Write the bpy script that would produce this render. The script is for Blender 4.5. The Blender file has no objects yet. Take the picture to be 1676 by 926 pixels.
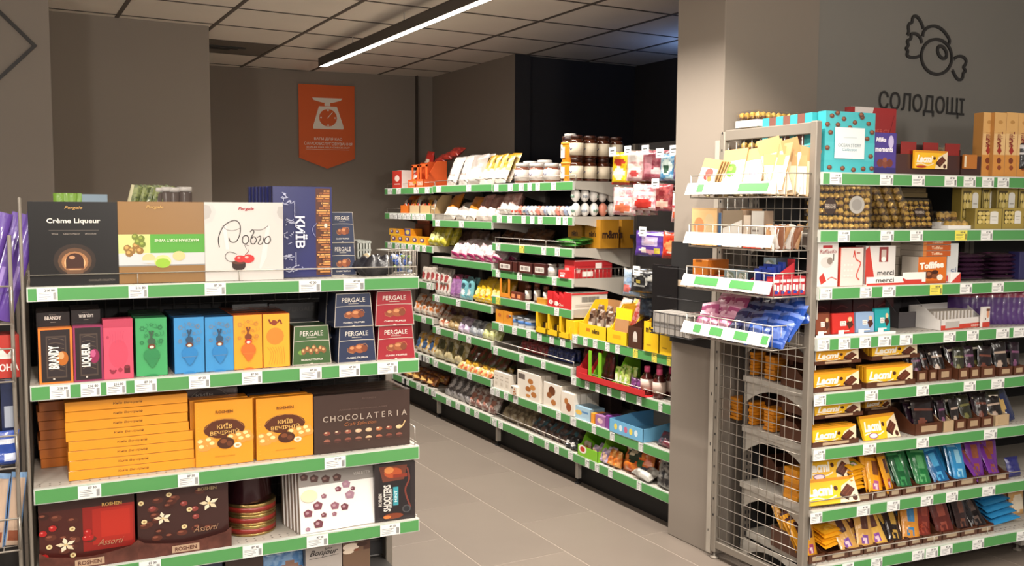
import bpy, math, random
from mathutils import Vector, Matrix
import numpy as np
rnd = random.Random(7)
SC = bpy.context.scene
COL = SC.collection
# ---------------------------------------------------------------- camera (world = shop grid, metres, floor z = 0)
F_PX, YAW, PITCH, ROLL, EYE = 1536.0, 29.1, 4.64, 0.371, 1.6
def _axes():
    yw, pi, ro = (math.radians(a) for a in (YAW, PITCH, ROLL))
    fw = np.array([math.sin(yw) * math.cos(pi), math.cos(yw) * math.cos(pi), -math.sin(pi)])
    rt = np.array([math.cos(yw), -math.sin(yw), 0.0]); up = np.cross(rt, fw)
    return math.cos(ro) * rt + math.sin(ro) * up, -math.sin(ro) * rt + math.cos(ro) * up, fw
RT, UP, FW = _axes()
cd = bpy.data.cameras.new('camera'); cam = bpy.data.objects.new('camera', cd); COL.objects.link(cam)
cd.sensor_width = 36; cd.lens = 36 * F_PX / 1676; cd.clip_start = .05
cam.matrix_world = Matrix(((RT[0], UP[0], -FW[0], 0), (RT[1], UP[1], -FW[1], 0), (RT[2], UP[2], -FW[2], EYE), (0, 0, 0, 1)))
SC.camera = cam
# ---------------------------------------------------------------- world, exposure
w = bpy.data.worlds.new('shop_air'); SC.world = w; w.use_nodes = True
w.node_tree.nodes['Background'].inputs[0].default_value = (1, .93, .86, 1)
w.node_tree.nodes['Background'].inputs[1].default_value = .25
vs = SC.view_settings; vs.view_transform = 'Standard'; vs.look = 'None'; vs.gamma = 1; vs.exposure = 0.08; vs.use_curve_mapping = False
def area(name, loc, sx, sy, power, spread=180, col=(1, .92, .82), rot=(0, 0, 0)):
    l = bpy.data.lights.new(name, 'AREA'); l.shape = 'RECTANGLE'; l.size = sx; l.size_y = sy; l.energy = power
    l.color = col; l.spread = math.radians(spread)
    o = bpy.data.objects.new(name, l); COL.objects.link(o); o.location = loc; o.rotation_euler = rot; return o
# ---------------------------------------------------------------- frames: a shelf front plane with pixel look-up (photo 1676 x 926)
def ray(px, py): return FW + RT * (px - 838) / F_PX - UP * (py - 463) / F_PX
class Frame:
    def __init__(s, ox, oy, yaw):
        a = math.radians(yaw); s.yaw = a; s.o = np.array([ox, oy, 0.]); s.x = np.array([math.cos(a), math.sin(a), 0.]); s.y = np.array([-math.sin(a), math.cos(a), 0.])
    def at(s, px, py, dep=0.):
        v = ray(px, py); p = v * ((s.o @ s.y + dep) / (v @ s.y)); return (p - s.o) @ s.x, p[2] + EYE
    def w(s, x, dep, z): return tuple(s.o + s.x * x + s.y * dep + np.array([0, 0, z]))
# ---------------------------------------------------------------- materials
_M = {}
def lin(c):
    c = c.lstrip('#'); r = []
    for i in (0, 2, 4):
        v = int(c[i:i + 2], 16) / 255; r.append(v / 12.92 if v <= .04045 else ((v + .055) / 1.055) ** 2.4)
    return tuple(r) + (1,)
def mat(c, rough=.45, metal=0., coat=0., emit=0.):
    k = (c, rough, metal, coat, emit)
    if k in _M: return _M[k]
    m = bpy.data.materials.new('paint_' + c.strip('#')); m.use_nodes = True; nt = m.node_tree; b = nt.nodes['Principled BSDF']
    b.inputs['Base Color'].default_value = lin(c); b.inputs['Metallic'].default_value = metal; b.inputs['Coat Weight'].default_value = coat
    b.inputs['Roughness'].default_value = rough
    if emit: b.inputs['Emission Color'].default_value = lin(c); b.inputs['Emission Strength'].default_value = emit
    _M[k] = m; return m
def foil(c, rough=.3, sc=60, st=.5, metal=0., c2=None):     # crinkled film
    k = ('foil', c, rough, sc, st, metal, c2)
    if k in _M: return _M[k]
    m = mat(c, rough, metal, .3).copy(); nt = m.node_tree; b = nt.nodes['Principled BSDF']
    tc = nt.nodes.new('ShaderNodeTexCoord'); n = nt.nodes.new('ShaderNodeTexNoise'); n.inputs['Scale'].default_value = sc; n.inputs['Detail'].default_value = 2
    bp = nt.nodes.new('ShaderNodeBump'); bp.inputs['Strength'].default_value = st; bp.inputs['Distance'].default_value = .004
    nt.links.new(tc.outputs['Object'], n.inputs['Vector']); nt.links.new(n.outputs['Fac'], bp.inputs['Height']); nt.links.new(bp.outputs['Normal'], b.inputs['Normal'])
    if c2:
        n2 = nt.nodes.new('ShaderNodeTexNoise'); n2.inputs['Scale'].default_value = sc * .8; n2.inputs['Detail'].default_value = 3
        r = nt.nodes.new('ShaderNodeValToRGB'); r.color_ramp.elements[0].position = .44; r.color_ramp.elements[1].position = .56
        r.color_ramp.elements[0].color = lin(c); r.color_ramp.elements[1].color = lin(c2)
        nt.links.new(tc.outputs['Object'], n2.inputs['Vector']); nt.links.new(n2.outputs['Fac'], r.inputs['Fac']); nt.links.new(r.outputs['Color'], b.inputs['Base Color'])
    _M[k] = m; return m
def surf_mat(c, c2, scale, rough, bump=.1, detail=6, coat=0.):   # mottled structure surface
    m = bpy.data.materials.new('surface'); m.use_nodes = True; nt = m.node_tree; b = nt.nodes['Principled BSDF']
    tc = nt.nodes.new('ShaderNodeTexCoord'); n = nt.nodes.new('ShaderNodeTexNoise'); n.inputs['Scale'].default_value = scale; n.inputs['Detail'].default_value = detail
    r = nt.nodes.new('ShaderNodeValToRGB'); r.color_ramp.elements[0].position = .35; r.color_ramp.elements[1].position = .65
    r.color_ramp.elements[0].color = lin(c); r.color_ramp.elements[1].color = lin(c2)
    nt.links.new(tc.outputs['Object'], n.inputs['Vector']); nt.links.new(n.outputs['Fac'], r.inputs['Fac']); nt.links.new(r.outputs['Color'], b.inputs['Base Color'])
    n3 = nt.nodes.new('ShaderNodeTexNoise'); n3.inputs['Scale'].default_value = 120; nt.links.new(tc.outputs['Object'], n3.inputs['Vector'])
    bp = nt.nodes.new('ShaderNodeBump'); bp.inputs['Strength'].default_value = bump; bp.inputs['Distance'].default_value = .002
    nt.links.new(n3.outputs['Fac'], bp.inputs['Height']); nt.links.new(bp.outputs['Normal'], b.inputs['Normal'])
    b.inputs['Roughness'].default_value = rough; b.inputs['Coat Weight'].default_value = coat; return m
def clear_mat():
    if 'clear' in _M: return _M['clear']
    m = bpy.data.materials.new('clear_film'); m.use_nodes = True; nt = m.node_tree; nt.nodes.clear()
    o = nt.nodes.new('ShaderNodeOutputMaterial'); mx = nt.nodes.new('ShaderNodeMixShader'); t = nt.nodes.new('ShaderNodeBsdfTransparent'); g = nt.nodes.new('ShaderNodeBsdfGlossy')
    g.inputs['Roughness'].default_value = .08; g.inputs['Color'].default_value = (.9, .9, .9, 1); mx.inputs[0].default_value = .13
    nt.links.new(t.outputs[0], mx.inputs[1]); nt.links.new(g.outputs[0], mx.inputs[2]); nt.links.new(mx.outputs[0], o.inputs[0]); _M['clear'] = m; return m
WIRE = mat('#b9b2a8', .35, .6); STEEL = mat('#8d857b', .45, .3); STEELD = mat('#6e675f', .5, .3); SHELFM = mat('#b3ada4', .5); BLACK = mat('#17161a', .6)
GREEN = mat('#539856', .4, 0, .25); WHITE = mat('#eceae6', .5); PLASTIC = mat('#c9cdc6', .3, 0, .4); PAPER = mat('#f0f0ee', .6); INK = mat('#4a4c4e', .6); YLAB = mat('#e8dc5a', .6)
CARD = mat('#a5794f', .75); BROWNB = mat('#5a3524', .6)
# ---------------------------------------------------------------- mesh builder
class MB:
    def __init__(s): s.v = []; s.f = []; s.m = []; s.mats = []; s.sm = []
    def mi(s, m):
        if isinstance(m, str): m = mat(m)
        if m not in s.mats: s.mats.append(m)
        return s.mats.index(m)
    def add(s, vs, fs, m, smooth=False):
        n = len(s.v); s.v += [tuple(v) for v in vs]; i = s.mi(m)
        for f in fs: s.f.append(tuple(n + k for k in f)); s.m.append(i); s.sm.append(smooth)
        return s
    def box(s, x0, y0, z0, x1, y1, z1, m, b=0.):
        if b:
            def ring(z, k): return [(x0 + k, y0 + b, z), (x0 + b, y0 + k, z), (x1 - b, y0 + k, z), (x1 - k, y0 + b, z), (x1 - k, y1 - b, z), (x1 - b, y1 - k, z), (x0 + b, y1 - k, z), (x0 + k, y1 - b, z)]
            v = ring(z0, b * .9) + ring(z0 + b, 0) + ring(z1 - b, 0) + ring(z1, b * .9); fs = [tuple(range(7, -1, -1)), tuple(range(24, 32))]
            for r in range(3):
                for i in range(8): fs.append((r * 8 + i, r * 8 + (i + 1) % 8, r * 8 + 8 + (i + 1) % 8, r * 8 + 8 + i))
            return s.add(v, fs, m)
        v = [(x0, y0, z0), (x1, y0, z0), (x1, y1, z0), (x0, y1, z0), (x0, y0, z1), (x1, y0, z1), (x1, y1, z1), (x0, y1, z1)]
        return s.add(v, [(3, 2, 1, 0), (4, 5, 6, 7), (0, 1, 5, 4), (1, 2, 6, 5), (2, 3, 7, 6), (3, 0, 4, 7)], m)
    def prism(s, pts, d0, d1, m, axis='y'):      # pts (a,b); axis y: (x,z), axis x: (y,z), axis z: (x,y)
        n = len(pts)
        def P(a, b, d): return (a, d, b) if axis == 'y' else ((d, a, b) if axis == 'x' else (a, b, d))
        v = [P(a, b, d0) for a, b in pts] + [P(a, b, d1) for a, b in pts]
        return s.add(v, [tuple(range(n)), tuple(range(2 * n - 1, n - 1, -1))] + [(i, i + n, (i + 1) % n + n, (i + 1) % n) for i in range(n)], m)
    def tube(s, pts, r, m, n=6, closed=False):
        pts = [Vector(p) for p in pts]; k = len(pts); vs = []; fs = []
        for i, p in enumerate(pts):
            a = pts[(i - 1) % k] if (i or closed) else p; b = pts[(i + 1) % k] if (i < k - 1 or closed) else p
            t = (b - a).normalized(); up = Vector((0, 0, 1)) if abs(t.z) < .9 else Vector((1, 0, 0)); e1 = t.cross(up).normalized(); e2 = t.cross(e1)
            for j in range(n):
                c = 2 * math.pi * j / n; vs.append(p + e1 * r * math.cos(c) + e2 * r * math.sin(c))
        for i in range(k if closed else k - 1):
            for j in range(n): fs.append((i * n + j, i * n + (j + 1) % n, ((i + 1) % k) * n + (j + 1) % n, ((i + 1) % k) * n + j))
        if not closed: fs += [tuple(range(n - 1, -1, -1)), tuple(range((k - 1) * n, k * n))]
        return s.add(vs, fs, m, True)
    def bar(s, a, b, r, m): return s.tube([a, b], r, m, 4)
    def lathe(s, prof, m, n=16, cx=0., cy=0., cz=0.):
        vs = []; fs = []
        for r, z in prof:
            for j in range(n): c = 2 * math.pi * j / n; vs.append((cx + r * math.cos(c), cy + r * math.sin(c), cz + z))
        for i in range(len(prof) - 1):
            for j in range(n): fs.append((i * n + j, i * n + (j + 1) % n, (i + 1) * n + (j + 1) % n, (i + 1) * n + j))
        fs += [tuple(range(n - 1, -1, -1)), tuple(range((len(prof) - 1) * n, len(prof) * n))]
        return s.add(vs, fs, m, True)
    def ball(s, c, r, m, n=7, sz=1., jit=0.):
        pr = [(math.sin(math.pi * i / n), -math.cos(math.pi * i / n)) for i in range(n + 1)]; vs = []; fs = []; q = n + 1
        for a, b in pr:
            for j in range(q): t = 2 * math.pi * j / q; k = r * (1 + jit * (rnd.random() - .5)); vs.append((c[0] + a * k * math.cos(t), c[1] + a * k * math.sin(t), c[2] + b * k * sz))
        for i in range(n):
            for j in range(q): fs.append((i * q + j, i * q + (j + 1) % q, (i + 1) * q + (j + 1) % q, (i + 1) * q + j))
        return s.add(vs, fs, m, not jit)
    def mesh(s, name):
        me = bpy.data.meshes.new(name); me.from_pydata(s.v, [], s.f)
        for m in s.mats: me.materials.append(m)
        me.polygons.foreach_set('material_index', s.m); me.polygons.foreach_set('use_smooth', s.sm); me.update(); return me
# ---------------------------------------------------------------- lettering and flat print on a face
_T = {}
def text2d(t, bold=0., shear=0.):
    k = (t, bold, shear)
    if k in _T: return _T[k]
    cu = bpy.data.curves.new('t', 'FONT'); cu.body = t; cu.size = 1; cu.resolution_u = 2; cu.offset = bold; cu.shear = shear; cu.align_x = 'CENTER'
    o = bpy.data.objects.new('t', cu); me = bpy.data.meshes.new_from_object(o)
    v = [(a.co.x, a.co.y) for a in me.vertices]; f = [tuple(p.vertices) for p in me.polygons]
    bpy.data.objects.remove(o); bpy.data.curves.remove(cu); bpy.data.meshes.remove(me)
    if v:
        x0 = min(a for a, _ in v); x1 = max(a for a, _ in v); y0 = min(b for _, b in v); y1 = max(b for _, b in v); cx, cy = (x0 + x1) / 2, (y0 + y1) / 2; hh = y1 - y0
        v = [((a - cx) / hh, (b - cy) / hh) for a, b in v]; r = (v, f, (x1 - x0) / hh)
    else: r = ([], [], 1)
    _T[k] = r; return r
def smooth_pts(p, n=4):
    o = []
    for i in range(len(p) - 1):
        p0 = p[max(i - 1, 0)]; p1 = p[i]; p2 = p[i + 1]; p3 = p[min(i + 2, len(p) - 1)]
        for k in range(n):
            t = k / n; o.append(tuple(.5 * (2 * p1[j] + (p2[j] - p0[j]) * t + (2 * p0[j] - 5 * p1[j] + 4 * p2[j] - p3[j]) * t * t + (3 * p1[j] - p0[j] - 3 * p2[j] + p3[j]) * t ** 3) for j in (0, 1)))
    return o + [p[-1]]
def art_on(mb, art, w, h, place, step=.00008, base=.00025, mats=None):
    """art items use x 0..1 left-right, y 0..1 top-down; place(x, z, offset) -> 3D, x from -w/2, z from 0"""
    for i, a in enumerate(art):
        off = base + step * i
        P = lambda x, y: place((x - .5) * w, (1 - y) * h, off)
        k = a[0]
        if k == 'r':
            _, x0, y0, x1, y1, c = a; mb.add([P(x0, y1), P(x1, y1), P(x1, y0), P(x0, y0)], [(0, 1, 2, 3)], c)
        elif k == 'e':
            cx, cy, rx, ry, c = a[1:6]; n = 16 if max(rx * w, ry * h) > .02 else 9; rt = math.radians(a[6]) if len(a) > 6 else 0; q = []
            for j in range(n):
                t = 2 * math.pi * j / n; ex, ey = rx * w * math.cos(t), ry * h * math.sin(t)
                q.append(place((cx - .5) * w + ex * math.cos(rt) - ey * math.sin(rt), (1 - cy) * h + ex * math.sin(rt) + ey * math.cos(rt), off))
            mb.add(q, [tuple(range(n))], c)
        elif k == 'p': q = [P(x, y) for x, y in a[1]]; mb.add(q, [tuple(range(len(q)))[::-1]], a[2])
        elif k == 's':
            pts = smooth_pts([((x - .5) * w, (1 - y) * h) for x, y in a[1]]); wd = a[2] * h / 2; vs = []; n = len(pts)
            for j, (x, y) in enumerate(pts):
                xa, ya = pts[max(j - 1, 0)]; xb, yb = pts[min(j + 1, n - 1)]; dx, dy = xb - xa, yb - ya; L = math.hypot(dx, dy) or 1; nx, ny = -dy / L * wd, dx / L * wd
                vs += [place(x + nx, y + ny, off), place(x - nx, y - ny, off)]
            mb.add(vs, [(2 * j, 2 * j + 1, 2 * j + 3, 2 * j + 2) for j in range(n - 1)], a[3])
        elif k == 't':
            _, s, cx, cy, hh, c = a[:6]; o = a[6] if len(a) > 6 else {}
            v, f, asp = text2d(s, o.get('b', .012), o.get('sh', 0)); H = hh * h; sx = H; rt = math.radians(o.get('rot', 0))
            if 'w' in o: sx = o['w'] * (h if abs(o.get('rot', 0)) == 90 else w) / asp
            q = []
            for x, y in v:
                x *= sx; y *= H; q.append(place((cx - .5) * w + x * math.cos(rt) - y * math.sin(rt), (1 - cy) * h + x * math.sin(rt) + y * math.cos(rt), off))
            mb.add(q, f, c)
# ---------------------------------------------------------------- objects
ALL = []
def link(o, parent=None):
    COL.objects.link(o)
    if parent is not None: o.parent = parent
    return o
def brief(t):
    for a, b in (('wrapped chocolate bar', 'bar'), ('display tray', 'tray'), ('on the ', 'on '), ('in the ', 'in '), (' level', ' level'), ('the ', ''), ('brown tray of ', 'tray of '), (' on its shelf', ''), (' in its row', ''), (' standing', ''), (' lying', ''), (' small', ''), (' wrapped', '')):
        if len(t.split()) <= 16: return t
        t = t.replace(a, b)
    if len(t.split()) > 16: print('LONG', len(t.split()), t)
    return t
def tag(o, label, cat, group=None, kind=None):
    if label: label = brief(label)
    if label: o['label'] = label
    if cat: o['category'] = cat
    if group: o['group'] = group
    if kind: o['kind'] = kind
    ALL.append(o); return o
def root(name, label, cat, loc=(0, 0, 0), rz=0., group=None, kind=None):
    o = bpy.data.objects.new(name, None); o.empty_display_size = .05; link(o); o.location = loc; o.rotation_euler = (0, 0, rz); return tag(o, label, cat, group, kind)
def part(name, mb, parent, label=None, kind=None, loc=None, rot=None):
    me = mb if isinstance(mb, bpy.types.Mesh) else mb.mesh(name)
    o = link(bpy.data.objects.new(name, me), parent)
    if label: o['label'] = label
    if kind: o['kind'] = kind
    if loc: o.location = loc
    if rot: o.rotation_euler = rot
    return o
def solo(name, mb, label, cat, loc=(0, 0, 0), rot=(0, 0, 0), group=None):
    me = mb if isinstance(mb, bpy.types.Mesh) else mb.mesh(name)
    o = link(bpy.data.objects.new(name, me)); o.location = loc; o.rotation_euler = rot; return tag(o, label, cat, group)
def struct(name, mb, parent=None):
    o = part(name, mb, parent); o['kind'] = 'structure'; return o
ORD = ['', 'second ', 'third ', 'fourth ', 'fifth ', 'sixth ', 'seventh ', 'eighth ', 'ninth ', 'tenth ', 'eleventh ', 'twelfth ', 'thirteenth ', 'fourteenth ', 'fifteenth ', 'sixteenth ']
def ords(i, n):
    if n == 1: return 'single'
    if n == 2: return ('left', 'right')[i]
    if i == 0: return 'leftmost'
    if i == n - 1: return 'rightmost'
    if n == 3: return 'middle'
    return ORD[i] + 'from left'
# ================================================================ LIGHTS
FXZ = 2.672
area('aisle_lamp_light', (2.30, 3.6, FXZ - .004), .045, 7.1, 172, 124)
area('left_aisle_lamp_light', (.2, 0.2, FXZ - .004), .05, 5.5, 80, 160)
area('right_aisle_lamp_light', (2.1, -.6, FXZ - .004), .05, 3.0, 40, 160)
def bulb(name, kind, loc, power, rad, col=(1, .93, .84), aim=None, cone=40, blend=.8):
    l = bpy.data.lights.new(name, kind); l.energy = power; l.color = col; l.shadow_soft_size = rad
    o = bpy.data.objects.new(name, l); COL.objects.link(o); o.location = loc
    if kind == 'SPOT': l.spot_size = math.radians(cone); l.spot_blend = blend; o.rotation_euler = (Vector(aim) - Vector(loc)).to_track_quat('-Z', 'Y').to_euler()
bulb('unseen_fill_light', 'POINT', (-.7, 2.0, 1.95), 66, .12); bulb('unseen_fill_light', 'POINT', (1.2, -.5, 1.95), 120, .12); bulb('unseen_fill_light', 'POINT', (3.8, .6, 2.0), 42, .12)  # unseen fill lights added to brighten ceiling and walls; no lamps stand there
bulb('track_spot_light', 'SPOT', (1.75, 1.9, 2.6), 165, .05, (1, .93, .80), (2.87, 3.35, 1.72), 34, .9)
area('blue_gleam_light', (4.62, 5.2, 2.45), .3, .3, 2.5, 180, (.25, .45, 1), (math.pi, 0, 0))  # unseen blue source shining up for the gleam on the alcove ceiling
# ================================================================ STRUCTURE
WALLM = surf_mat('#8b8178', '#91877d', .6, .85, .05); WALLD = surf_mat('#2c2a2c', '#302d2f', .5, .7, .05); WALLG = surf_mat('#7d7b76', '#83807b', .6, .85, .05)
def wallbox(name, x0, y0, x1, y1, z0=0, z1=2.8, m=None): return struct(name, MB().box(x0, y0, z0, x1, y1, z1, m or WALLM))
# floor: slab and tiles in half bond
fl = bpy.data.objects.new('floor', None); link(fl); fl['kind'] = 'structure'; fl['label'] = 'grey brown stone look tiled shop floor'
struct('floor_bed', MB().box(-4, -4, -.1, 9, 10.5, -.0012, mat('#b0a598', .8)), fl)
ft = surf_mat('#6d635b', '#756b62', 1.1, .42, .08, 8)
tm = MB().box(.0015, .0015, -.0045, .4285, .8585, 0, ft, .0008).mesh('floor_tile')
for i in range(-5, 8):
    for j in range(-3, 8):
        X = 1.87 + .43 * (i - 1); Y = 4.03 + .86 * j + (.43 if i % 2 else 0) - .86
        if -.5 < X < 4.6 and .2 < Y < 8.3:
            part('floor_tile', tm, fl, loc=(X, Y, 0))
struct('floor_outer', MB().box(-4, -4, -.004, -.71, 10.5, -.0004, ft).box(4.88, -4, -.004, 9, 10.5, -.0004, ft), fl)
# ceiling: lay-in tiles hung in a grid
ce = bpy.data.objects.new('ceiling', None); link(ce); ce['kind'] = 'structure'; ce['label'] = 'suspended ceiling of white lay-in tiles in dark grid'
struct('ceiling_void', MB().box(-4, -4, 2.84, 9, 10.5, 2.9, mat('#3a3733')), ce)
ct = surf_mat('#e2d9ce', '#e8dfd4', 2, .9, .3); ctg = mat('#5b534c', .6)
tm = MB().box(.012, .012, .0, .588, .588, .02, ct, .003).mesh('ceiling_tile')
cx0, cy0 = 3.163 - 1.2, 6.538
gm = MB(); vent = None
for i in range(-6, 12):
    gm.box(cx0 + i * .6 - .012, -3.9, 2.797, cx0 + i * .6 + .012, 10.4, 2.812, ctg)
for j in range(-18, 7):
    gm.box(-3.9, cy0 + j * .6 - .008, 2.7975, 9, cy0 + j * .6 + .008, 2.8115, ctg)
part('ceiling_grid', gm, ce, 'dark brown metal grid carrying the ceiling tiles')
for i in range(-6, 10):
    for j in range(-12, 4):
        X = cx0 + i * .6; Y = cy0 + j * .6
        isv = (i == -1 and j == 1)
        if isv:
            v = MB().box(.012, .012, .0, .588, .588, .02, mat('#6b635c', .6), .003)
            for k in range(3): v.box(.12, .24 + k * .05, -.012, .40 - k * .05, .262 + k * .05, .0, mat('#2c2825'))
            part('ceiling_vent', v, ce, 'dark grey air vent tile with slots', loc=(X, Y, 2.8)); continue
        if X > -.9 and Y > 1.0: part('ceiling_tile', tm, ce, loc=(X, Y, 2.8))
struct('ceiling_outer', MB().box(-4, -4, 2.803, 9, cy0 - 7.2, 2.82, ct).box(-4, -4, 2.803, cx0 - 3.0, 10, 2.82, ct), ce)
# walls
s = MB(); s.add([(1.2, 8.56, 0), (3.66, 8.13, 0), (3.66, 8.13, 2.8), (1.2, 8.56, 2.8), (1.2, 8.8, 0), (3.66, 8.4, 0), (3.66, 8.4, 2.8), (1.2, 8.8, 2.8)], [(0, 1, 2, 3), (4, 7, 6, 5), (3, 2, 6, 7)], WALLM)
struct('wall_back', s)
wallbox('wall_side', 3.66, 6.55, 3.8, 8.3)
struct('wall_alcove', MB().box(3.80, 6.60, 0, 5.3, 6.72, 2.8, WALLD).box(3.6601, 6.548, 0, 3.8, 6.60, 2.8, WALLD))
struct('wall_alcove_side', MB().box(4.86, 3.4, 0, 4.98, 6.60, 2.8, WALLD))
struct('trim_1', MB().box(3.497, 8.10, 0, 3.503, 8.157, 2.8, mat('#4a433c')))
wallbox('wall_left_recess', -.8, 6.63, 1.338, 7.5); struct('wall_left_return', MB().box(1.2, 7.4, 0, 1.3375, 8.6, 2.8, WALLM))
# nearest wall on the left (with a dark outlined diamond sign)
NL = Frame(0, 5.6, 0)
xe = NL.at(84, 150)[0]
wallbox('wall_left', -3.5, 5.6, xe, 6.9)

# column and the sweets wall
COLM = surf_mat('#857b71', '#8b8177', .6, .8, .05)
struct('wall_column', MB().box(2.87, 3.235, 0, 3.45, 3.565, 2.8, COLM, .004))
struct('wall_right', MB().box(3.45, 3.24, 0, 8.9, 3.4, 2.8, WALLG))
# dark metal diamond outline on the left wall
def at0(fr, px, py, d=0): x, z = fr.at(px, py, d); return x, z
t = MB(); pts = [NL.at(-70, 75, -.01), NL.at(-8, 8, -.01), NL.at(61, 75, -.01), NL.at(-8, 138, -.01)]
pts = [pts[1], pts[2], pts[3], (2 * pts[1][0] - pts[2][0], pts[2][1])]
cxx = sum(p[0] for p in pts) / 4; czz = sum(p[1] for p in pts) / 4; inn = [(cxx + (a - cxx) * .875, czz + (b - czz) * .875) for a, b in pts]
for i in range(4):
    j = (i + 1) % 4; t.prism([pts[i], pts[j], inn[j], inn[i]], 5.588, 5.599, mat('#2f2b29', .5))
solo('diamond_sign', t, 'dark outlined diamond sign mounted on the left wall', 'wall sign')
# ---- linear pendant lamp
def lamp(name, label, X, y0, y1):
    r = root(name, label, 'ceiling lamp', (X, y0, FXZ)); b = MB(); H = .066; W = .032; L = y1 - y0
    b.box(-W, 0, 0, -W + .006, L, H, mat('#4c453f', .5)).box(W - .006, 0, 0, W, L, H, mat('#4c453f', .5)).box(-W, 0, H - .004, W, L, H, mat('#4c453f', .5)).box(-W, L - .004, 0, W, L, H, mat('#4c453f', .5)).box(-W, 0, 0, W, .004, H, mat('#4c453f', .5))
    part('housing', b, r, 'long dark grey housing'); part('diffuser', MB().box(-W + .006, .004, .001, W - .006, L - .004, .010, mat('#fff4e2', .5, 0, 0, 9)), r, 'glowing white diffuser')
    for k in range(int(L / .9) + 1):
        yy = L - .7 - k * .95
        if yy > .05: part('hanger', MB().box(-.003, yy, H, .003, yy + .006, 2.8 - FXZ, mat('#cfc8bf', .4)), r)
lamp('linear_lamp', 'long linear ceiling lamp with glowing white underside above the aisle', 2.30, .05, 7.18)
lamp('linear_lamp', 'linear ceiling lamp above the near left aisle', .2, -2.6, 2.95)
lamp('linear_lamp', 'linear ceiling lamp above the near right aisle', 2.1, -2.1, .0)
# ---- orange banner with scales
BF = Frame(2.436, 8.33, -9.9)
x0, z1 = BF.at(488, 137, -.006); x1, _ = BF.at(580, 137, -.006); _, zb = BF.at(535, 276, -.006); _, zs = BF.at(490, 258, -.006)
W_, H_ = x1 - x0, z1 - zb; k = (z1 - zs) / H_
r = root('scales_banner', 'orange pennant banner with white kitchen scales on grey back wall', 'banner', BF.w((x0 + x1) / 2, -.012, zb), BF.yaw)
OR = mat('#dd5f1c', .6); CR = mat('#efe6da', .6)
part('board', MB().prism([(-W_ / 2, H_), (-W_ / 2, (1 - k) * H_), (0, 0), (W_ / 2, (1 - k) * H_), (W_ / 2, H_)], 0, .008, OR), r)
def face(off0=0.): return lambda x, z, o: (x, off0 - o, z)
a = MB(); art_on(a, [('p', [(.24, .155), (.27, .185), (.42, .21), (.60, .21), (.75, .18), (.78, .155)], CR), ('r', .46, .2, .56, .25, CR),
    ('p', [(.36, .255), (.68, .255), (.80, .5), (.79, .525), (.26, .525), (.25, .5)], CR), ('e', .52, .39, .16, .105, OR), ('e', .52, .39, .0, .0, CR),
    ('s', [(.51, .395), (.565, .35), (.6, .325)], .008, CR), ('r', .505, .29, .535, .31, CR), ('r', .505, .47, .535, .49, CR), ('r', .38, .383, .41, .397, CR), ('r', .63, .383, .66, .397, CR)], W_, H_, face())
part('scales_emblem', a, r, 'white kitchen scales emblem')
a = MB(); art_on(a, [('t', 'ВАГИ ДЛЯ КАС', .52, .645, .035, CR, {'w': .5}), ('t', 'САМООБСЛУГОВУВАННЯ', .52, .7, .035, CR, {'w': .86}), ('t', 'SCALES FOR SELF-CHECKOUT', .52, .745, .018, CR, {'w': .78}), ('r', .12, .77, .9, .773, CR)], W_, H_, face())
part('lettering', a, r, 'cream Cyrillic lettering')
# ---- candy emblem and word on the sweets wall
WF = Frame(3.45, 3.24, 0); DK = mat('#2b2a2a', .5)
def wp(px, py): return WF.at(px, py)
r = root('sweets_wall_sign', 'dark candy emblem above the word on the grey right wall', 'wall sign', (0, 0, 0))
def stroke(mb, pp, wd, closed=False):
    pts = [wp(*p) for p in pp]
    if closed: pts = pts + [pts[0]]
    pts = smooth_pts(pts, 5); n = len(pts); vs = []
    for j, (x, z) in enumerate(pts):
        xa, za = pts[max(j - 1, 0)]; xb, zb2 = pts[min(j + 1, n - 1)]
        if closed and j in (0, n - 1): xa, za = pts[n - 2]; xb, zb2 = pts[1]
        dx, dz = xb - xa, zb2 - za; L = math.hypot(dx, dz) or 1; nx, nz = -dz / L * wd, dx / L * wd
        vs += [(3.45 + x + nx, 3.232, z + nz), (3.45 + x - nx, 3.232, z - nz), (3.45 + x + nx, 3.2399, z + nz), (3.45 + x - nx, 3.2399, z - nz)]
    fs = []
    for j in range(n - 1):
        a0, b0 = 4 * j, 4 * j + 4; fs += [(a0, b0, b0 + 1, a0 + 1), (a0, a0 + 2, b0 + 2, b0), (a0 + 1, b0 + 1, b0 + 3, a0 + 3)]
    mb.add(vs, fs, DK)
Z = lambda x, y: (1376 + x / 3.7037, y / 3.7037)
e = MB()
ell = lambda cx, cy, rx, ry, rot, t0=0, t1=360, n=18: [Z(cx + rx * math.cos(math.radians(t0 + (t1 - t0) * i / n)) * math.cos(math.radians(rot)) - ry * math.sin(math.radians(t0 + (t1 - t0) * i / n)) * math.sin(math.radians(rot)), cy + rx * math.cos(math.radians(t0 + (t1 - t0) * i / n)) * math.sin(math.radians(rot)) + ry * math.sin(math.radians(t0 + (t1 - t0) * i / n)) * math.cos(math.radians(rot))) for i in range(n + 1)]
stroke(e, ell(577, 345, 92, 106, -8), .0075)
stroke(e, ell(610, 318, 24, 40, -25), .008)
stroke(e, [Z(*p) for p in [(492, 222), (500, 190), (530, 165), (570, 160), (610, 180), (640, 215), (655, 245), (652, 268)]], .0075)
stroke(e, [Z(*p) for p in [(400, 215), (408, 190), (405, 165), (412, 145), (428, 135), (432, 110), (448, 98), (470, 115), (488, 150), (495, 175)]], .0075)
stroke(e, [Z(*p) for p in [(488, 262), (475, 225), (450, 206), (425, 208), (420, 235), (400, 250), (405, 275), (393, 295), (402, 310), (398, 335), (420, 348), (450, 348), (472, 340)]], .0075)
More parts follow.
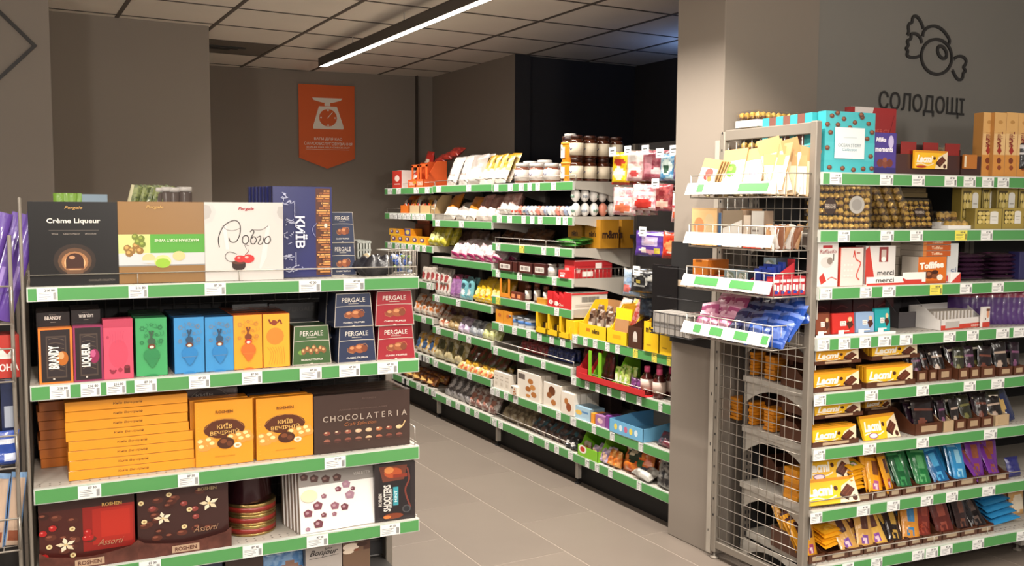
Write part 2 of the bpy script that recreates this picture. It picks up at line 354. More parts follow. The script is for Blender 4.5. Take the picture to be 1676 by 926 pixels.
stroke(e, [Z(*p) for p in [(682, 358), (705, 343), (735, 345), (755, 365), (752, 390), (740, 408), (752, 430), (738, 445), (735, 470), (718, 485), (695, 470), (672, 425)]], .0075)
part('candy_emblem', e, r, 'outlined wrapped candy emblem')
xa, za = WF.at(1437, 168); xb, zb = WF.at(1577, 176); _, zt = WF.at(1500, 155); _, zu = WF.at(1500, 184)
v, f, asp = text2d('СОЛОДОЩІ', .01); a = MB(); Hh = (zt - zu) * 1.22; Ww = (xb - xa) / asp
q = [(3.45 + (xa + xb) / 2 + x * Ww, y * Hh + (zt + zu) / 2 - .006) for x, y in v]; n = len(q)
a.add([(x, 3.234, z) for x, z in q], f, DK); part('lettering', a, r, 'dark Cyrillic word')
# ================================================================ SHELVING
GL = Frame(.088, 3.342, -2.55); GR = Frame(2.87, 2.67, -5.9); GM = Frame(2.90, 7.47, -90); GK = GL
_lab = {}
def label_mesh(w, h, c):
    k = (round(w, 3), round(h, 3), c)
    if k not in _lab:
        r2 = random.Random(len(_lab)); m = MB().box(-w / 2, 0, -h / 2, w / 2, .0012, h / 2, c)
        f = lambda x, z, o: (x, -o, z - h / 2)
        art_on(m, [('t', '%d %d0' % (r2.randint(19, 299), r2.randint(2, 9)), .62, .2, .2, INK, {'b': .03}), ('r', .08, .38, .7, .41, INK), ('r', .08, .5, .6, .53, INK), ('r', .08, .66, .66, .69, INK), ('r', .08, .8, .5, .83, INK)] + [('r', .8 + .03 * j, .35, .815 + .03 * j, .9, INK) for j in range(5)], w, h, f)
        _lab[k] = m.mesh('price_label')
    return _lab[k]
def shelf(G, rt, x0, x1, z, depth, labels=(), dep0=0., rail=True, rh=.05, thick=.03, fence=0., lab_h=.043, lw=None, cap=True, brackets=False, tilt=.008):
    """one shelf: slab with folded edge, price rail, labels. labels: (pixel xl, xr, pixel y, yellow?)"""
    m = MB().box(x0, dep0 + .012, z - thick, x1, depth, z - .001, SHELFM)
    step = .025
    s = part('shelf', m, rt)
    pf = MB(); n = int((x1 - x0) / .03)
    for j in range(2):
        for i in range(n): pf.box(x0 + .015 + i * .03, dep0 + .03 + j * .02, z - .0012, x0 + .021 + i * .03, dep0 + .036 + j * .02, z - .0004, mat('#6b655e'))
    part('perforation', pf, s, kind='stuff')
    if rail:
        r = MB(); r.box(x0, dep0 - .001, z - rh, x1, dep0 + .012, z, PLASTIC)
        part('price_rail', r, s, 'pale plastic price rail')
        part('rail_insert', MB().box(x0 + .004, dep0 - .0022, z - rh + .003, x1 - .004, dep0 - .0008, z - .005, GREEN), s, 'green strip in price rail')
        for L in labels:
            xa, _ = G.at(L[0], L[2], dep0); xb, _ = G.at(L[1], L[2], dep0); w = min(max(xb - xa, .03), .1); hh = lab_h
            part('price_label', label_mesh(round(w * 100) / 100, hh, YLAB if len(L) > 3 else PAPER), s, 'yellow price label' if len(L) > 3 else 'white price label', loc=((xa + xb) / 2, dep0 - .0045, z - rh / 2 - .001))
    if fence:
        g = MB(); g.tube([(x0 + .003, dep0 + .02, z), (x0 + .003, dep0 + .02, z + fence), (x1 - .003, dep0 + .02, z + fence), (x1 - .003, dep0 + .02, z)], .0022, WIRE)
        nn = max(2, int((x1 - x0) / .3))
        for i in range(1, nn): g.bar((x0 + (x1 - x0) * i / nn, dep0 + .02, z), (x0 + (x1 - x0) * i / nn, dep0 + .02, z + fence), .0018, WIRE)
        part('wire_guard', g, s, 'low wire guard along shelf front')
    return s
def evenly(xs, ys, w):   # labels at pixel xs with y interpolated from two points ((x,y),(x,y))
    (xa, ya), (xb, yb) = ys; return [((x[0] if isinstance(x, tuple) else x) - w / 2, (x[0] if isinstance(x, tuple) else x) + w / 2, ya + (yb - ya) * (((x[0] if isinstance(x, tuple) else x) - xa) / (xb - xa))) + ((1,) if isinstance(x, tuple) else ()) for x in xs]
# ---------------- left gondola
r = root('gondola_shelving', 'steel gondola shelving with green price rails holding boxed chocolates on left', 'shelving', tuple(GL.o), GL.yaw)
LZ = [1.335, 1.018, .68, .392, .15]; LX0, LX1 = .008, 1.335
shelf(GL, r, LX0, LX1, LZ[0], .42, evenly([77, 226, 352, 507, 579], ((50, 478), (680, 460)), 34), rh=.047, fence=.036)
shelf(GL, r, LX0, LX1, LZ[1], .42, evenly([98, 148, 190, 238, 326, 412, 508, 572, 634], ((50, 634), (680, 590)), 34), rh=.05)
shelf(GL, r, LX0, LX1, LZ[2], .42, evenly([146, 308, 548], ((55, 800), (680, 735)), 36), rh=.052)
shelf(GL, r, LX0, LX1, LZ[3], .42, evenly([245, 413, 519, 638], ((60, 932), (680, 860)), 34), rh=.05)
shelf(GL, r, LX0, 1.15, LZ[4], .42, (), rh=.05)
part('upright', MB().box(-.022, .40, 0, .008, .45, 1.36, STEEL, .003), r); part('upright', MB().box(1.335, .40, 0, 1.365, .45, 1.36, STEEL, .003), r)
part('side_post', MB().box(-.008, .0, 0, .002, .012, 1.62, STEEL, .003), r, 'slim grey front corner post')
part('plinth', MB().box(0, .05, 0, 1.335, .44, .09, mat('#3a3735')), r)
g = MB()
for i in range(28): g.bar((.02 + i * .048, .43, .17), (.02 + i * .048, .43, 1.33), .0018, mat('#4a4643', .5, .4))
for i in range(24): g.bar((.01, .433, .17 + i * .05), (1.333, .433, .17 + i * .05), .0018, mat('#4a4643', .5, .4))
part('back_mesh', g, r, 'dark wire mesh back')
for z in (LZ[2], LZ[3]):
    g = MB(); g.tube([(1.325, .02, z), (1.325, .02, z + .07), (1.325, .13, z + .07), (1.325, .13, z)], .0022, WIRE).tube([(1.325, .0, z + .012), (1.325, .40, z + .012)], .002, WIRE); part('end_guard', g, r, 'bent wire guard at shelf end')
# rear half of the island
r = root('gondola_shelving', 'back to back rear run of the left gondola, top shelf just showing', 'shelving', tuple(GL.o), GL.yaw)
for z in (1.335, 1.02, .68, .392): part('shelf', MB().box(0, .46, z - .03, 1.335, .88, z - .001, SHELFM), r)
part('plinth', MB().box(0, .46, 0, 1.335, .85, .09, mat('#3a3735')), r); part('upright', MB().box(1.335, .46, 0, 1.365, .5, 1.36, STEEL, .003), r)
part('back_panel', MB().box(.0, .448, .1, 1.335, .456, 1.30, mat('#2e2c2d', .7)), r)
# ---------------- right gondola
r = root('gondola_shelving', 'tall gondola shelving with green rails against the grey sweets wall', 'shelving', tuple(GR.o), GR.yaw)
RZ = [1.745, 1.517, 1.288, 1.083, .86, .635, .381, .151]; RX1 = 1.33
RXl = [.0, -.004, .0, .0, .004, .004, .0, .03]
RL = [evenly([1367, 1450, 1502, 1555, 1586, 1616, 1641], ((1348, 291), (1676, 295)), 20), evenly([1380, 1451, 1499, (1572,), 1614, ], ((1345, 386), (1676, 380)), 20),
      evenly([1351, 1416, 1454, (1531,), 1580, 1632], ((1340, 481), (1676, 465)), 20), evenly([1347, 1381, 1415, 1447, 1482, 1553, 1591, 1640, 1668], ((1340, 565), (1676, 540)), 20),
      evenly([1341, 1425, 1509, 1586, 1632], ((1340, 654), (1676, 622)), 20), evenly([1340, 1422, 1509, 1620], ((1340, 744), (1667, 703)), 20),
      evenly([1335, 1412, 1461, 1516, 1557, 1617], ((1321, 847), (1667, 795)), 20), evenly([1387, 1434, 1502, 1524, 1548, 1600, 1673], ((1339, 933), (1676, 873)), 19)]
for i, z in enumerate(RZ):
    shelf(GR, r, RXl[i], RX1, z, .45, RL[i], dep0=-.02 if i < 6 else (-.03 if i == 6 else -.04), rh=.05, thick=.028, fence=.034 if i > 5 else 0)
    if i: part('shelf_bracket', MB().prism([(.0, z - .029), (.45, z - .029)] + [(.45 * (1 - t / 8), z - .045 - .085 * abs(t / 4 - 1) ** 2.2) for t in range(9)], .012, .016, SHELFM, 'x'), r, 'curved pale end bracket')
part('back_panel', MB().box(.01, .452, .08, RX1, .458, 1.74, mat('#1f1d1e', .7)), r, 'dark back panel')
g = MB().box(.012, .43, 0, .05, .452, 1.76, STEELD)
for k in range(52): g.box(.018, .4285, .1 + k * .032, .024, .4305, .116 + k * .032, BLACK).box(.036, .4285, .1 + k * .032, .042, .4305, .116 + k * .032, BLACK)
part('upright', g, r, 'slotted grey rear upright')
part('upright', MB().box(RX1 - .03, .43, 0, RX1, .452, 1.76, STEELD), r)
x, _ = GR.at(1628, 897, .2); 
part('foot', MB().box(x - .012, .05, .03, x + .012, .40, .115, SHELFM).lathe([(.022, 0), (.02, .006), (.006, .01), (.006, .035)], STEEL, 10, x, .08, 0), r, 'grey foot with levelling screw')
part('plinth', MB().box(.05, .3, .0, RX1, .32, .10, mat('#232122')), r)
r2 = root('gondola_shelving', 'next gondola bay at the far right, mostly cut off by the photo edge', 'shelving', GR.w(RX1 + .004, 0, 0), GR.yaw)
for z in RZ:
    q_ = part('shelf', MB().box(0, -.01, z - .03, 1.0, .45, z - .001, SHELFM), r2); part('price_rail', MB().box(0, -.022, z - .05, 1.0, -.009, z, GREEN), q_)
part('back_panel', MB().box(0, .452, .08, 1.0, .458, 1.74, mat('#1f1d1e', .7)), r2, 'dark back panel'); part('upright', MB().box(.0, .43, 0, .03, .452, 1.76, STEELD), r2)
# end panel of wire mesh (square to the shop grid)
GE = Frame(2.85, 3.225, -90)       # local x runs from the column towards the camera, front faces the aisle
r = root('mesh_end_panel', 'tall grey steel frame with wire mesh closing the end of right gondola', 'end panel', tuple(GE.o), GE.yaw)
EL = .56; ET = 1.945
part('post', MB().box(EL - .034, -.006, .03, EL, .026, ET, STEEL, .004), r, 'near post'); g = MB().box(0, -.004, .03, .03, .022, ET - .01, STEEL, .004)
for k in range(24): g.box(.012, -.0052, .2 + k * .075, .018, -.0038, .21 + k * .075, BLACK)
part('post', g, r, 'far punched post')
part('top_rail', MB().box(.028, .0, ET - .05, EL - .03, .02, ET - .004, STEEL, .003), r); part('bottom_rail', MB().box(.028, .0, .05, EL - .03, .02, .085, STEEL, .003), r)
g = MB()
for i in range(11): g.bar((.045 + i * .0475, .01, .085), (.045 + i * .0475, .01, ET - .045), .0019, WIRE)
for i in range(37): g.bar((.03, .006, .1 + i * .05), (EL - .03, .006, .1 + i * .05), .0019, WIRE)
part('wire_mesh', g, r, 'welded wire mesh infill')
for xx in (.015, EL - .017): part('foot', MB().lathe([(.02, 0), (.02, .008), (.006, .012), (.006, .04)], STEEL, 10, xx, .01, 0), r)
# punched flat post standing beside the column
g = MB().box(-.012, -.01, .02, -.004, .03, 1.94, mat('#a79f94', .5))
for k in range(20): g.lathe([(.0035, 0), (.0035, .001)], BLACK, 8, -.008, -.0105, .12 + k * .09)
part('wall_strip', MB().box(-.03, -.004, .02, -.002, .0, 1.9, mat('#a79f94', .5)).box(-.018, -.005, .12, -.014, -.0038, .13, BLACK).box(-.018, -.005, .52, -.014, -.0038, .535, BLACK).box(-.018, -.005, .75, -.014, -.0038, .765, BLACK), r, 'pale punched strip by column')
# top guard wire
g = MB(); 
for i in range(9): g.bar((.2 + i * .044, .005, ET - .004), (.2 + i * .044, .005, ET + .055), .0015, WIRE)
g.bar((.15, .005, ET + .055), (EL - .005, .005, ET + .055), .0018, WIRE); 
# ---------------- four baskets hung on the end panel
BD = .19
BZ = [GE.at(1200, 309, -BD)[1], GE.at(1200, 393, -BD)[1], GE.at(1200, 466, -BD)[1], GE.at(1200, 548, -BD)[1]]
BN = ['uppermost wire basket on the mesh end panel, holding paper envelopes', 'second highest wire basket on the mesh end panel', 'third highest wire basket on the mesh end panel, holding gum and pastilles', 'lowest wire basket on the mesh end panel, holding pink and blue sachets']
BB = []
for i in range(4):
    xa = GE.at([1131, 1128, 1124, 1124][i], [300, 384, 452, 530][i], -BD)[0]; xb = EL - .02; z0 = BZ[i] - .035; z1 = z0 + .095; BB.append((xa, xb, z0))
    r = root('wire_basket', BN[i], 'basket', tuple(GE.o), GE.yaw, 'wire baskets on the mesh end panel')
    g = MB()
    for z in (z0, z1): g.tube([(xa, -.002, z), (xa, -BD, z), (xb, -BD, z), (xb, -.002, z)], .0028, WIRE)
    for x in [xa + (xb - xa) * k / 10 for k in range(1, 10)]: g.tube([(x, -.002, z0), (x, -BD, z0), (x, -BD, z1)], .0016, WIRE)
    for y in [BD * k / 4 for k in range(1, 4)]:
        g.bar((xa, -y, z0), (xa, -y, z1), .0016, WIRE); g.bar((xb, -y, z0), (xb, -y, z1), .0016, WIRE); g.bar((xa, -y, z0), (xb, -y, z0), .0016, WIRE)
    for p in ((xa, -BD), (xb, -BD)): g.bar((*p, z0), (*p, z1), .0028, WIRE)
    part('wire_frame', g, r)
    zr = z0 + .062; s = part('price_rail', MB().add([(xa - .01, -BD - .008, zr), (xb, -BD - .008, zr), (xb, -BD - .026, zr - .048), (xa - .01, -BD - .026, zr - .048), (xa - .01, -BD - .004, zr), (xb, -BD - .004, zr), (xb, -BD - .022, zr - .048), (xa - .01, -BD - .022, zr - .048)], [(0, 3, 2, 1), (4, 5, 6, 7), (0, 1, 5, 4), (3, 7, 6, 2), (1, 2, 6, 5), (0, 4, 7, 3)], WHITE), r, 'white sloping price rail')
    gr = {0: [(.12, .2), (.62, .95)], 1: [], 2: [(.14, .42), (.56, .82)], 3: [(.13, .22), (.33, .48), (.62, .77), (.92, .99)]}[i]
    for a, b in gr:
        X0 = xa + (xb - xa) * a; X1 = xa + (xb - xa) * b
        part('rail_insert', MB().add([(X0, -BD - .0118, zr - .006), (X1, -BD - .0118, zr - .006), (X1, -BD - .0238, zr - .038), (X0, -BD - .0238, zr - .038)], [(0, 3, 2, 1)], GREEN), s, 'green strip')
# ---- dark hook panel with a wire basket on the column face
r = root('hook_rack', 'black hook panel with wire basket of silver packs on the column face', 'hook rack', (2.868, 3.56, .96), math.radians(-90))
part('panel', MB().box(0, -.012, 0, .31, 0, .48, mat('#1b1a1b', .6)).box(.0, -.014, .27, .31, -.012, .30, mat('#b7a48c', .6)), r)
g = MB()
for z in (.05, .15): g.tube([(.01, -.012, z), (.01, -.14, z), (.30, -.14, z), (.30, -.012, z)], .0022, BLACK)
for i in range(9): g.tube([(.01 + .29 * i / 8, -.012, .05), (.01 + .29 * i / 8, -.14, .05), (.01 + .29 * i / 8, -.14, .15)], .0014, BLACK)
for z in (.36, .22): g.tube([(.01, -.012, z), (.01, -.10, z), (.30, -.10, z), (.30, -.012, z)], .002, BLACK)
part('wire_basket', g, r, 'black wire basket')
for i in range(5): solo('silver_pack', MB().box(-.024, -.11, 0, .024, 0, .10, mat('#b5afa9', .35, .2)).box(-.024, -.111, .03, .024, -.11, .05, mat('#8a8684')), 'silver grey pack in the black wire basket on the column, %s' % ords(i, 5), 'pack', (2.852, 3.52 - .056 * i, 1.013), (0, 0, math.radians(-90)), 'silver packs on the column')
# ---------------- middle gondola, four bays
MZ = [[1.746, 1.545, 1.302, 1.023, .756, .456, .215], [1.752, 1.502, 1.227, .942, .701, .447, .197], [1.748, 1.547, 1.364, 1.191, 1.013, .84, .676, .40, .193], [.876, .635, .397, .19]]
MU = [(.06, 1.03), (1.03, 1.985), (1.985, 2.97), (2.97, 3.89)]
MN = ['farthest bay of the wall shelving, by the back wall', 'second farthest bay of the wall shelving in the aisle', 'third bay of the wall shelving, jars on its top shelf', 'nearest bay of the wall shelving, with hooks and hanging bags']
MLAB = [
 [[(639, 312), (653, 310), (682, 308), (700, 307)], [(642, 352), (649, 352), (655, 352), (663, 352), (670, 353), (679, 353), (687, 353), (694, 354)], [(639, 399), (651, 400), (661, 401), (672, 402), (684, 403), (695, 404)], [(703, 465)], [(694, 520)], [(689, 578), (694, 580), (700, 584)], []],
 [[(719, 308), (768, 307)], [(717, 363), (756, 366)], [], [(716, 428), (751, 433)], [(718, 485), (747, 491), (768, 497)], [(716, 537), (737, 545), (758, 551), (783, 559)][:3], [(714, 594), (743, 602), (769, 611)]],
 [[(813, 306), (836, 305), (854, 304), (868, 303), (881, 302), (907, 301)], [(818, 355), (835, 354), (858, 353), (872, 354), (885, 354), (915, 354), (926, 354)], [(816, 400), (855, 404, 1), (891, 407), (913, 409)], [(816, 445), (851, 449), (908, 457)], [(816, 490, 1), (865, 500), (912, 508)], [(821, 533), (843, 539), (866, 545), (884, 549), (904, 553), (922, 557)], [(812, 573), (855, 585), (890, 595)], [(807, 639), (815, 643), (829, 649), (845, 655), (884, 670), (915, 682)], [(810, 688), (820, 692), (870, 712), (896, 724), (912, 732), (935, 742)]],
 [[(942, 551), (959, 556), (975, 560), (995, 563), (1012, 567), (1041, 573, 1), (1072, 581, 1), (1096, 588, 1)], [(940, 619), (962, 624), (979, 629), (998, 635), (1021, 642), (1047, 653), (1082, 664)], [(940, 683), (973, 696), (1003, 708), (1050, 725)], [(962, 757), (978, 763), (1000, 773), (1047, 796)]]]
# bottom shelf labels of the two farthest bays
MLAB[0][6] = [(640, 608), (662, 620), (666, 622), (686, 630), (699, 636), (710, 641)]; MLAB[1][6] = [(735, 652), (750, 659), (766, 666), (781, 674)]
MLAB[1][5] = [(714, 594), (743, 602), (769, 611)]; 
for b in range(4):
    u0, u1 = MU[b]; r = root('shelving_bay', MN[b], 'shelving', tuple(GM.o), GM.yaw, 'bays of the wall shelving')
    for k, z in enumerate(MZ[b]):
        lb = [(p[0] - 3.6, p[0] + 3.6, p[1]) + tuple(p[2:]) for p in MLAB[b][k]]
        shelf(GM, r, u0 + .004, u1 - .004, z, .42, lb, rh=.052, lab_h=.044, fence=.035 if (b, k) in ((0, 0), (1, 0), (2, 0), (2, 1), (2, 2), (0, 1), (1, 1), (1, 3), (2, 6), (3, 1), (2, 8)) else 0)
        for xx in (u0 + .002, u1 - .004):
            part('shelf_bracket', MB().prism([(.014, z), (.42, z), (.42, z - .12), (.36, z - .11), (.22, z - .07), (.1, z - .05), (.014, z - .045)], xx, xx + .002, SHELFM, 'x'), r, 'curved pale end bracket')
    part('back_panel', MB().box(u0, .425, .08, u1, .44, 1.80 if b < 3 else 1.97, mat('#2a2727', .7)), r, 'dark back panel')
    for xx in (u0, u1 - .03): part('upright', MB().box(xx, .405, 0, xx + .03, .43, 1.80 if b < 3 else 1.97, STEELD), r)
    part('plinth', MB().box(u0, .075, 0, u1, .085, .13, mat('#0b0b0c', .6)), r, 'black kick plate')
    part('foot', MB().box(u0 + .0, .035, .03, u0 + .025, .06, .14, SHELFM).lathe([(.02, 0), (.02, .006), (.006, .01), (.006, .03)], BLACK, 8, u0 + .012, .045, 0), r)
# ================================================================ PRODUCT BUILDERS
def px(G, xl, yt, xr, z, dep, yb=None):
    """size and position of a front face seen at those pixels, standing at height z"""
    xm = (xl + xr) / 2; xa, _ = G.at(xl, yb or yt + 12, dep); xb, _ = G.at(xr, yb or yt + 12, dep); _, zt = G.at(xm, yt, dep)
    return (xa + xb) / 2, xb - xa, max(zt - z, .01)
def carton_mb(w, h, d, face, side=None, top=None, taper=0., b=0.0008):
    m = MB(); side = side or face; top = top or side; t = w * taper / 2
    if not taper and b: m.box(-w / 2, 0, 0, w / 2, d, h, side, min(b, w / 10, h / 10, d / 10)); m.add([(-w / 2 + .001, -.0001, .001), (w / 2 - .001, -.0001, .001), (w / 2 - .001, -.0001, h - .001), (-w / 2 + .001, -.0001, h - .001)], [(0, 1, 2, 3)], face)
    else:
        q = d * taper / 2; v = [(-w / 2, 0, 0), (w / 2, 0, 0), (w / 2, d, 0), (-w / 2, d, 0), (-w / 2 + t, q, h), (w / 2 - t, q, h), (w / 2 - t, d - q, h), (-w / 2 + t, d - q, h)]
        m.add(v, [(3, 2, 1, 0), (1, 2, 6, 5), (2, 3, 7, 6), (3, 0, 4, 7)], side).add(v, [(4, 5, 6, 7)], top).add(v, [(0, 1, 5, 4)], face)
    if top is not side and not taper: m.add([(-w / 2 + .001, .001, h + .0001), (w / 2 - .001, .001, h + .0001), (w / 2 - .001, d - .001, h + .0001), (-w / 2 + .001, d - .001, h + .0001)], [(0, 1, 2, 3)], top)
    return m
def tapered(w, h, d, taper): return lambda x, z, o: (x * (1 - taper * z / h), taper * d / 2 * z / h - o, z)
flat = lambda x, z, o: (x, -.0001 - o, z)
_BM = {}
def box_item(name, label, cat, G, p, z, dep, d, face, side=None, art=(), top=None, rz=0., lean=0., group=None, taper=0., split=False, key=None, off=(0, 0)):
    """p = (xl, ytop, xr[, ybase]) in photo pixels or ('m', x, w, h) in metres"""
    if p[0] == 'm': x, w, h = p[1:]
    else: x, w, h = px(G, p[0], p[1], p[2], z, dep, p[3] if len(p) > 3 else None)
    w = abs(w); loc = G.w(x + off[0], dep, z + off[1]); rot = (-math.radians(lean), 0, G.yaw + math.radians(rz))
    mp = tapered(w, h, d, taper) if taper else flat
    if split:
        r = root(name, label, cat, loc, 0, group); r.rotation_euler = rot
        part('carton', carton_mb(w, h, d, face, side, top, taper), r)
        tx = [a for a in art if a[0] == 't']; ot = [a for a in art if a[0] != 't']
        if ot: m = MB(); art_on(m, ot, w, h, mp); part('printed_picture', m, r)
        if tx: m = MB(); art_on(m, tx, w, h, mp, base=.0008 + .00008 * len(ot)); part('lettering', m, r)
        return r, (w, h)
    k = (key, round(w, 2), round(h, 2), round(d, 2)) if key else None
    if k and k in _BM: me = _BM[k]
    else:
        m = carton_mb(w, h, d, face, side, top, taper); art_on(m, art, w, h, mp); me = m.mesh(name)
        if k: _BM[k] = me
    return solo(name, me, label, cat, loc, rot, group), (w, h)
def dup(o, loc, label, rot=None):
    c = o.copy(); COL.objects.link(c); c.location = loc; ALL.append(c)
    if label: c['label'] = label
    if rot is not None: c.rotation_euler = rot
    for ch in list(o.children):
        e = ch.copy(); COL.objects.link(e); e.parent = c
        for g2 in ch.children: f = g2.copy(); COL.objects.link(f); f.parent = e
    return c
def rows_behind(o, G, n, step, label, dx=0.):
    v = G.y * step + G.x * dx
    for i in range(1, n + 1): dup(o, tuple(np.array(o.location) + np.append(v[:2], 0) * i), label)
# ---- bags: pillow packs whose print is laid on by cell
def shade(art, u, v, base):
    c = base
    for a in art:
        if a[0] == 'r' and a[1] <= u <= a[3] and a[2] <= v <= a[4]: c = a[5]
        elif a[0] == 'e':
            if ((u - a[1]) / (a[3] or 1)) ** 2 + ((v - a[2]) / (a[4] or 1)) ** 2 <= 1: c = a[5]
    return c
def bag_mb(w, h, t, base, art=(), seed=0, nu=12, nv=14, back=None, hole=False, flatb=False, wob=.10):
    r2 = random.Random(seed); m = MB(); back = back or base
    fx = [r2.uniform(1.5, 4) for _ in range(4)]; ph = [r2.uniform(0, 6) for _ in range(6)]
    def P(u, v, s):
        e = max(0., 1 - abs(2 * u - 1) ** 2.6) ** .6 * max(0., min(1, (v * 7)) * min(1, ((1 - v) * 6))) ** .5
        low = 1.15 - .35 * v
        wr = 1 + wob * (math.sin(fx[0] * 6 * u + ph[0] + 5 * v) + math.sin(fx[1] * 7 * v + ph[1] - 4 * u) + .6 * math.sin(19 * u * v + ph[2])) 
        x = (u - .5) * w * (1 - .04 * math.sin(3.14 * v)) * (1 + .015 * math.sin(9 * v + ph[3])); y = s * t / 2 * e * low * wr + .006 * math.sin(3 * u + ph[4]) * (v - .3)
        return (x, y, v * h)
    for s in (-1, 1):
        vs = [P(i / nu, j / nv, s) for j in range(nv + 1) for i in range(nu + 1)]
        by = {}
        for j in range(nv):
            for i in range(nu):
                c = shade(art, (i + .5) / nu, 1 - (j + .5) / nv, base) if s < 0 else back
                q = (j * (nu + 1) + i, j * (nu + 1) + i + 1, (j + 1) * (nu + 1) + i + 1, (j + 1) * (nu + 1) + i)
                by.setdefault(c, []).append(q if s < 0 else q[::-1])
        n = len(m.v); m.v += vs
        for c, fs in by.items():
            k = m.mi(c)
            for f in fs: m.f.append(tuple(n + a for a in f)); m.m.append(k); m.sm.append(True)
    for a in art:
        if a[0] == 't':
            H = a[4] * h; art_on(m, [a], w, h, lambda x, z, o: (x, P(min(1, max(0, x / w + .5)), min(1, max(0, z / h)), -1)[1] - .0025, z))
    return m
_BG = {}
def bag(name, label, cat, loc, w, h, t, base, art=(), seed=0, rot=(0, 0, 0), group=None, key=None, var=3, **k):
    kk = (key, round(w, 2), round(h, 2), seed % var) if key else None
    if kk and kk in _BG: me = _BG[kk]
    else:
        me = bag_mb(w, h, t, base, art, seed, **k).mesh(name)
        if kk: _BG[kk] = me
    return solo(name, me, label, cat, loc, rot, group)
def bag_row(name, what, where, cat, G, p, z, dep, n, t, base, art=(), lean=15, key=None, lay=False, jit=1., hs=None, yaw=0., width=None, deep=1):
    """n bags side by side between two pixel columns"""
    xl, yt, xr = p[:3]; yb = p[3] if len(p) > 3 else yt + 12
    xa, _ = G.at(xl, yb, dep); xb, _ = G.at(xr, yb, dep); _, zt = G.at((xl + xr) / 2, yt, dep + .03); h = max(zt - z, .03) / math.cos(math.radians(lean)); w = (xb - xa) / n * 1.02
    g = ('%s %s' % (what, where))[:80]
    for i in range(n):
        for q in range(deep):
            hh = h * (1 + .05 * jit * rnd.uniform(-1, 1)); x = xa + (xb - xa) * (i + .5) / n
            lb = ('%s, %s in its row, %s' % (what, ords(i, n), where)) if n > 1 else '%s %s' % (what, where)
            if q: lb += ['', ', just behind', ', further back'][q]
            bag(name, lb, cat, G.w(x, dep + t / 2 + q * (t * .9 + .012), z + .002 + q * .006), width or w, hh, t, base, art, seed=rnd.randint(0, 9), rot=(-math.radians(lean + jit * rnd.uniform(-4, 4)), math.radians(jit * rnd.uniform(-3, 3)), G.yaw + math.radians(yaw + jit * rnd.uniform(-8, 8))), group=g if n * deep > 1 else None, key=key or what)
# ---- display tray with low front and its contents
def tray(name, label, G, x0, x1, z, dep, d, hb, hf, c, inner=None, art=(), group=None, windows=0, tagc=None, rz=0.):
    w = x1 - x0; t = .003; m = MB(); inn = inner or c
    r = root(name, label, 'tray', G.w((x0 + x1) / 2, dep, z), G.yaw + math.radians(rz), group)
    m.box(-w / 2, 0, 0, w / 2, d, t, c); m.box(-w / 2, d - t, t, w / 2, d, hb, inn)
    for sx in (-1, 1):
        a = sx * (w / 2 - t); b = sx * w / 2; m.prism([(0, t), (d, t), (d, hb), (d * .55, hb), (d * .12, hf), (0, hf)], min(a, b), max(a, b), c, 'x')
    m.box(-w / 2, 0, t, w / 2, t, hf, c)
    if art: art_on(m, art, w, hf, lambda x, z_, o: (x, -o, z_))
    part('cardboard_shell', m, r)
    if tagc: g = MB().box(-w * .28, -.0012, hf * .25, w * .28, -.0002, hf * .78, tagc); part('name_tag', g, r, 'cream name tag')
    return r
def choc(cx, cy, r, c='#4a2415', hi='#8a4b2c'): return [('e', cx, cy, r, r, c), ('e', cx - r * .2, cy - r * .3, r * .55, r * .4, hi)]
def nuts(pts, r, c='#d9a565', hi='#f0cf9a', asp=1.):
    o = []
    for x, y in pts: o += [('e', x, y, r, r * asp, c), ('e', x - r * .2, y - r * asp * .25, r * .5, r * asp * .45, hi)]
    return o
# ================================================================ LEFT GONDOLA PRODUCTS
K = '#'
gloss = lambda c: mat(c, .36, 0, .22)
Z1, Z2, Z3, Z4, Z5 = LZ
# --- top shelf
glow = [('e', .50, .70, .24, .20, '#2b1d15'), ('e', .50, .71, .19, .16, '#5d402b'), ('e', .50, .72, .15, .125, '#a5744b'), ('e', .50, .73, .12, .10, '#d9a878'), ('r', .40, .70, .60, .80, '#3c1c10'), ('e', .50, .70, .10, .085, '#3c1c10'), ('e', .47, .665, .035, .022, '#b98a63'), ('r', .40, .795, .60, .805, '#7b4b30'), ('r', .41, .815, .59, .86, '#6b4c35')]
box_item('chocolate_box', 'large square black chocolate box lettered CRÈME LIQUEUR on top shelf', 'chocolate box', GL, (45, 330, 192), Z1, .035, .04, gloss('#110e0e'), gloss('#2a2526'), glow +
    [('t', 'Crème Liqueur', .5, .235, .075, '#e9e4dc', {'w': .60}), ('t', 'Pergale', .5, .075, .045, '#b8904e', {'sh': .3, 'w': .2}), ('t', 'Wine      Cherry Flavor      chocolate', .5, .385, .022, '#9a8f85', {'w': .5}), ('r', .22, .34, .78, .344, '#7b7169'), ('t', 'CHOCOLATE COLLECTION', .80, .945, .022, '#84796f', {'w': .3})], split=True)
green = [('r', 0, .40, .36, .66, '#c9cf86'), ('r', .36, .40, 1, .63, '#55a03c'), ('r', 0, .63, 1, .78, '#c9cbcc'), ('r', 0, .775, 1, .79, '#8e8f8e')]
green += nuts([(.10, .57), (.15, .60), (.20, .54), (.12, .63), (.24, .60)], .045, '#8f6a35', '#caa05c') + nuts([(.19, .43), (.26, .45), (.22, .49), (.27, .52)], .04, '#6d7b2e', '#98a64a')
green += [('e', .34, .70, .075, .065, '#dcc28a'), ('e', .69, .67, .075, .06, '#dcc28a'), ('r', .27, .72, .41, .76, '#c9cbcc'), ('e', .50, .735, .10, .08, '#d5d08a'), ('e', .50, .755, .085, .06, '#94bd3a')]
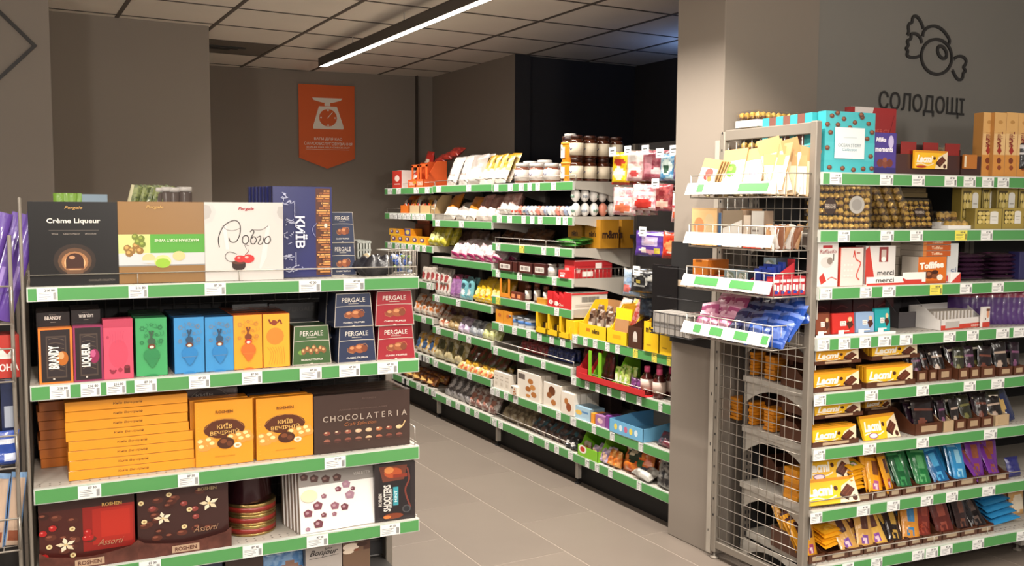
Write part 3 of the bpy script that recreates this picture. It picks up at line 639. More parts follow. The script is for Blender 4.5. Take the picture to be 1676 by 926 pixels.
box_item('chocolate_box', 'large brown kraft chocolate box with green band and marzipan sweets, top shelf', 'chocolate box', GL, (192, 330, 334), Z1, .035, .04, gloss('#8f6a3c'), gloss('#7d5a33'), green +
    [('t', 'MARZIPAN PORT WINE', .67, .475, .035, '#dfe9cf', {'w': .52, 'rot': 180}), ('t', 'Pergale', .42, .07, .045, '#caa25c', {'sh': .3, 'w': .2})], split=True)
dob = [('p', [(0, .02), (.10, .03), (.15, .12), (.10, .24), (0, .28)], '#cbc7c4'), ('p', [(.0, .03), (.07, .05), (.09, .12), (.06, .2), (0, .22)], '#b7b3b0'), ('p', [(1, .03), (.90, .03), (.86, .14), (.92, .28), (1, .30)], '#cfcbc8'), ('p', [(1, .05), (.94, .05), (.92, .13), (.95, .2), (1, .22)], '#bab6b3'), ('e', .62, .5, .04, .02, '#c9c2bf'), ('p', [(.78, .3), (.83, .3), (.78, .7), (.70, .86), (.68, .84)], '#dcd8d6'), ('p', [(.22, .3), (.27, .3), (.30, .6), (.26, .6)], '#dedad8')]
dob += [('s', [(.18, .57), (.17, .45), (.24, .30), (.37, .23), (.44, .28), (.44, .40), (.39, .5), (.32, .50), (.30, .45)], .012, '#3b3434'), ('s', [(.22, .30), (.28, .35), (.36, .36), (.44, .33)], .008, '#8a8382'),
    ('s', [(.52, .42), (.48, .44), (.47, .50), (.50, .53), (.54, .51), (.55, .45), (.52, .42)], .012, '#3b3434'), ('s', [(.57, .38), (.60, .35), (.62, .38), (.58, .46), (.58, .52), (.62, .53), (.65, .48), (.62, .44), (.59, .46)], .012, '#3b3434'),
    ('s', [(.66, .45), (.70, .43), (.70, .47), (.67, .53), (.72, .53), (.75, .45)], .011, '#3b3434'), ('s', [(.79, .44), (.76, .47), (.76, .52), (.80, .53), (.83, .49), (.82, .44), (.79, .44)], .012, '#3b3434'),
    ('s', [(.62, .35), (.72, .35), (.80, .30)], .008, '#77706e'), ('s', [(.52, .60), (.50, .54), (.56, .56)], .008, '#8a8382'), ('s', [(.40, .66), (.30, .63), (.25, .68), (.28, .74), (.36, .76)], .01, '#7c7675')]
dob += [('e', .42, .81, .085, .06, '#2f1710'), ('r', .335, .76, .505, .82, '#2f1710'), ('e', .42, .765, .085, .025, '#5a3122'), ('e', .44, .72, .075, .045, '#c42a2c'), ('e', .54, .72, .08, .055, '#cf3131'), ('e', .42, .705, .02, .012, '#eda09a'), ('e', .52, .70, .025, .015, '#f2b3ad'), ('s', [(.5, .67), (.54, .63), (.55, .60)], .006, '#8a2a2a')]
box_item('chocolate_box', 'large white chocolate box with handwritten word and red cherries, top shelf', 'chocolate box', GL, (334, 331, 463), Z1, .03, .04, gloss('#d2cdc8'), gloss('#bdb7b2'), dob + [('t', 'Pergale', .52, .085, .05, '#b02a33', {'sh': .3, 'w': .2, 'b': .02})], split=True)
kb = '#262a66'; gold = '#b9783c'; W1 = '#c3c7e2'
ky = [('r', .72, .02, .97, .98, '#5a3327')]
r3 = random.Random(5)
for j in range(34):
    y = .04 + j * .027; wv = .10 + .13 * abs(math.sin(j * .55)); ky += [('r', .96 - wv, y, .96, y + .018, ['#c98a4c', '#a8663a', '#d9a25e'][j % 3])]
    for q in range(2): xx = .96 - wv * r3.random(); ky += [('r', xx, y + .003, xx + .018, y + .015, '#5a3327')]
ky += [('e', .88, .43, .03, .025, '#e6d7c8'), ('s', [(.70, .55), (.66, .5), (.66, .45), (.73, .40)], .006, '#8a8fb8')]
for (x0, y0, x1, y1) in ((.12, .08, .40, .18), (.20, .33, .36, .40), (.14, .42, .30, .62), (.12, .74, .34, .80), (.20, .86, .46, .94)):
    for j in range(9):
        a0, b0 = r3.uniform(x0, x1), r3.uniform(y0, y1); ky += [('s', [(a0, b0), (a0 + r3.uniform(-.05, .05), b0 + r3.uniform(-.02, .02)), (a0 + r3.uniform(-.09, .09), b0 + r3.uniform(-.03, .03))], .007, W1)]
ky += [('t', 'КИЇВ', .46, .50, .13, '#e0e2f2', {'rot': -90, 'w': .35, 'b': .03}), ('t', 'ПОДАРУНКОВИЙ НАБІР', .35, .25, .018, W1, {'rot': -90, 'w': .18}), ('t', 'ШОКОЛАДНІ ЦУКЕРКИ', .36, .80, .018, W1, {'rot': -90, 'w': .16})]
o, (w_, h_) = box_item('chocolate_box', 'tall blue city souvenir chocolate box with gold skyline strip, front of its row', 'chocolate box', GL, (446, 305, 543), Z1, .10, .03, gloss(kb), gloss('#23244a'), ky, split=True)
for i in range(7):
    box_item('chocolate_box', 'blue city souvenir chocolate box, %s behind the front one' % ['next', 'second', 'third', 'fourth', 'fifth', 'sixth', 'seventh'][i], 'chocolate box', GL, ('m', GL.at(494, 430, .10)[0] + .004 - .006 * i, w_, h_), Z1, .135 + .034 * i, .028, gloss(kb), gloss('#2b2c55'), [('r', .72, .02, .97, .98, '#5a3327')], group='blue city souvenir boxes on the top shelf')
def pergale(c, c2, word='CLASSIC', ed='#c9c0b4', nut='truf'):
    a = [('r', 0, 0, 1, .018, ed), ('r', 0, .982, 1, 1, ed), ('r', 0, 0, .015, 1, ed), ('r', .985, 0, 1, 1, ed), ('s', [(0, .40), (.3, .385), (.7, .385), (1, .40)], .014, ed), ('r', .46, .96, .52, 1, ed),
        ('t', 'PERGALE', .5, .20, .13, '#e6dfd6', {'w': .66, 'b': .0}), ('r', .36, .305, .64, .317, ed), ('t', word + ' TRUFFLES', .5, .87, .045, '#e6dfd6', {'w': .56, 'b': .02})]
    if nut == 'truf': a += [('e', .38, .64, .12, .11, '#8a4a2c'), ('e', .58, .62, .15, .13, '#9c5632'), ('e', .70, .63, .09, .10, '#7c3e24'), ('e', .55, .58, .08, .05, '#c98a5c'), ('e', .36, .60, .06, .04, '#c98a5c'), ('s', [(.24, .60), (.26, .70), (.4, .75)], .012, '#c58a58'), ('s', [(.62, .52), (.74, .50), (.80, .6)], .012, '#c58a58')]
    else: a += [('e', .22, .68, .09, .06, '#6f9a3c')] + nuts([(.28, .66), (.38, .60), (.48, .66), (.56, .58), (.64, .66), (.74, .6), (.82, .64)], .065, '#8a5a34', '#d3a671', 1.3) 
    return a
bl, rd, gn = '#27314f', '#9c2631', '#3f5f33'
for (p, z, t_) in (((540, 397, 583), Z1, 'lower'), ((541, 347, 580), None, 'upper')):
    if z is None: z = Z1 + hh_
    o, (ww_, hh_) = box_item('truffle_box', t_ + ' of two navy truffle boxes stacked beside the tall blue box, top shelf', 'truffle box', GL, p, z, .14, .11, gloss(bl), gloss('#1d2238'), pergale(bl, 0), taper=.12)
x, w, h = px(GL, 585, 394, 606, Z1, .2); g = MB()
g.box(-w / 2, 0, 0, w / 2, .15, .006, PLASTIC)
for i in range(5): g.box(-w / 2 + i * w / 4.4, 0, 0, -w / 2 + i * w / 4.4 + .006, .15, h, PLASTIC)
for j in range(5): g.box(-w / 2, 0, h * j / 4.3, w / 2 + .004, .004, h * j / 4.3 + .006, PLASTIC)
solo('plastic_crate', g, 'small grey slotted plastic crate on the top shelf', 'crate', GL.w(x, .2, Z1), (0, 0, GL.yaw))
x, w, h = px(GL, 590, 417, 655, Z1, .08)
g = bag_mb(w * 1.0, .16, .06, foil('#17171f', .3, 40, .8), [('r', .25, .15, .6, .5, foil('#b3a384', .3, 40, .8))], 3, 14, 12, wob=.3)
solo('black_bag', g, 'crumpled black and beige film bag lying at right end of top shelf', 'bag', GL.w(x, .06, Z1 + .03), (math.radians(-86), 0, GL.yaw + .2))
x, w, h = px(GL, 636, 406, 683, Z1, .06); r = root('wire_basket', 'small wire basket of wrapped sweets at right end of top shelf', 'basket', GL.w(x, .06, Z1), GL.yaw)
g = MB(); h *= .9
for z in (.003, h): g.tube([(-w / 2, 0, z), (w / 2, 0, z), (w / 2, .14, z), (-w / 2, .14, z)], .0018, WIRE, 5, True)
for i in range(9): g.bar((-w / 2 + w * i / 8, 0, 0), (-w / 2 + w * i / 8, 0, h), .0012, WIRE); g.bar((w / 2, .14 * i / 8, 0), (w / 2, .14 * i / 8, h), .0012, WIRE); g.bar((-w / 2 + w * i / 8, 0, .003), (-w / 2 + w * i / 8, .14, .003), .0012, WIRE)
part('wire_frame', g, r)
g = MB()
for i in range(46): g.ball((rnd.uniform(-w / 2 + .012, w / 2 - .012), rnd.uniform(.015, .125), rnd.uniform(.012, h * .8)), .009, rnd.choice(['#3556a8', '#c9cdd6', '#7d9a4a', '#b9c3d8']), 5, .7, .3)
part('wrapped_sweets', g, r, kind='stuff')
# --- goods on the rear run, seen above the boxes
for i in range(5):
    x, w, h = px(GL, 93 + i * 7, 316, 100 + i * 7, Z1, .62)
    bag('sweets_bag', 'small orange and green sweets bag peeking over the black box, %s' % ords(i, 5), 'bag', GL.w(x, .62, Z1), .04, h, .02, foil('#e08a25', .3), [('r', 0, 0, 1, .3, foil('#7aa53a', .3)), ('e', .5, .6, .3, .2, foil('#d8621c', .3))], i, (0, 0, GL.yaw), 'orange and green bags on the rear run', 'og')
x, w, h = px(GL, 132, 318, 176, Z1, .62); box_item('blue_pack', 'flat blue pack peeking over the black box, rear run', 'pack', GL, ('m', x, w, h), Z1, .62, .12, mat('#3f5f7d'), None, [('r', 0, 0, 1, .1, '#8a9fb0')])
for i in range(9):
    x, w, h = px(GL, 176 + i * 7.2, 307, 196 + i * 7.2, Z1, .62)
    bag('wafer_bag', 'slim olive green bag leaning in a row on the rear run, %s' % ords(i, 9), 'bag', GL.w(x, .62 + .004 * i, Z1), w, h * 1.06, .018, foil('#4d5a2c', .35, 60, .5, 0, '#8a9455'), [('r', 0, .0, .25, .25, foil('#d6cfa8'))] if i == 0 else [], i, (0, .25, GL.yaw), 'olive green bags on the rear run', 'olv%d' % (i == 0))
for i in range(5):
    x, w, h = px(GL, [241, 251, 266, 278, 293][i], 306 + (i % 2), [252, 266, 279, 292, 313][i], Z1, .64); rr = .029
    r = root('sweets_jar', 'clear lidded jar with red white label on the rear run, %s' % ords(i, 5), 'jar', GL.w(x, .66, Z1), 0, 'clear jars on the rear run')
    part('jar', MB().lathe([(rr * .9, 0), (rr, .01), (rr, h - .025), (rr * .86, h - .016)], mat('#5a4f4b', .2), 14), r); part('lid', MB().lathe([(rr * 1.02, h - .018), (rr * 1.02, h), (rr * .9, h + .001)], mat('#c9c4bf', .3), 14), r, 'pale grey lid')
    part('label', MB().lathe([(rr * 1.01, h * .2), (rr * 1.01, h * .7)], mat('#d8d2cf'), 14).box(-.007, -rr * 1.04, h * .3, .007, -rr, h * .6, mat('#a63035')), r)
# --- second shelf
def liqueur(word, bc, blob, x):
    return [('r', 0, 0, 1, 1, bc), ('r', .07, .03, .93, .97, '#241a1c'), ('r', .22, .14, .82, .90, '#4b3d36'), ('r', .26, .17, .78, .87, '#2c2225')] + [('s', [(.3, .2 + .08 * i), (.5, .18 + .08 * i), (.75, .22 + .08 * i)], .008, '#6a5a4c') for i in range(8)] + [('e', .7, .55, .17, .13, blob), ('e', .66, .50, .09, .07, '#d9a070' if blob[1] == 'b' else '#c05a86'), ('r', .33, .30, .55, .74, '#1d1516'), ('t', word, .44, .52, .17, '#efe9e2', {'rot': 90, 'w': .42, 'b': .04}), ('r', .4, .90, .46, .93, '#c4bdb6')]
for (xl, xr, yt, word, bc, blob) in ((62, 118, 537, 'BRANDY', '#e07a28', '#b5651f'), (119, 168, 533, 'LIQUEUR', '#8d2c55', '#8d2450')):
    box_item('chocolate_box', 'black %s chocolate box with %s edge at left of second shelf' % (word.lower(), 'orange' if word[0] == 'B' else 'plum'), 'chocolate box', GL, (xl, yt, xr), Z2, .015, .05, gloss(bc), gloss(bc), liqueur(word, bc, blob, 0), split=True)
    x, w, h = px(GL, xl - 3, yt - 27, xr - 4, Z2, .09)
    for q in range(3): box_item('chocolate_box', 'black %s chocolate box standing behind the front one, %s' % (word.lower(), ['first', 'second', 'third'][q]), 'chocolate box', GL, ('m', x, w, h), Z2, .075 + .06 * q, .05, gloss('#241d1e'), gloss('#332a2b'), [('t', word, .5, .085, .055, '#d8d2ca', {'w': .5, 'rot': 0 if word[0] == 'B' else 180, 'b': .04}), ('r', .42, .14, .58, .15, '#8f857d'), ('r', .38, .035, .6, .04, '#8f857d')], group='black %s boxes behind' % word.lower(), key='bk' + word)
def lacy(c, dark, lc, ic):
    r4 = random.Random(3); a = []
    for (fx, fy, fr) in ((.22, .18, .1), (.5, .12, .07), (.78, .17, .1), (.2, .42, .08), (.8, .4, .09), (.35, .3, .06), (.66, .29, .06)):
        for k in range(6): t = k * 1.047; a.append(('e', fx + fr * .6 * math.cos(t), fy + fr * .32 * math.sin(t), fr * .3, fr * .16, lc))
    for i in range(14):
        x0, y0 = r4.uniform(.1, .9), r4.uniform(.08, .42); a.append(('s', [(x0, y0), (x0 + r4.uniform(-.08, .08), y0 + .05), (x0 + r4.uniform(-.12, .12), y0 + .08)], .007, lc))
    a += [('e', .5, .64, .26, .12, dark), ('p', [(.3, .66), (.4, .8), (.5, .86), (.62, .8), (.72, .66)], dark), ('e', .5, .40, .13, .06, ic[0]), ('s', [(.44, .22), (.5, .3), (.56, .22)], .03, ic[0]), ('s', [(.5, .28), (.48, .34), (.5, .38)], .03, ic[0]), ('e', .5, .49, .13, .045, ic[1]), ('e', .5, .5, .07, .025, '#efe0d0'), ('e', .5, 1.0, .2, .035, dark), ('r', .25, .70, .75, .707, lc)]
    return a
pk = [('e', .5, .58, .33, .24, '#cf4a63'), ('r', 0, 0, 1, .14, '#b8405a'), ('s', [(.2, .84), (.3, .88), (.42, .85)], .03, '#7c2238'), ('e', .3, .88, .09, .035, '#8b2b3f'), ('e', .55, .85, .08, .04, '#a33449'), ('r', .68, .80, .88, .91, '#5c1c26'), ('e', .78, .80, .1, .03, '#7c2c36'), ('e', .15, .3, .05, .03, '#b03a55')] + [('s', [(.2 + .1 * i, .2), (.25 + .08 * i, .3), (.2 + .1 * i, .4)], .006, '#c04a66') for i in range(6)]
LB = [((168, 522, 217), '#d9536c', pk, 'coral pink', '#b23a53'), ((221, 520, 273), '#46a566', lacy('', '#2f8550', '#2f7d4d', ('#3a5a44', '#6d3a25')), 'green', '#2f7d4d'),
      ((284, 519, 334), '#3f92cf', lacy('', '#2a7fc0', '#6f86a0', ('#2c4a66', '#6d3a25')), 'sky blue', '#1f4d79'), ((335, 518, 382), '#3f92cf', lacy('', '#2a7fc0', '#6f86a0', ('#2c4a66', '#6d3a25')), 'sky blue', '#1f4d79'),
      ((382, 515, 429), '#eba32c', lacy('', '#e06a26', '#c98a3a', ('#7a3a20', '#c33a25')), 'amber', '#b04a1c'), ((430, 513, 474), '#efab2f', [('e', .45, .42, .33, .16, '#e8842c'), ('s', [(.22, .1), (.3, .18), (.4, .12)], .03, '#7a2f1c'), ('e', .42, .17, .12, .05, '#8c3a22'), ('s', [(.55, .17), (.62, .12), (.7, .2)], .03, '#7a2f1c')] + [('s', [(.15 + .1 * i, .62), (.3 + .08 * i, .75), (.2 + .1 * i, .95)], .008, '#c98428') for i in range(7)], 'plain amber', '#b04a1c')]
for i, (p, c, art, nm, dk) in enumerate(LB):
    lbl = {0: 'coral pink chocolate carton beside the black plum-edged box', 1: 'green chocolate carton with lace print on second shelf', 2: 'left of two sky blue lace print cartons on second shelf', 3: 'right of two sky blue lace print cartons on second shelf', 4: 'amber carton with orange lantern print on second shelf', 5: 'amber carton with orange disc and wrapped sweet, beside green truffle box'}[i]
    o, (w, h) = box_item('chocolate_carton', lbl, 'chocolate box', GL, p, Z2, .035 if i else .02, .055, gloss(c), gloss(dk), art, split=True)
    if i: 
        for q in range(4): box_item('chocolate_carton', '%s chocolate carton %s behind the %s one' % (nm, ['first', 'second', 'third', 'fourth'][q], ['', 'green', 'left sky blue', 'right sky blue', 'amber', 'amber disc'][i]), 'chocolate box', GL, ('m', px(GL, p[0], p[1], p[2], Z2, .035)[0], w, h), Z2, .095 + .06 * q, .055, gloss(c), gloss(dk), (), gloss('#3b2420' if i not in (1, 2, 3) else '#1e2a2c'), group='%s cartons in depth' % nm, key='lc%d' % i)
PG = [((478, 533, 542), None, gn, 'HAZELNUT', 'green truffle box with nuts on second shelf', .04, 'x'), ((553, 534, 616, 586), None, bl, 'CLASSIC', 'lower navy truffle box of the pair on second shelf', .02, 'b'), ((547, 480, 611, 530), 1, bl, 'CLASSIC', 'upper navy truffle box of the pair on second shelf', .02, 'b'),
      ((617, 532, 680, 584), None, rd, 'CLASSIC', 'lower red truffle box at right end of second shelf', .02, 'r'), ((614, 476, 678, 530), 1, rd, 'CLASSIC', 'upper red truffle box at right end of second shelf', .02, 'r')]
hp = 0
for p, up, c, wd, lb, dp, k in PG:
    z = Z2 + (hp if up else 0)
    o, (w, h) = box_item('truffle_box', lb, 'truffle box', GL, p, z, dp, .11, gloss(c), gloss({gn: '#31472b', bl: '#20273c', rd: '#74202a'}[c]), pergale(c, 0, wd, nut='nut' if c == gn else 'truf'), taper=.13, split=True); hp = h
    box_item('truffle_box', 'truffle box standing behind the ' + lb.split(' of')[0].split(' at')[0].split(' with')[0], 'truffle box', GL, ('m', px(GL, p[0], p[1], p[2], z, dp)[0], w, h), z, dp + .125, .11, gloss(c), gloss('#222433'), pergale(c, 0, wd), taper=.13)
# dark boxes deeper on second shelf
for i, (a, b, t_) in enumerate(((440, 545, 495), (380, 438, 497))):
    box_item('truffle_box', 'dark box deep on second shelf, %s one' % ['right', 'left'][i], 'truffle box', GL, (a, t_, b), Z2, .28, .1, gloss('#1d1a1c'), None, [('t', 'PERGALE', .5, .12, .09, '#4b4644', {'w': .4})])
# --- third shelf: stacks of thin orange boxes
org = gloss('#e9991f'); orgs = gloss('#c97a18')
x0, w0, _ = px(GL, 113, 700, 319, Z3, .05, 770); hh = .0333; shifts = [0, 0, -.002, -.002, -.012, -.014, -.013, -.013]
wd = [.004, -.002, .0, -.004, -.010, -.012, -.012, -.012]
for i in range(8):
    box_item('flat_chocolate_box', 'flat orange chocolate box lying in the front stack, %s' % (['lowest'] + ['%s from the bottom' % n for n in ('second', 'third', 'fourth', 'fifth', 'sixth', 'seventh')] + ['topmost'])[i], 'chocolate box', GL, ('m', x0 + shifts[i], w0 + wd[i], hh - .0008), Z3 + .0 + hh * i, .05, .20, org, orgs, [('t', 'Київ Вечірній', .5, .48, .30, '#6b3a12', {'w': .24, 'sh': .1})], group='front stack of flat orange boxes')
x1, w1, _ = px(GL, 57, 700, 150, Z3, .23, 740)
for i in range(7):
    box_item('flat_chocolate_box', 'flat orange box in the shaded stack behind, %s' % (['lowest'] + ['%s from the bottom' % n for n in ('second', 'third', 'fourth', 'fifth', 'sixth')] + ['topmost'])[i], 'chocolate box', GL, ('m', .14 - .003 * (i % 3), .22, hh - .0008), Z3 + hh * i, .262, .15, gloss('#c9701c'), gloss('#b8641a'), (), rz=2, group='rear stack of flat orange boxes')  # same orange boxes as in front; their shade is put into the darker colour
kv = [('e', .5, .44, .36, .15, '#5a2c16'), ('s', [(.14, .44), (.3, .31), (.5, .285), (.7, .31), (.86, .44)], .008, '#a8733a')] + nuts([(.10, .62), (.24, .60), (.30, .66), (.18, .70), (.12, .70), (.76, .56), (.88, .54), (.80, .62), (.92, .60), (.62, .58)], .09, '#d69a45', '#f5dc9c', .7) + [('e', .52, .66, .15, .09, '#4a2413'), ('e', .48, .63, .06, .035, '#7d4526'), ('e', .58, .67, .05, .04, '#6b3820'), ('e', .72, .71, .07, .045, '#f3e7cc'), ('e', .72, .71, .035, .02, '#c9a068')] + [('r', .04, .04 + .05 * i, .05 + .012 * (i % 3), .045 + .05 * i, '#f0b044') for i in range(18)]
kvt = [('t', 'ROSHEN', .5, .17, .045, '#6b3a12', {'w': .3, 'b': .03}), ('t', 'КИЇВ', .5, .39, .085, '#e8b86a', {'w': .26}), ('t', 'ВЕЧІРНІЙ', .5, .485, .075, '#e8b86a', {'w': .50}), ('t', 'ШОКОЛАДНІ ЦУКЕРКИ', .5, .86, .018, '#8b5a1c', {'w': .34})]
for (p, lb, n) in (((320, 655, 415, 745), 'left upright orange evening chocolate box with brown oval on third shelf', 2), ((420, 649, 513, 740), 'right upright orange evening chocolate box with brown oval on third shelf', 1)):
    o, (w, h) = box_item('chocolate_box', lb, 'chocolate box', GL, p, Z3, .04, .03, org, orgs, kv + kvt, split=True)
    for q in range(n): box_item('chocolate_box', 'plain orange chocolate box %s behind the %s upright oval box' % (['just', 'further'][q], lb.split()[0]), 'chocolate box', GL, ('m', px(GL, p[0], p[1], p[2], Z3, .04, 745)[0] - .012, w, h + .002), Z3, .073 + .033 * q, .03, org, orgs, [])
for i in range(4): box_item('chocolate_box', 'dark brown evening chocolate box leaning in the row behind, %s' % ['first', 'second', 'third', 'fourth'][i], 'chocolate box', GL, ('m', GL.at(342, 640, .15)[0], .20, .262), Z3, .15 + .034 * i, .03, gloss('#3b221c'), gloss('#5a3a2c'), [('e', .5, .16, .36, .14, '#2a1512'), ('s', [(.14, .16), (.3, .05), (.5, .02), (.7, .05), (.86, .16)], .006, '#8a7a6c'), ('t', 'КИЇВ', .42, .10, .055, '#8f857d', {'w': .3}), ('t', 'ВЕЧІРНІЙ', .45, .18, .055, '#8f857d', {'w': .5})], group='dark brown boxes behind the orange ones')
for i in range(7): box_item('flat_chocolate_box', 'flat dark box lying behind the upright orange boxes, %s up the pile' % ['lowest', 'second', 'third', 'fourth', 'fifth', 'sixth', 'topmost'][i], 'chocolate box', GL, ('m', GL.at(448, 640, .2)[0], .20, .03), Z3 + .031 * i, .20, .18, gloss('#2a2428'), gloss('#3b3439'), (), group='flat dark boxes in depth')
cy = []
cl = ['#8a4a3a', '#5f3a34', '#9c5a48', '#d8b090', '#d3b48c', '#b5704a', '#8a4a3c', '#e0c090']
for i in range(8):
    x = .13 + .107 * i; cy += [('e', x, .66, .035, .035, cl[i]), ('e', x - .01, .645, .015, .012, '#e7c9a8'), ('e', x, .80, .035, .04, ['#a06452', '#6b4038', '#8a5040', '#9c6a58', '#d9b890', '#b06a50', '#7c4438', '#8a5244'][i]), ('r', x - .035, .80, x + .035, .835, '#4a2c26')]
cy += [('s', [(.89, .68), (.92, .64), (.945, .56)], .02, '#e3bb86')]
cyt = [('t', c_, .115 + .0745 * i, .41, .10, '#b9a99c', {'b': .0}) for i, c_ in enumerate('CHOCOLATERIA')] + [('t', 'Craft Selection', .47, .525, .06, '#a5643c', {'sh': .35, 'w': .33, 'b': 0}), ('t', 'ROSHEN', .56, .10, .03, '#5f4c45', {'w': .14}), ('t', 'ASSORTED CHOCOLATES', .5, .27, .02, '#6b574f', {'w': .5})]
o, (w, h) = box_item('chocolate_box', 'wide dark brown chocolate box with spaced lettering on third shelf', 'chocolate box', GL, (514, 642, 671, 730), Z3, .035, .035, gloss('#3c2823'), gloss('#2c1e1b'), cy + cyt, split=True)
for q in range(4): box_item('chocolate_box', 'wide dark brown chocolate box behind the lettered front one, %s' % ['first', 'second', 'third', 'fourth'][q], 'chocolate box', GL, ('m', GL.at(592, 720, .035)[0] + .002 * (q % 2), w, h * (1 + .0 * q)), Z3, .074 + .04 * q, .036, gloss('#3c2823'), gloss('#2c1e1b'), (), gloss('#4f3d35'), group='wide brown boxes in depth')
# --- fourth shelf
def assort(bg, hot, seed, cy_=.5):
    r5 = random.Random(seed); a = [('r', 0, 0, 1, .16, '#3a1d1a')]
    if hot: a += [('r', .45, .16, 1, .8, '#8d1f18'), ('r', .55, .2, .98, .72, '#a8261b'), ('r', .64, .24, .95, .62, '#b82c1d')]
    for i in range(12 if hot else 18):
        x, y = (r5.uniform(.02, .55), r5.uniform(.2, .85)) if hot else (r5.uniform(.04, .8), r5.uniform(.12, .8)); c = r5.choice(['#3b1a14', '#4f241a', '#5f2f22']); a += [('e', x, y, .06, .045, c), ('e', x - .015, y - .015, .03, .016, '#8a4f3c')]
    if hot:
        for x, y in ((.14, .40), (.04, .46), (.50, .52), (.52, .60), (.48, .60), (.05, .80)): a += [('e', x, y, .042, .045, '#b01d1d'), ('e', x - .01, y - .015, .012, .01, '#e88a80')]
    else:
        for x, y in ((.5, .28), (.16, .30), (.63, .50), (.62, .38)): a += [('e', x, y, .04, .04, '#8a3a34'), ('e', x - .01, y - .012, .015, .01, '#c98a84')]
    for x, y in (((.34, .44), (.10, .66), (.34, .82)) if hot else ((.04, .2), (.34, .12), (.56, .38), (.07, .48), (.50, .63))): a += [('e', x, y, .032, .035, '#e3cf9c'), ('e', x, y, .014, .014, '#9c7a4a')]
    for (x, y, s) in (((.27, .66, .11),) if hot else ((.27, .46, .10), (.78, .32, .115))):
        for k in range(5):
            t = math.radians(90 + 72 * k + 10); dx, dy = math.cos(t), math.sin(t); a.append(('p', [(x, y), (x + s * .5 * dx - s * .25 * dy, y - (s * .5 * dy + s * .25 * dx)), (x + s * dx, y - s * dy), (x + s * .5 * dx + s * .25 * dy, y - (s * .5 * dy - s * .25 * dx))], ['#efe0c4', '#e6d2b0'][k % 2]))
        a.append(('e', x, y, s * .17, s * .17, '#d9c08a'))
    return a
for (p, hot, lb, sd) in (((65, 812, 222, 915), 1, 'red chocolate box with cherries and flower at left of fourth shelf', 11), ((226, 793, 375, 890), 0, 'brown chocolate box with two vanilla flowers on fourth shelf', 4)):
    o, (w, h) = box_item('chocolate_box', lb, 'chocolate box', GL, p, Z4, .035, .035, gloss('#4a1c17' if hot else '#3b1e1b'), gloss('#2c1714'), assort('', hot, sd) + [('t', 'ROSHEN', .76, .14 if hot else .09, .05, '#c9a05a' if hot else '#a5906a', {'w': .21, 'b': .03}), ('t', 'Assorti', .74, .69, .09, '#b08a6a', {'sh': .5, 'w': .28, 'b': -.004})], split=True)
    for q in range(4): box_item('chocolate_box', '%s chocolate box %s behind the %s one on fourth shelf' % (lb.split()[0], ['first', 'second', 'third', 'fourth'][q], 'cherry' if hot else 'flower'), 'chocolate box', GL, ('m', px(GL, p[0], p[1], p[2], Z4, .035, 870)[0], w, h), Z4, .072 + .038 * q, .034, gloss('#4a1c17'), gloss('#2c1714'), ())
    xx = px(GL, p[0], p[1], p[2], Z4, .035, 870)[0]; m = MB(); n = 14; pts = [(-w / 2 - .004, 0)] + [(-w / 2 - .004 + (w + .008) * i / n, .036 + .022 * abs(2 * i / n - 1) ** 1.5 + (.012 if i in (0, n) else 0)) for i in range(n + 1)] + [(w / 2 + .004, 0)]
    br = surf_mat('#4a241a', '#63352a', 30, .5)
    m.prism(pts[::-1], -.022, -.018, br).box(-w / 2 - .004, -.018, 0, w / 2 + .004, .2, .003, br).box(-w / 2 - .004, -.018, 0, -w / 2 - .002, .2, .05, br).box(w / 2 + .002, -.018, 0, w / 2 + .004, .2, .05, br)
    t = root('display_tray', 'wavy brown cardboard tray holding the %s box' % ('red cherry' if hot else 'brown flower'), 'tray', GL.w(xx, .031, Z4), GL.yaw); part('cardboard_shell', m, t)
    f = MB().box(-.045, -.0232, .006, .045, -.0222, .03, mat('#b89a80')); art_on(f, [('t', 'ROSHEN', .5, .5, .6, '#5a3024', {'w': .8, 'b': .03})], .09, .024, lambda a_, b_, o_: (a_, -.0233 - o_, .006 + b_)); part('name_tag', f, t, 'pale brand tag')
x, w, _ = px(GL, 376, 820, 460, Z4, .07, 850); rr = w / 2; th = .0395
tin = MB().lathe([(rr * .97, 0), (rr, .003), (rr, .008), (rr * .985, .009)], mat('#b79b63', .25, .9), 32).lathe([(rr * .985, .009), (rr * .985, th - .012)], gloss('#8e2a22'), 32).lathe([(rr * .985, th - .012), (rr, th - .011), (rr, th - .003), (rr * .97, th), (rr * .9, th - .002)], mat('#b79b63', .25, .9), 32).mesh('round_tin')
for i in range(3): solo('round_tin', tin, 'round dark red and gold cookie tin, %s of three stacked' % ['lowest', 'middle', 'top'][i], 'tin', GL.w(x, .07 + rr, Z4 + th * i), (0, 0, GL.yaw), 'red and gold tins')
tk = .115; z0 = Z4 + th * 3 + .0005; m = MB().lathe([(rr * .93, 0), (rr * .95, .003), (rr * .95, tk - .02), (rr * .99, tk - .018), (rr * .99, tk - .002), (rr * .9, tk)], mat('#33161c', .15, .4), 32)
t = root('cookie_tin', 'tall dark glossy round tin standing on the red and gold tins', 'tin', GL.w(x - .01, .075 + rr, z0), GL.yaw); part('tin_body', m, t)
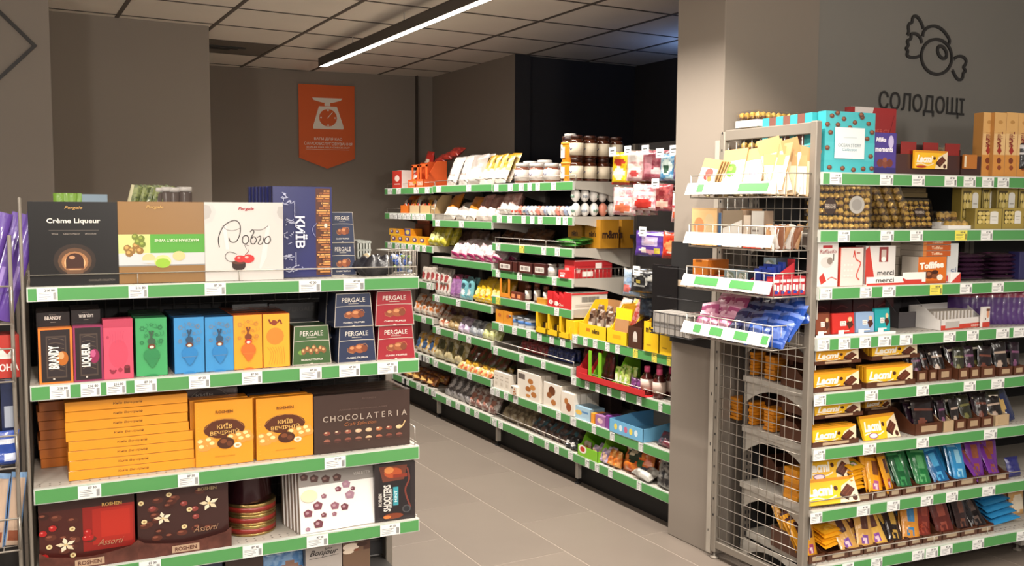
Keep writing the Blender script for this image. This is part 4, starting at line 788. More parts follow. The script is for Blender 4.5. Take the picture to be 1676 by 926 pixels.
# leaning white box and its stack
wht = [('r', 0, 0, 1, .25, '#8e8884')]
for (x_, y_, s) in ((.07, .1, .05), (.19, .14, .055), (.33, .17, .055), (.47, .17, .055), (.58, .3, .055), (.48, .36, .04), (.30, .44, .035), (.22, .58, .06), (.43, .62, .055), (.62, .48, .06), (.55, .66, .05), (.10, .68, .055), (.29, .74, .035), (.42, .75, .03), (.22, .87, .06), (.09, .93, .03), (.66, .38, .03)):
    cc = '#4d3330' if y_ < .2 else rnd.choice(['#7b4350', '#8f5f6e', '#6d3b45', '#a07a8c']); wht += [('p', [(x_ - s, y_ - s * .6), (x_, y_ - s * 1.3), (x_ + s, y_ - s * .5), (x_ + s * .7, y_ + s), (x_ - s * .7, y_ + s * .9)], cc), ('e', x_ - .01, y_ - s * .2, s * .4, s * .4, '#b39099' if y_ > .2 else '#7d5f58')]
wht += [('e', .12, .4, .10, .10, '#efe0bd'), ('t', 'VIALETTA', .78, .14, .05, '#c4beb9', {'w': .22})]
for i in range(6):
    x, w, h = px(GL, 489, 765, 626, Z4, .015, 800)
    box_item('chocolate_box', ['white chocolate box with scattered pralines and grey top, leaning in front', 'white leaning chocolate box, second from front', 'white leaning chocolate box, third from front', 'white leaning chocolate box, fourth from front', 'white leaning chocolate box, fifth from front', 'white leaning chocolate box, rearmost'][i], 'chocolate box', GL, ('m', x - .0 - i * .006, w * .98, h * .985), Z4, .02 + i * .027, .022, gloss('#efece9'), gloss('#8f7a6a'), wht if i == 0 else (), rz=3, lean=6, group=None if i == 0 else 'white leaning boxes behind', split=i == 0, key=None)
sh = [('r', .1, .08, .9, .93, '#231d20'), ('p', [(.1, .05), (.8, .05), (.72, .3), (.2, .32)], '#6d3a2c'), ('e', .45, .17, .22, .09, '#b5522c'), ('e', .35, .12, .12, .06, '#d98a4c'), ('r', .45, .2, .8, .26, '#8a3424'), ('s', [(.8, .1), (.85, .3), (.75, .5), (.88, .8)], .03, '#7b3a30'), ('r', .45, .42, .58, .74, '#3f9fae'), ('e', .78, .82, .11, .07, '#4f4e50'), ('e', .78, .82, .08, .05, '#2a2a2e'), ('e', .45, .92, .25, .05, '#7d3a22'), ('e', .3, .93, .1, .03, '#d07a3c')]
o, (w, h) = box_item('chocolate_box', 'black liqueur shot chocolate box with vertical white lettering, right end of fourth shelf', 'chocolate box', GL, (614, 757, 679, 840), Z4, .02, .05, gloss('#2b2427'), gloss('#3a3336'), sh + [('t', 'SHOOTERS', .30, .60, .13, '#e4dfd9', {'rot': 90, 'w': .46, 'b': .03}), ('t', 'ROSHEN', .13, .62, .06, '#cdc7c0', {'rot': 90, 'w': .22, 'b': .03}), ('t', 'Brandy-liqueur', .40, .60, .06, '#d8d2cc', {'rot': 90, 'w': .34, 'sh': .3}), ('t', 'MINT', .515, .58, .05, '#d5eef0', {'rot': 90, 'w': .2})], rz=-3, split=True)
box_item('chocolate_box', 'black liqueur shot chocolate box behind the lettered one at shelf end', 'chocolate box', GL, ('m', px(GL, 606, 757, 676, Z4, .08, 840)[0], w, h), Z4, .078, .05, gloss('#2b2427'), gloss('#3a3336'), (), rz=-2)
# --- bottom shelf
x, w, h = px(GL, 415, 898, 505, Z5, .05, 915); bag('chocolate_bag', 'crinkled blue chocolate bag on the bottom shelf', 'bag', GL.w(x, .07, Z5), w, h, .05, foil('#4f7fb5', .3, 50, .8, 0, '#7da3cc'), [('e', .7, .5, .2, .2, foil('#8a6a5c', .3))], 2, (-.1, 0, GL.yaw))
box_item('chocolate_box', 'grey box with handwritten black lettering on the bottom shelf', 'chocolate box', GL, (500, 893, 560, 915), Z5, .04, .05, gloss('#a9a19b'), gloss('#8f8781'), [('t', 'Bonjour', .5, .15, .16, '#1c1718', {'sh': .45, 'w': .78, 'b': .01}), ('t', 'Roshen', .62, .06, .045, '#1c1718', {'w': .2, 'sh': .3}), ('s', [(.1, .25), (.5, .24), (.9, .22)], .01, '#1c1718')], split=True)
box_item('chocolate_box', 'brown floral chocolate box at right of the bottom shelf', 'chocolate box', GL, (561, 886, 606, 915), Z5, .04, .05, gloss('#6d5442'), gloss('#5a4638'), [('e', .3, .1, .3, .08, '#e0d0c0'), ('r', .75, .0, 1, .2, '#4b3026'), ('e', .7, .07, .2, .05, '#3b221a'), ('e', .2, .2, .2, .05, '#d9c8b5'), ('e', .5, .18, .1, .03, '#7b4a34')], split=True)
for i in range(5): box_item('chocolate_box', 'dark chocolate box standing on the bottom shelf under the red tins, %s' % ords(i, 5), 'chocolate box', GL, ('m', .1 + i * .145, .135, .19), Z5, .06, .06, gloss(['#3a1d1a', '#2b2427', '#4a1c17', '#27314f', '#3c2823'][i]), None, ())
# ================================================================ RACK AT FAR LEFT
r = root('wire_rack', 'grey wire basket rack cut off by the left edge of the photo', 'rack', tuple(GK.o), GK.yaw)
RX0 = -.42
for xx in (RX0, -.03): part('post', MB().box(xx - .012, .03, 0, xx, .05, 1.50, STEEL, .002), r)
part('back_rail', MB().box(RX0, .3, .1, -.03, .31, 1.45, mat('#3b3838')), r, 'dark back board')
KB = []
for yt, yb in ((468, 500), (570, 625), (712, 765), (848, 900)):
    zt = GK.at(30, yt, .0)[1]; zb = zt - .105 if yt > 500 else zt - .12; g = MB(); KB.append(zb)
    for z in (zt, zb): g.tube([(RX0, .28, z), (RX0, 0, z), (-.035, 0, z), (-.035, .28, z)], .0032, WIRE)
    for p in ((RX0, 0), (-.035, 0), (-.035, .28)): g.bar((*p, zb), (*p, zt), .003, WIRE)
    for i in range(1, 8): xx = RX0 + (RX0 * -1 - .035) * i / 8; g.bar((xx, 0, zb), (xx, .28, zb), .0016, WIRE); 
    for i in (2, 4, 6): xx = RX0 + (-.035 - RX0) * i / 8; g.bar((xx, 0, zb), (xx, 0, zt), .0018, WIRE)
    for i in range(1, 6): g.bar((-.035, .28 * i / 6, zb), (-.035, .28 * i / 6, zt), .0016, WIRE); g.bar((RX0, .28 * i / 6, zb), (-.035, .28 * i / 6, zb), .0016, WIRE)
    part('basket', g, r, 'bent wire basket')
for i in range(8):
    bag('chocolate_bar', 'tall purple chocolate bar pack leaning in the top wire basket, %s' % ords(i, 8), 'chocolate bar', GK.w(-.06 - i * .042, .05 + .012 * (i % 2), KB[0] + .005), .045, .36, .012, foil('#5d3f93', .3, 40, .4), [('r', .35, .5, .6, .8, foil('#9a82c4', .3))], i, (-.1, .28, GK.yaw), 'purple bar packs in the wire rack', 'purp')
x = GK.at(10, 590, .05)[0]; box_item('red_pack', 'red pack with white crown in the second wire basket', 'pack', GK, ('m', x - .05, .18, .14), KB[1] + .004, .04, .1, gloss('#b8352c'), gloss('#8f2922'), [('p', [(.45, .55), (.5, .3), (.6, .45), (.7, .28), (.8, .45), (.9, .3), (.92, .55)], WHITE), ('t', 'КОРОНА', .68, .75, .17, '#f2ece8', {'w': .6, 'b': .03})], rz=8)
for i in range(6): box_item('chocolate_bar', 'dark navy chocolate pack upright in the third wire basket, %s' % ords(i, 6), 'chocolate bar', GK, ('m', -.055 - i * .05, .046, .2), KB[2] + .11, .06, .02, gloss('#1f2a4d'), gloss('#171d33'), [('r', .2, .6, .8, .95, '#a9b1c0'), ('r', .3, .1, .7, .2, '#5a6a9a')], group='navy packs in the wire rack', key='nav')
x = GK.at(12, 740, .03)[0]; bag('candy_pack', 'bright blue candy pack in the third wire basket', 'bag', GK.w(x - .03, .04, KB[2] + .004), .13, .11, .04, foil('#2448a0', .3, 40, .6), [('r', .5, .2, .95, .35, foil('#dfe4f2')), ('e', .8, .75, .15, .1, foil('#c9d2ea'))], 4, (0, 0, GK.yaw))
for i in range(7): bag('wafer_pack', 'tall pale blue edged wafer pack in the lowest wire basket, %s' % ords(i, 7), 'pack', GK.w(-.06 - i * .048, .05, KB[3] + .003), .046, .24, .02, foil('#c9ae98', .4, 40, .2), [('r', 0, 0, .12, 1, foil('#6f95c4')), ('r', .88, 0, 1, 1, foil('#6f95c4')), ('r', 0, 0, 1, .08, foil('#7fa5d0')), ('r', .2, .8, .8, .95, foil('#8a4a30'))], i, (-.05, .12, GK.yaw), 'pale wafer packs in the wire rack', 'waf')
# ================================================================ RIGHT GONDOLA PRODUCTS
def rx(p, y, dep): return GR.at(p, y, dep)[0]
D0 = -.0
# --- level 1 (top)
tq = '#3fb0b8'; r6 = random.Random(2)
oc = [('r', 0, .5, 1, .8, '#48b6bd')]
for i in range(20):
    x, y = [(.12, .08), (.36, .12), (.58, .17), (.86, .18), (.24, .22), (.10, .35), (.84, .43), (.10, .92), (.36, .93), (.58, .95), (.78, .93), (.72, .08), (.48, .26), (.03, .22), (.92, .72), (.04, .60), (.95, .92), (.70, .04), (.93, .32), (.22, .03)][i]; oc += [('e', x, y, .05, .04, '#5a3324'), ('e', x - .01, y - .01, .03, .02, '#8f5a3c')]
oc += [('r', .18, .26, .78, .77, '#dfe6e8')]
o, (w, h) = box_item('chocolate_box', 'turquoise chocolate box with pralines and white label at the post, top of right gondola', 'chocolate box', GR, (1349, 183, 1430, 275), RZ[0], 0, .045, gloss(tq), gloss(tq), oc + [('t', 'OCEAN STORY', .48, .55, .055, '#6b7f88', {'w': .46, 'b': 0}), ('t', 'Collection', .48, .62, .05, '#6b9fb0', {'w': .3, 'sh': .4, 'b': 0}), ('r', .35, .42, .62, .43, '#b5c3c8')], split=True)
for i in range(7):
    box_item('chocolate_box', 'turquoise and brown chocolate box behind the front turquoise one, %s' % (['first', 'second', 'third', 'fourth', 'fifth', 'sixth', 'seventh', 'eighth'][i]), 'chocolate box', GR, ('m', w / 2 + .0, w, h * .985), RZ[0], .05 + .0445 * i, .042, gloss(tq), gloss('#7d544b' if i % 2 else '#43aab0'), (), group='turquoise boxes in depth')
rdc = gloss('#9c2526')
for i in range(3): box_item('chocolate_box', 'red and white chocolate box behind the turquoise and purple ones, %s' % ['front', 'middle', 'rear'][i], 'chocolate box', GR, (1396 - i * 3, 176, 1464, 270), RZ[0], .12 + .05 * i, .04, rdc, gloss('#7c1c1f'), [('p', [(.0, 0), (.45, 0), (.38, .2), (.0, .2)], '#cfc6c2'), ('t', 'MERCI', .62, .35, .06, '#c25a52', {'w': .4, 'b': 0}), ('s', [(.8, .5), (.95, .1)], .01, '#6d1518')])
box_item('chocolate_pack', 'purple milk chocolate pack beside the turquoise box', 'chocolate pack', GR, (1429, 217, 1466, 272), RZ[0], .01, .05, gloss('#4b3a8f'), gloss('#3b2d73'), [('r', 0, .85, 1, 1, '#2e2468'), ('e', .75, .22, .12, .16, '#c9bfe6'), ('e', .3, .74, .15, .1, '#6d3226'), ('e', .52, .76, .14, .1, '#7b3c2c'), ('e', .72, .74, .14, .1, '#6d3226'), ('e', .5, .66, .1, .06, '#8f5038'), ('t', 'Milka', .30, .17, .11, '#efeaf8', {'w': .45, 'sh': .2, 'b': .04}), ('t', 'moments', .45, .41, .12, '#efeaf8', {'w': .78, 'b': .04})], split=True)
def goldbox(name, label, G, x, dep, z, w, d, h, base='#d5cdbd', n=(5, 3), tagm='#33231c', logo='', group=None, rz=0, lean=0):
    """clear plastic box of gold foil chocolates"""
    r = root(name, label, 'chocolate box', G.w(x, dep, z), 0, group); r.rotation_euler = (-math.radians(lean), 0, G.yaw + math.radians(rz)); m = MB(); nx, nz = n; rr = min(w / nx, h / nz) / 2 * .95; gold_ = mat('#cfa956', .34, .35); paper = mat('#6b4a2c', .6)
    ny = max(1, int(d / (2 * rr)))
    for i in range(nx):
        for k in range(nz):
            for j in range(ny):
                if 0 < j < ny - 1 and 0 < k < nz - 1 and 0 < i < nx - 1: continue
                c = (-w / 2 + (i + .5) * w / nx, (j + .5) * d / ny, (k + .5) * h / nz); m.ball(c, rr, gold_, 5, 1, .28)
                if rr > .011: m.lathe([(rr * .55, -rr), (rr * .98, -rr * .25)], paper, 7, *c)
    part('foil_chocolates', m, r, 'gold foil wrapped chocolates', kind='stuff')
    b = MB().box(-w / 2, 0, 0, w / 2, d, h, clear_mat()); part('clear_box', b, r, 'clear plastic box')
    if tagm:
        g = MB(); a = [('e', .5, .5, .5, .5, tagm)] + ([('t', logo, .5, .5, .28, '#cdbfae', {'w': .8, 'b': 0})] if logo else []); art_on(g, a, w * .42, h * .36, lambda x_, z_, o_: (x_, -.0006 - o_, z_ + h * .34)); part('name_tag', g, r, 'dark oval name tag')
    return r
x0, x1 = rx(1467, 232, .28), rx(1560, 232, .28)
r = root('chocolate_box', 'white tray of gold wrapped chocolates showing over the brown trays', 'chocolate box', GR.w((x0 + x1) / 2, .26, RZ[0] + .075), GR.yaw); w = (x1 - x0)
part('tray', MB().box(-w / 2, 0, 0, w / 2, .12, .035, WHITE), r, 'white lower tray'); g = MB()
for i in range(9):
    for j in range(4): g.ball((-w / 2 + (i + .5) * w / 9, .015 + j * .03, .052), .0165, mat('#b9a98a', .35, .5), 5, 1, .25)
part('foil_chocolates', g, r, kind='stuff'); part('clear_lid', MB().box(-w / 2, 0, .035, w / 2, .12, .072, clear_mat()), r)
for i in range(2): box_item('chocolate_carton', 'plain white carton under the gold wrapped chocolates, %s' % ['left', 'right'][i], 'carton', GR, ('m', x0 + w * (.25 + .5 * i), w * .49, .073), RZ[0], .27, .12, WHITE)
def laomi(lab=None, dark=False, fl=False):
    y = '#e2a21a' if dark else '#f2bd20'
    a = [('r', 0, 0, 1, 1, y), ('r', 0, 0, 1, .12, '#d98f18'), ('p', [(.62, 1), (.72, .35), (1, .05), (1, 1)], '#ead9b8'), ('p', [(.66, .62), (.84, .28), (.96, .52), (.80, .86)], '#5a2a18'), ('p', [(.66, .62), (.80, .86), (.79, .94), (.64, .72)], '#3b1a10'), ('s', [(.70, .66), (.88, .36)], .02, '#7d4228'), ('s', [(.75, .74), (.92, .45)], .02, '#7d4228'), ('e', .60, .42, .04, .1, '#4a2415'), ('e', .92, .85, .05, .12, '#4a2415'), ('s', [(.03, .78), (.2, .72), (.4, .82), (.58, .7)], .05, '#f6e9cf')]
    a += [('t', 'Lacmi', .30, .46, .42, '#fbf6ea', {'w': .50, 'sh': .28, 'b': .05})]
    if lab == 'oval': a += [('e', .26, .84, .13, .12, '#7d3a74'), ('e', .26, .84, .11, .09, '#f0d8e4')]
    elif lab == 'red': a += [('e', .2, .90, .16, .07, '#a8261d')]
    return a
def lacmi_tray(label, xl, yt, xr, z, dep, n=3, lab=None, dark=False, over=.25, d=.2):
    """brown tray of yellow bars standing face on"""
    x, w, h = px(GR, xl, yt, xr, z, dep); r = tray('display_tray', label, GR, x - w / 2, x + w / 2, z, dep, d, h * .98, h * over, gloss('#54301f'), tagc=mat('#b59a7c'))
    for i in range(n):
        box_item('chocolate_bar', ('yellow milk chocolate bar at the front of the ' if i == 0 else 'yellow chocolate bar, %s from front in the ' % ['', 'second', 'third', 'fourth'][i]) + label.replace('brown tray of yellow bars, ', 'tray '), 'chocolate bar', GR, ('m', x + w * .0, w * .93, h * .92), z + .004, dep + .006 + i * .022, .016, gloss('#f2bd20'), gloss('#d99a1c'), laomi(lab, dark), lean=4, key='lac%s%d' % (lab, dark))
x, w, h = px(GR, 1463, 233, 1573, RZ[0], .01); xb = x - w / 2
m = MB(); bt = gloss('#432622'); m.box(0, 0, 0, w, .003, h * .62, bt).box(0, .12, 0, w, .123, h, bt).box(0, 0, 0, .003, .12, h * .8, bt).box(w - .003, 0, 0, w, .12, h * .8, bt).box(0, 0, 0, w, .12, .003, bt)
for k in range(3): m.box(w * (.12 + .33 * k), .004, h * .5, w * (.34 + .33 * k), .008, h * 1.0, mat('#8a2420', .4))
t = root('display_tray', 'dark brown display tray with red flaps on top shelf', 'tray', GR.w(xb, .012, RZ[0]), GR.yaw); part('cardboard_shell', m, t)
box_item('chocolate_bar', 'yellow milk chocolate bar resting on the dark brown display tray', 'chocolate bar', GR, ('m', rx(1522, 265, 0), .183, .075), RZ[0] + .025, -.006, .012, gloss('#e8a51c'), None, laomi('red'))
x, w, h = px(GR, 1573, 252, 1603, RZ[0], .012); m = MB().box(0, 0, 0, w + .01, .12, h * .9, bt); t = root('display_tray', 'second brown display tray with half hidden orange bar', 'tray', GR.w(x - w / 2, .012, RZ[0]), GR.yaw); part('cardboard_shell', m, t)
box_item('chocolate_bar', 'orange brown bar lying against the second brown display tray', 'chocolate bar', GR, ('m', rx(1587, 265, 0), .075, .06), RZ[0] + .03, -.006, .012, gloss('#b5702c'), None, [('r', 0, .1, .15, .9, '#e2d3b8')])
tob = [('r', 0, .0, 1, .33, '#d6a96a'), ('r', 0, .66, 1, 1, '#cf8f45'), ('s', [(.3, .40), (.6, .44), (.35, .48), (.65, .52)], .02, '#8a2c22'), ('e', .5, .15, .2, .03, '#b98a4c'), ('e', .5, .75, .2, .05, '#7a3a20'), ('e', .55, .86, .18, .04, '#8c4526'), ('p', [(.3, .6), (.5, .5), (.7, .6), (.5, .66)], '#9c2f25')]
for i in range(4):
    xl = 1606 + i * 19.5 - (1 if i else 0); box_item('chocolate_bar', 'tall cream and orange almond chocolate carton on top shelf, %s' % ords(i, 4), 'chocolate bar', GR, (xl, 184, xl + 19, 277), RZ[0], -.005 + (.02 if i == 0 else 0), .05, gloss('#e2bd85'), gloss('#c08a4a'), tob + [('t', 'Toblerone', .5, .42, .12, '#7d2a22', {'rot': -90, 'w': .24})], group='tall cream cartons', key='tob')
x, w, h = px(GR, 1664, 220, 1676, RZ[0], .0); bag('striped_bag', 'black and silver striped bag cut off at the right edge of top shelf', 'bag', GR.w(x + .02, -.0, RZ[0] + .03), .06, .12, .04, foil('#1f1e22'), [('r', 0, .1, 1, .2, foil('#bdbdc0')), ('r', 0, .35, 1, .42, foil('#bdbdc0'))], 2, (0, 0, GR.yaw))
# gold box over the mesh end panel
xa, xb = .02, .33
GT = Frame(2.925, 3.075, 0)
r = goldbox('chocolate_box', 'long clear box of gold wrapped chocolates on white tray above the mesh end panel', GT, .20, .0, 1.985, .40, .13, .042, n=(13, 1), tagm=None)
part('tray', MB().box(-.205, -.004, -.03, .205, .134, .0, WHITE), r, 'white tray')
for i in range(4): goldbox('chocolate_box', 'long clear box of gold chocolates stacked under the top one, %s' % ['lowest', 'second', 'third', 'fourth'][i], GT, .20, .0, 1.7465 + .0515 * i, .38, .13, .049, n=(10, 1), tagm=None)
# --- level 2: gold boxes
z = RZ[1]
x, w, h = px(GR, 1334, 302, 1385, z, .0); goldbox('chocolate_box', 'big clear box of gold wrapped chocolates with dark oval, nearest the post', GR, x, .0, z, w, .06, h, n=(6, 6), logo='FERRERO ROCHER')
x, w, h = px(GR, 1386, 302, 1428, z, .0); r = goldbox('chocolate_box', 'clear box of gold wrapped chocolates with silver round seal on second level', GR, x, .0, z, w, .06, h, n=(5, 7), tagm=None)
g = MB(); art_on(g, [('e', .4, .45, .3, .2, '#a8a49e'), ('e', .4, .45, .2, .13, '#8f8b86')], w, h, lambda a_, b_, o_: (a_, -.001 - o_, b_)); part('round_seal', g, r, 'silver seal')
for i in range(3):
    x, w, h = px(GR, 1444 + 12 * i, 325 + 2 * i, 1480 + 12 * i, z, .08); r = goldbox('chocolate_box', 'dark edged clear chocolate box leaning left, %s' % ords(i, 3), GR, x + .01, .1 - .02 * i, z, .03, .12, .20, n=(1, 6), tagm=None); r.rotation_euler = (0, math.radians(-28), GR.yaw)
x, w, h = px(GR, 1487, 326, 1533, z, .03); goldbox('chocolate_box', 'clear box of gold chocolates with dark oval tag in the middle of second level', GR, x, .03, z + .012, w * .95, .03, h * .92, n=(5, 5), logo='FERRERO', lean=14)
for i in range(2): solo('chocolate_bar', MB().box(-.09, 0, 0, .09, .04, .02, foil('#6d5a34', .3, 50, .5, .3)), 'dark gold flat pack lying high behind the clear boxes, %s' % ['lower', 'upper'][i], 'pack', GR.w(rx(1493, 320, .15) - .01 * i, .15, z + .135 + .021 * i), (0, 0, GR.yaw))
solo('chocolate_box', carton_mb(.16, .13, .1, mat('#3a3022'), mat('#4f422c')), 'dark carton standing behind the clear boxes on second level', 'chocolate box', GR.w(rx(1493, 320, .15), .13, z), (0, 0, GR.yaw))
for k in range(2):
    x0 = [1540, 1552][k]; x, w, h = px(GR, x0, 346 + 14 * k, x0 + [44, 37][k], z, .02 + .04 * (1 - k)); r = goldbox('chocolate_box', ['small clear chocolate box with white lid', 'small clear box in white base before it'][k] + ' on second level', GR, x, .02 + .045 * (1 - k), z, w, .04, h, n=(4, 2 - k), tagm=None); part('base_tray', MB().box(-w / 2 - .001, -.001, -.0, w / 2 + .001, .041, h * .4, WHITE), r, 'white base')
winb = [('r', .08, .1, .5, .75, '#4f4322')] + [('e', .18 + .14 * (i % 3), .25 + .2 * (i // 3), .08, .1, ['#d6c27a', '#bda85c'][i % 2]) for i in range(9)] + [('r', .55, .2, .85, .75, '#dfddd6'), ('e', .7, .2, .15, .06, '#dfddd6'), ('r', .6, .4, .8, .42, '#9a978c'), ('r', .62, .55, .78, .57, '#9a978c')]
gb = gloss('#a08c42')
for i, (xl, yt, xr, dp) in enumerate(((1572, 305, 1604, .06), (1606, 303, 1628, .09), (1630, 305, 1664, .06), (1666, 306, 1690, .06))): box_item('chocolate_box', 'gold carton with window and white shield, back row of second level, %s' % ords(i, 4), 'chocolate box', GR, (xl, yt, xr, 360), z, dp, .05, gb, gloss('#7a6a30'), [(a[0],) + tuple(a[1:]) for a in winb], group='gold cartons with windows')
for i, (xl, yt, xr) in enumerate(((1596, 341, 1640), (1641, 340, 1676))): box_item('chocolate_box', 'gold window carton in the front row of second level, %s' % ords(i, 2), 'chocolate box', GR, (xl, yt, xr), z, .0, .05, gb, gloss('#7a6a30'), winb, group='gold cartons with windows')
# --- level 3
z = RZ[2]
raf = [('r', .25, .12, .7, .18, '#b02a2f'), ('e', .45, .48, .3, .12, '#c9c4c0'), ('e', .6, .45, .14, .08, '#8a7d74'), ('r', .75, .3, .8, .45, '#6b625c'), ('p', [(.1, .8), (.3, .7), (.45, .88), (.2, .95)], '#b8352c'), ('s', [(.5, .85), (.7, .8), (.95, .85)], .02, '#c9453c')]
box_item('chocolate_box', 'white coconut sweets carton with red bow at left of third level', 'chocolate box', GR, (1337, 392, 1371, 450), z, .0, .06, gloss('#dcd8d4'), None, raf + [('t', 'Raffaello', .5, .25, .08, '#8f2a30', {'w': .8, 'b': 0, 'sh': .2})], split=True)
box_item('chocolate_box', 'white carton with long red ribbon on third level', 'chocolate box', GR, (1374, 405, 1412, 455), z, .0, .06, gloss('#d8cfc8'), gloss('#c8402f'), [('r', 0, 0, .03, 1, '#c8402f'), ('s', [(.6, .08), (.68, .3), (.88, .4), (.78, .6), (.72, .75), (.85, .85)], .035, '#c8402f'), ('s', [(.6, .08), (.56, .25)], .03, '#b8352c'), ('r', .7, .12, .85, .16, '#a8625c')] + [('e', .2 + .15 * (i % 3), .45 + .14 * (i // 3), .05, .03, '#e6dcd4') for i in range(9)])
x, w, h = px(GR, 1417, 403, 1466, z, .012)
mer = [('p', [(0, .1), (.12, .0), (.34, 1), (0, 1)], '#c23a30'), ('r', .45, .03, .75, .42, '#8f3b3a'), ('r', .52, .1, .68, .38, '#c9b9b0'), ('e', .6, .35, .08, .07, '#f2ece6')]
for i in range(3): box_item('chocolate_box', ['white and red chocolate box with big grey lettering, front one', 'white and red box behind the grey lettered one, second', 'white and red box behind the grey lettered one, third'][i], 'chocolate box', GR, ('m', x + .006 * i, w, h), z + .002, .012 + .026 * i, .02, gloss('#dedad6'), gloss('#c8c2bd'), (mer + [('t', 'merci', .68, .70, .13, '#3d3934', {'w': .55})]) if i == 0 else (), split=i == 0)
x0, x1 = rx(1415, 460, -.0), rx(1511, 460, -.0); m = MB(); w = x1 - x0; m.box(0, -.012, 0, w, -.009, .035, WHITE).box(0, -.012, 0, w, .16, .003, WHITE).box(w * .6, -.0125, .0, w, -.0118, .05, WHITE); art_on(m, [('r', 0, .75, 1, 1, '#c23a30'), ('r', .62, .45, .93, .95, '#c23a30'), ('p', [(.6, .2), (.66, .45), (.6, .6)], '#c23a30'), ('t', 'merci', .30, .42, .5, '#3d3934', {'w': .3})], w, .036, lambda a_, b_, o_: (a_ + w / 2, -.0127 - o_, b_))
t = root('display_tray', 'white and red cardboard tray under the grey lettered box', 'tray', GR.w(x0, .0, z), GR.yaw); part('cardboard_shell', m, t)
tof = [('r', 0, 0, 1, 1, '#d06c1f'), ('r', 0, .9, 1, 1, '#b5561a'), ('t', 'Toffifee', .47, .32, .26, '#f6efe4', {'w': .86, 'b': .05, 'rot': 3}), ('e', .40, .68, .17, .15, '#5a2c18'), ('e', .38, .64, .09, .07, '#a0623a'), ('e', .62, .72, .13, .12, '#7c4424'), ('e', .78, .78, .11, .12, '#f0e6d6'), ('e', .25, .62, .08, .08, '#4a2415'), ('e', .6, .58, .12, .08, '#3f1f12')]
box_item('chocolate_box', 'orange caramel sweets box with white lettering standing on third level', 'chocolate box', GR, (1502, 420, 1548, 454), z, .0, .09, gloss('#d06c1f'), gloss('#b9aea2'), tof, split=True)
hh = .0245
x, w, _ = px(GR, 1502, 410, 1548, z, .03); zt = GR.at(1525, 420, .0)[1] + .001
for i in range(3):
    box_item('chocolate_box', 'flat orange caramel sweets box lying on top of the standing one, %s' % ['lowest', 'middle', 'topmost'][i], 'chocolate box', GR, ('m', x, w * .98, hh - .001), zt + hh * i, .004, .13, gloss('#b9561c'), gloss('#a3988c'), [('t', 'Toffifee', .5, .5, .5, '#e8c9a8', {'w': .4, 'b': .03}), ('r', 0, .0, .12, 1, '#c97a3c')])
for i in range(5): box_item('chocolate_box', 'grey cream sided box lying in a pile left of the orange sweets box, %s' % (['lowest', 'second', 'third', 'fourth', 'topmost'][i]), 'chocolate box', GR, ('m', rx(1480, 430, .13), .16, .036), z + .0365 * i, .13, .14, gloss('#b0a596'), gloss('#8d8274'), ())
for i in range(4): box_item('chocolate_box', 'white upright box %s the orange caramel sweets box' % ['right of', 'just behind and right of', 'second behind and right of', 'third behind and right of'][i], 'chocolate box', GR, (1549 - i * 2, 398, 1567 - i, 452), z, .008 + .026 * i, .022, gloss('#c9cbcc'), gloss('#9fa2a5'), [('t', 'ci', .6, .68, .12, '#5a6a8a', {'w': .5}), ('r', 0, .82, .8, .97, '#c23a30')] if i == 0 else ())
box_item('carton', 'small white tray end with red corner on third level', 'carton', GR, (1556, 446, 1572, 458), z, -.008, .08, WHITE, None, [('p', [(0, 1), (1, .0), (1, 1)], '#c23a30')])
for c in range(2):
    for i in range(6):
        bag('chocolate_bar', 'dark plum wrapped bar in a pile on third level, %s pile, %s' % (['left', 'right'][c], ['lowest', 'second', 'third', 'fourth', 'fifth', 'topmost'][i]), 'chocolate bar', GR.w(rx([1592, 1645][c], 440, .05) + .004 * (i % 2), .05, z + .012 + .019 * i), .17, .11, .018, foil('#3a2036', .22, 40, .6), [('r', .2, .3, .8, .6, foil('#7d3a6b'))], i, (math.radians(-88), 0, GR.yaw), 'plum wrapped bars in piles', 'plum')
box_item('chocolate_box', 'dark blue carton at the right edge of third level', 'chocolate box', GR, (1668, 412, 1690, 450), z, .03, .06, gloss('#2c2a58'))
# --- level 4
z = RZ[3]
x0, x1 = rx(1336, 555, -.015), rx(1466, 545, -.015); m = MB(); w = x1 - x0; m.box(0, -.015, 0, w, -.012, .012, WHITE).box(0, -.015, 0, w, .13, .003, WHITE)
for k in range(4): m.box(w * (k + .1) / 4, -.015, .011, w * (k + .35) / 4, -.012, .028, WHITE)
t = root('display_tray', 'low white cardboard tray of square chocolate bars on fourth level', 'tray', GR.w(x0, .0, z), GR.yaw); part('cardboard_shell', m, t)
for i, (xl, xr, yt, c, nm) in enumerate(((1336, 1359, 514, '#7a3c26', 'brown nut'), (1363, 1399, 513, '#c22c24', 'red'), (1402, 1431, 511, '#8ba6c9', 'light blue'), (1433, 1457, 506, '#1f9ba0', 'teal'))):
    for q in range(4): box_item('chocolate_bar', ('square %s chocolate bar standing in the low white tray' % nm) if q == 0 else 'square %s chocolate bar behind the front one, %s' % (nm, ['', 'first', 'second', 'third'][q]), 'chocolate bar', GR, (xl, yt, xr, 540), z + .012, .0 + .02 * q, .014, gloss(c), gloss(c), [('r', .35, .38, .62, .62, '#e8e2dc'), ('t', 'RITTER', .48, .46, .05, '#6b5a50', {'w': .2}), ('t', 'SPORT', .48, .55, .05, '#6b5a50', {'w': .2}), ('p', [(.62, .5), (.85, .3), (.95, .6), (.75, .8)], '#4a2415'), ('e', .8, .3, .1, .12, '#d9b68c'), ('r', .3, .85, .75, .9, '#e8dcd2')], lean=5, key='rit%d' % i)
x0, x1 = rx(1335, 500, .16), rx(1475, 500, .16)
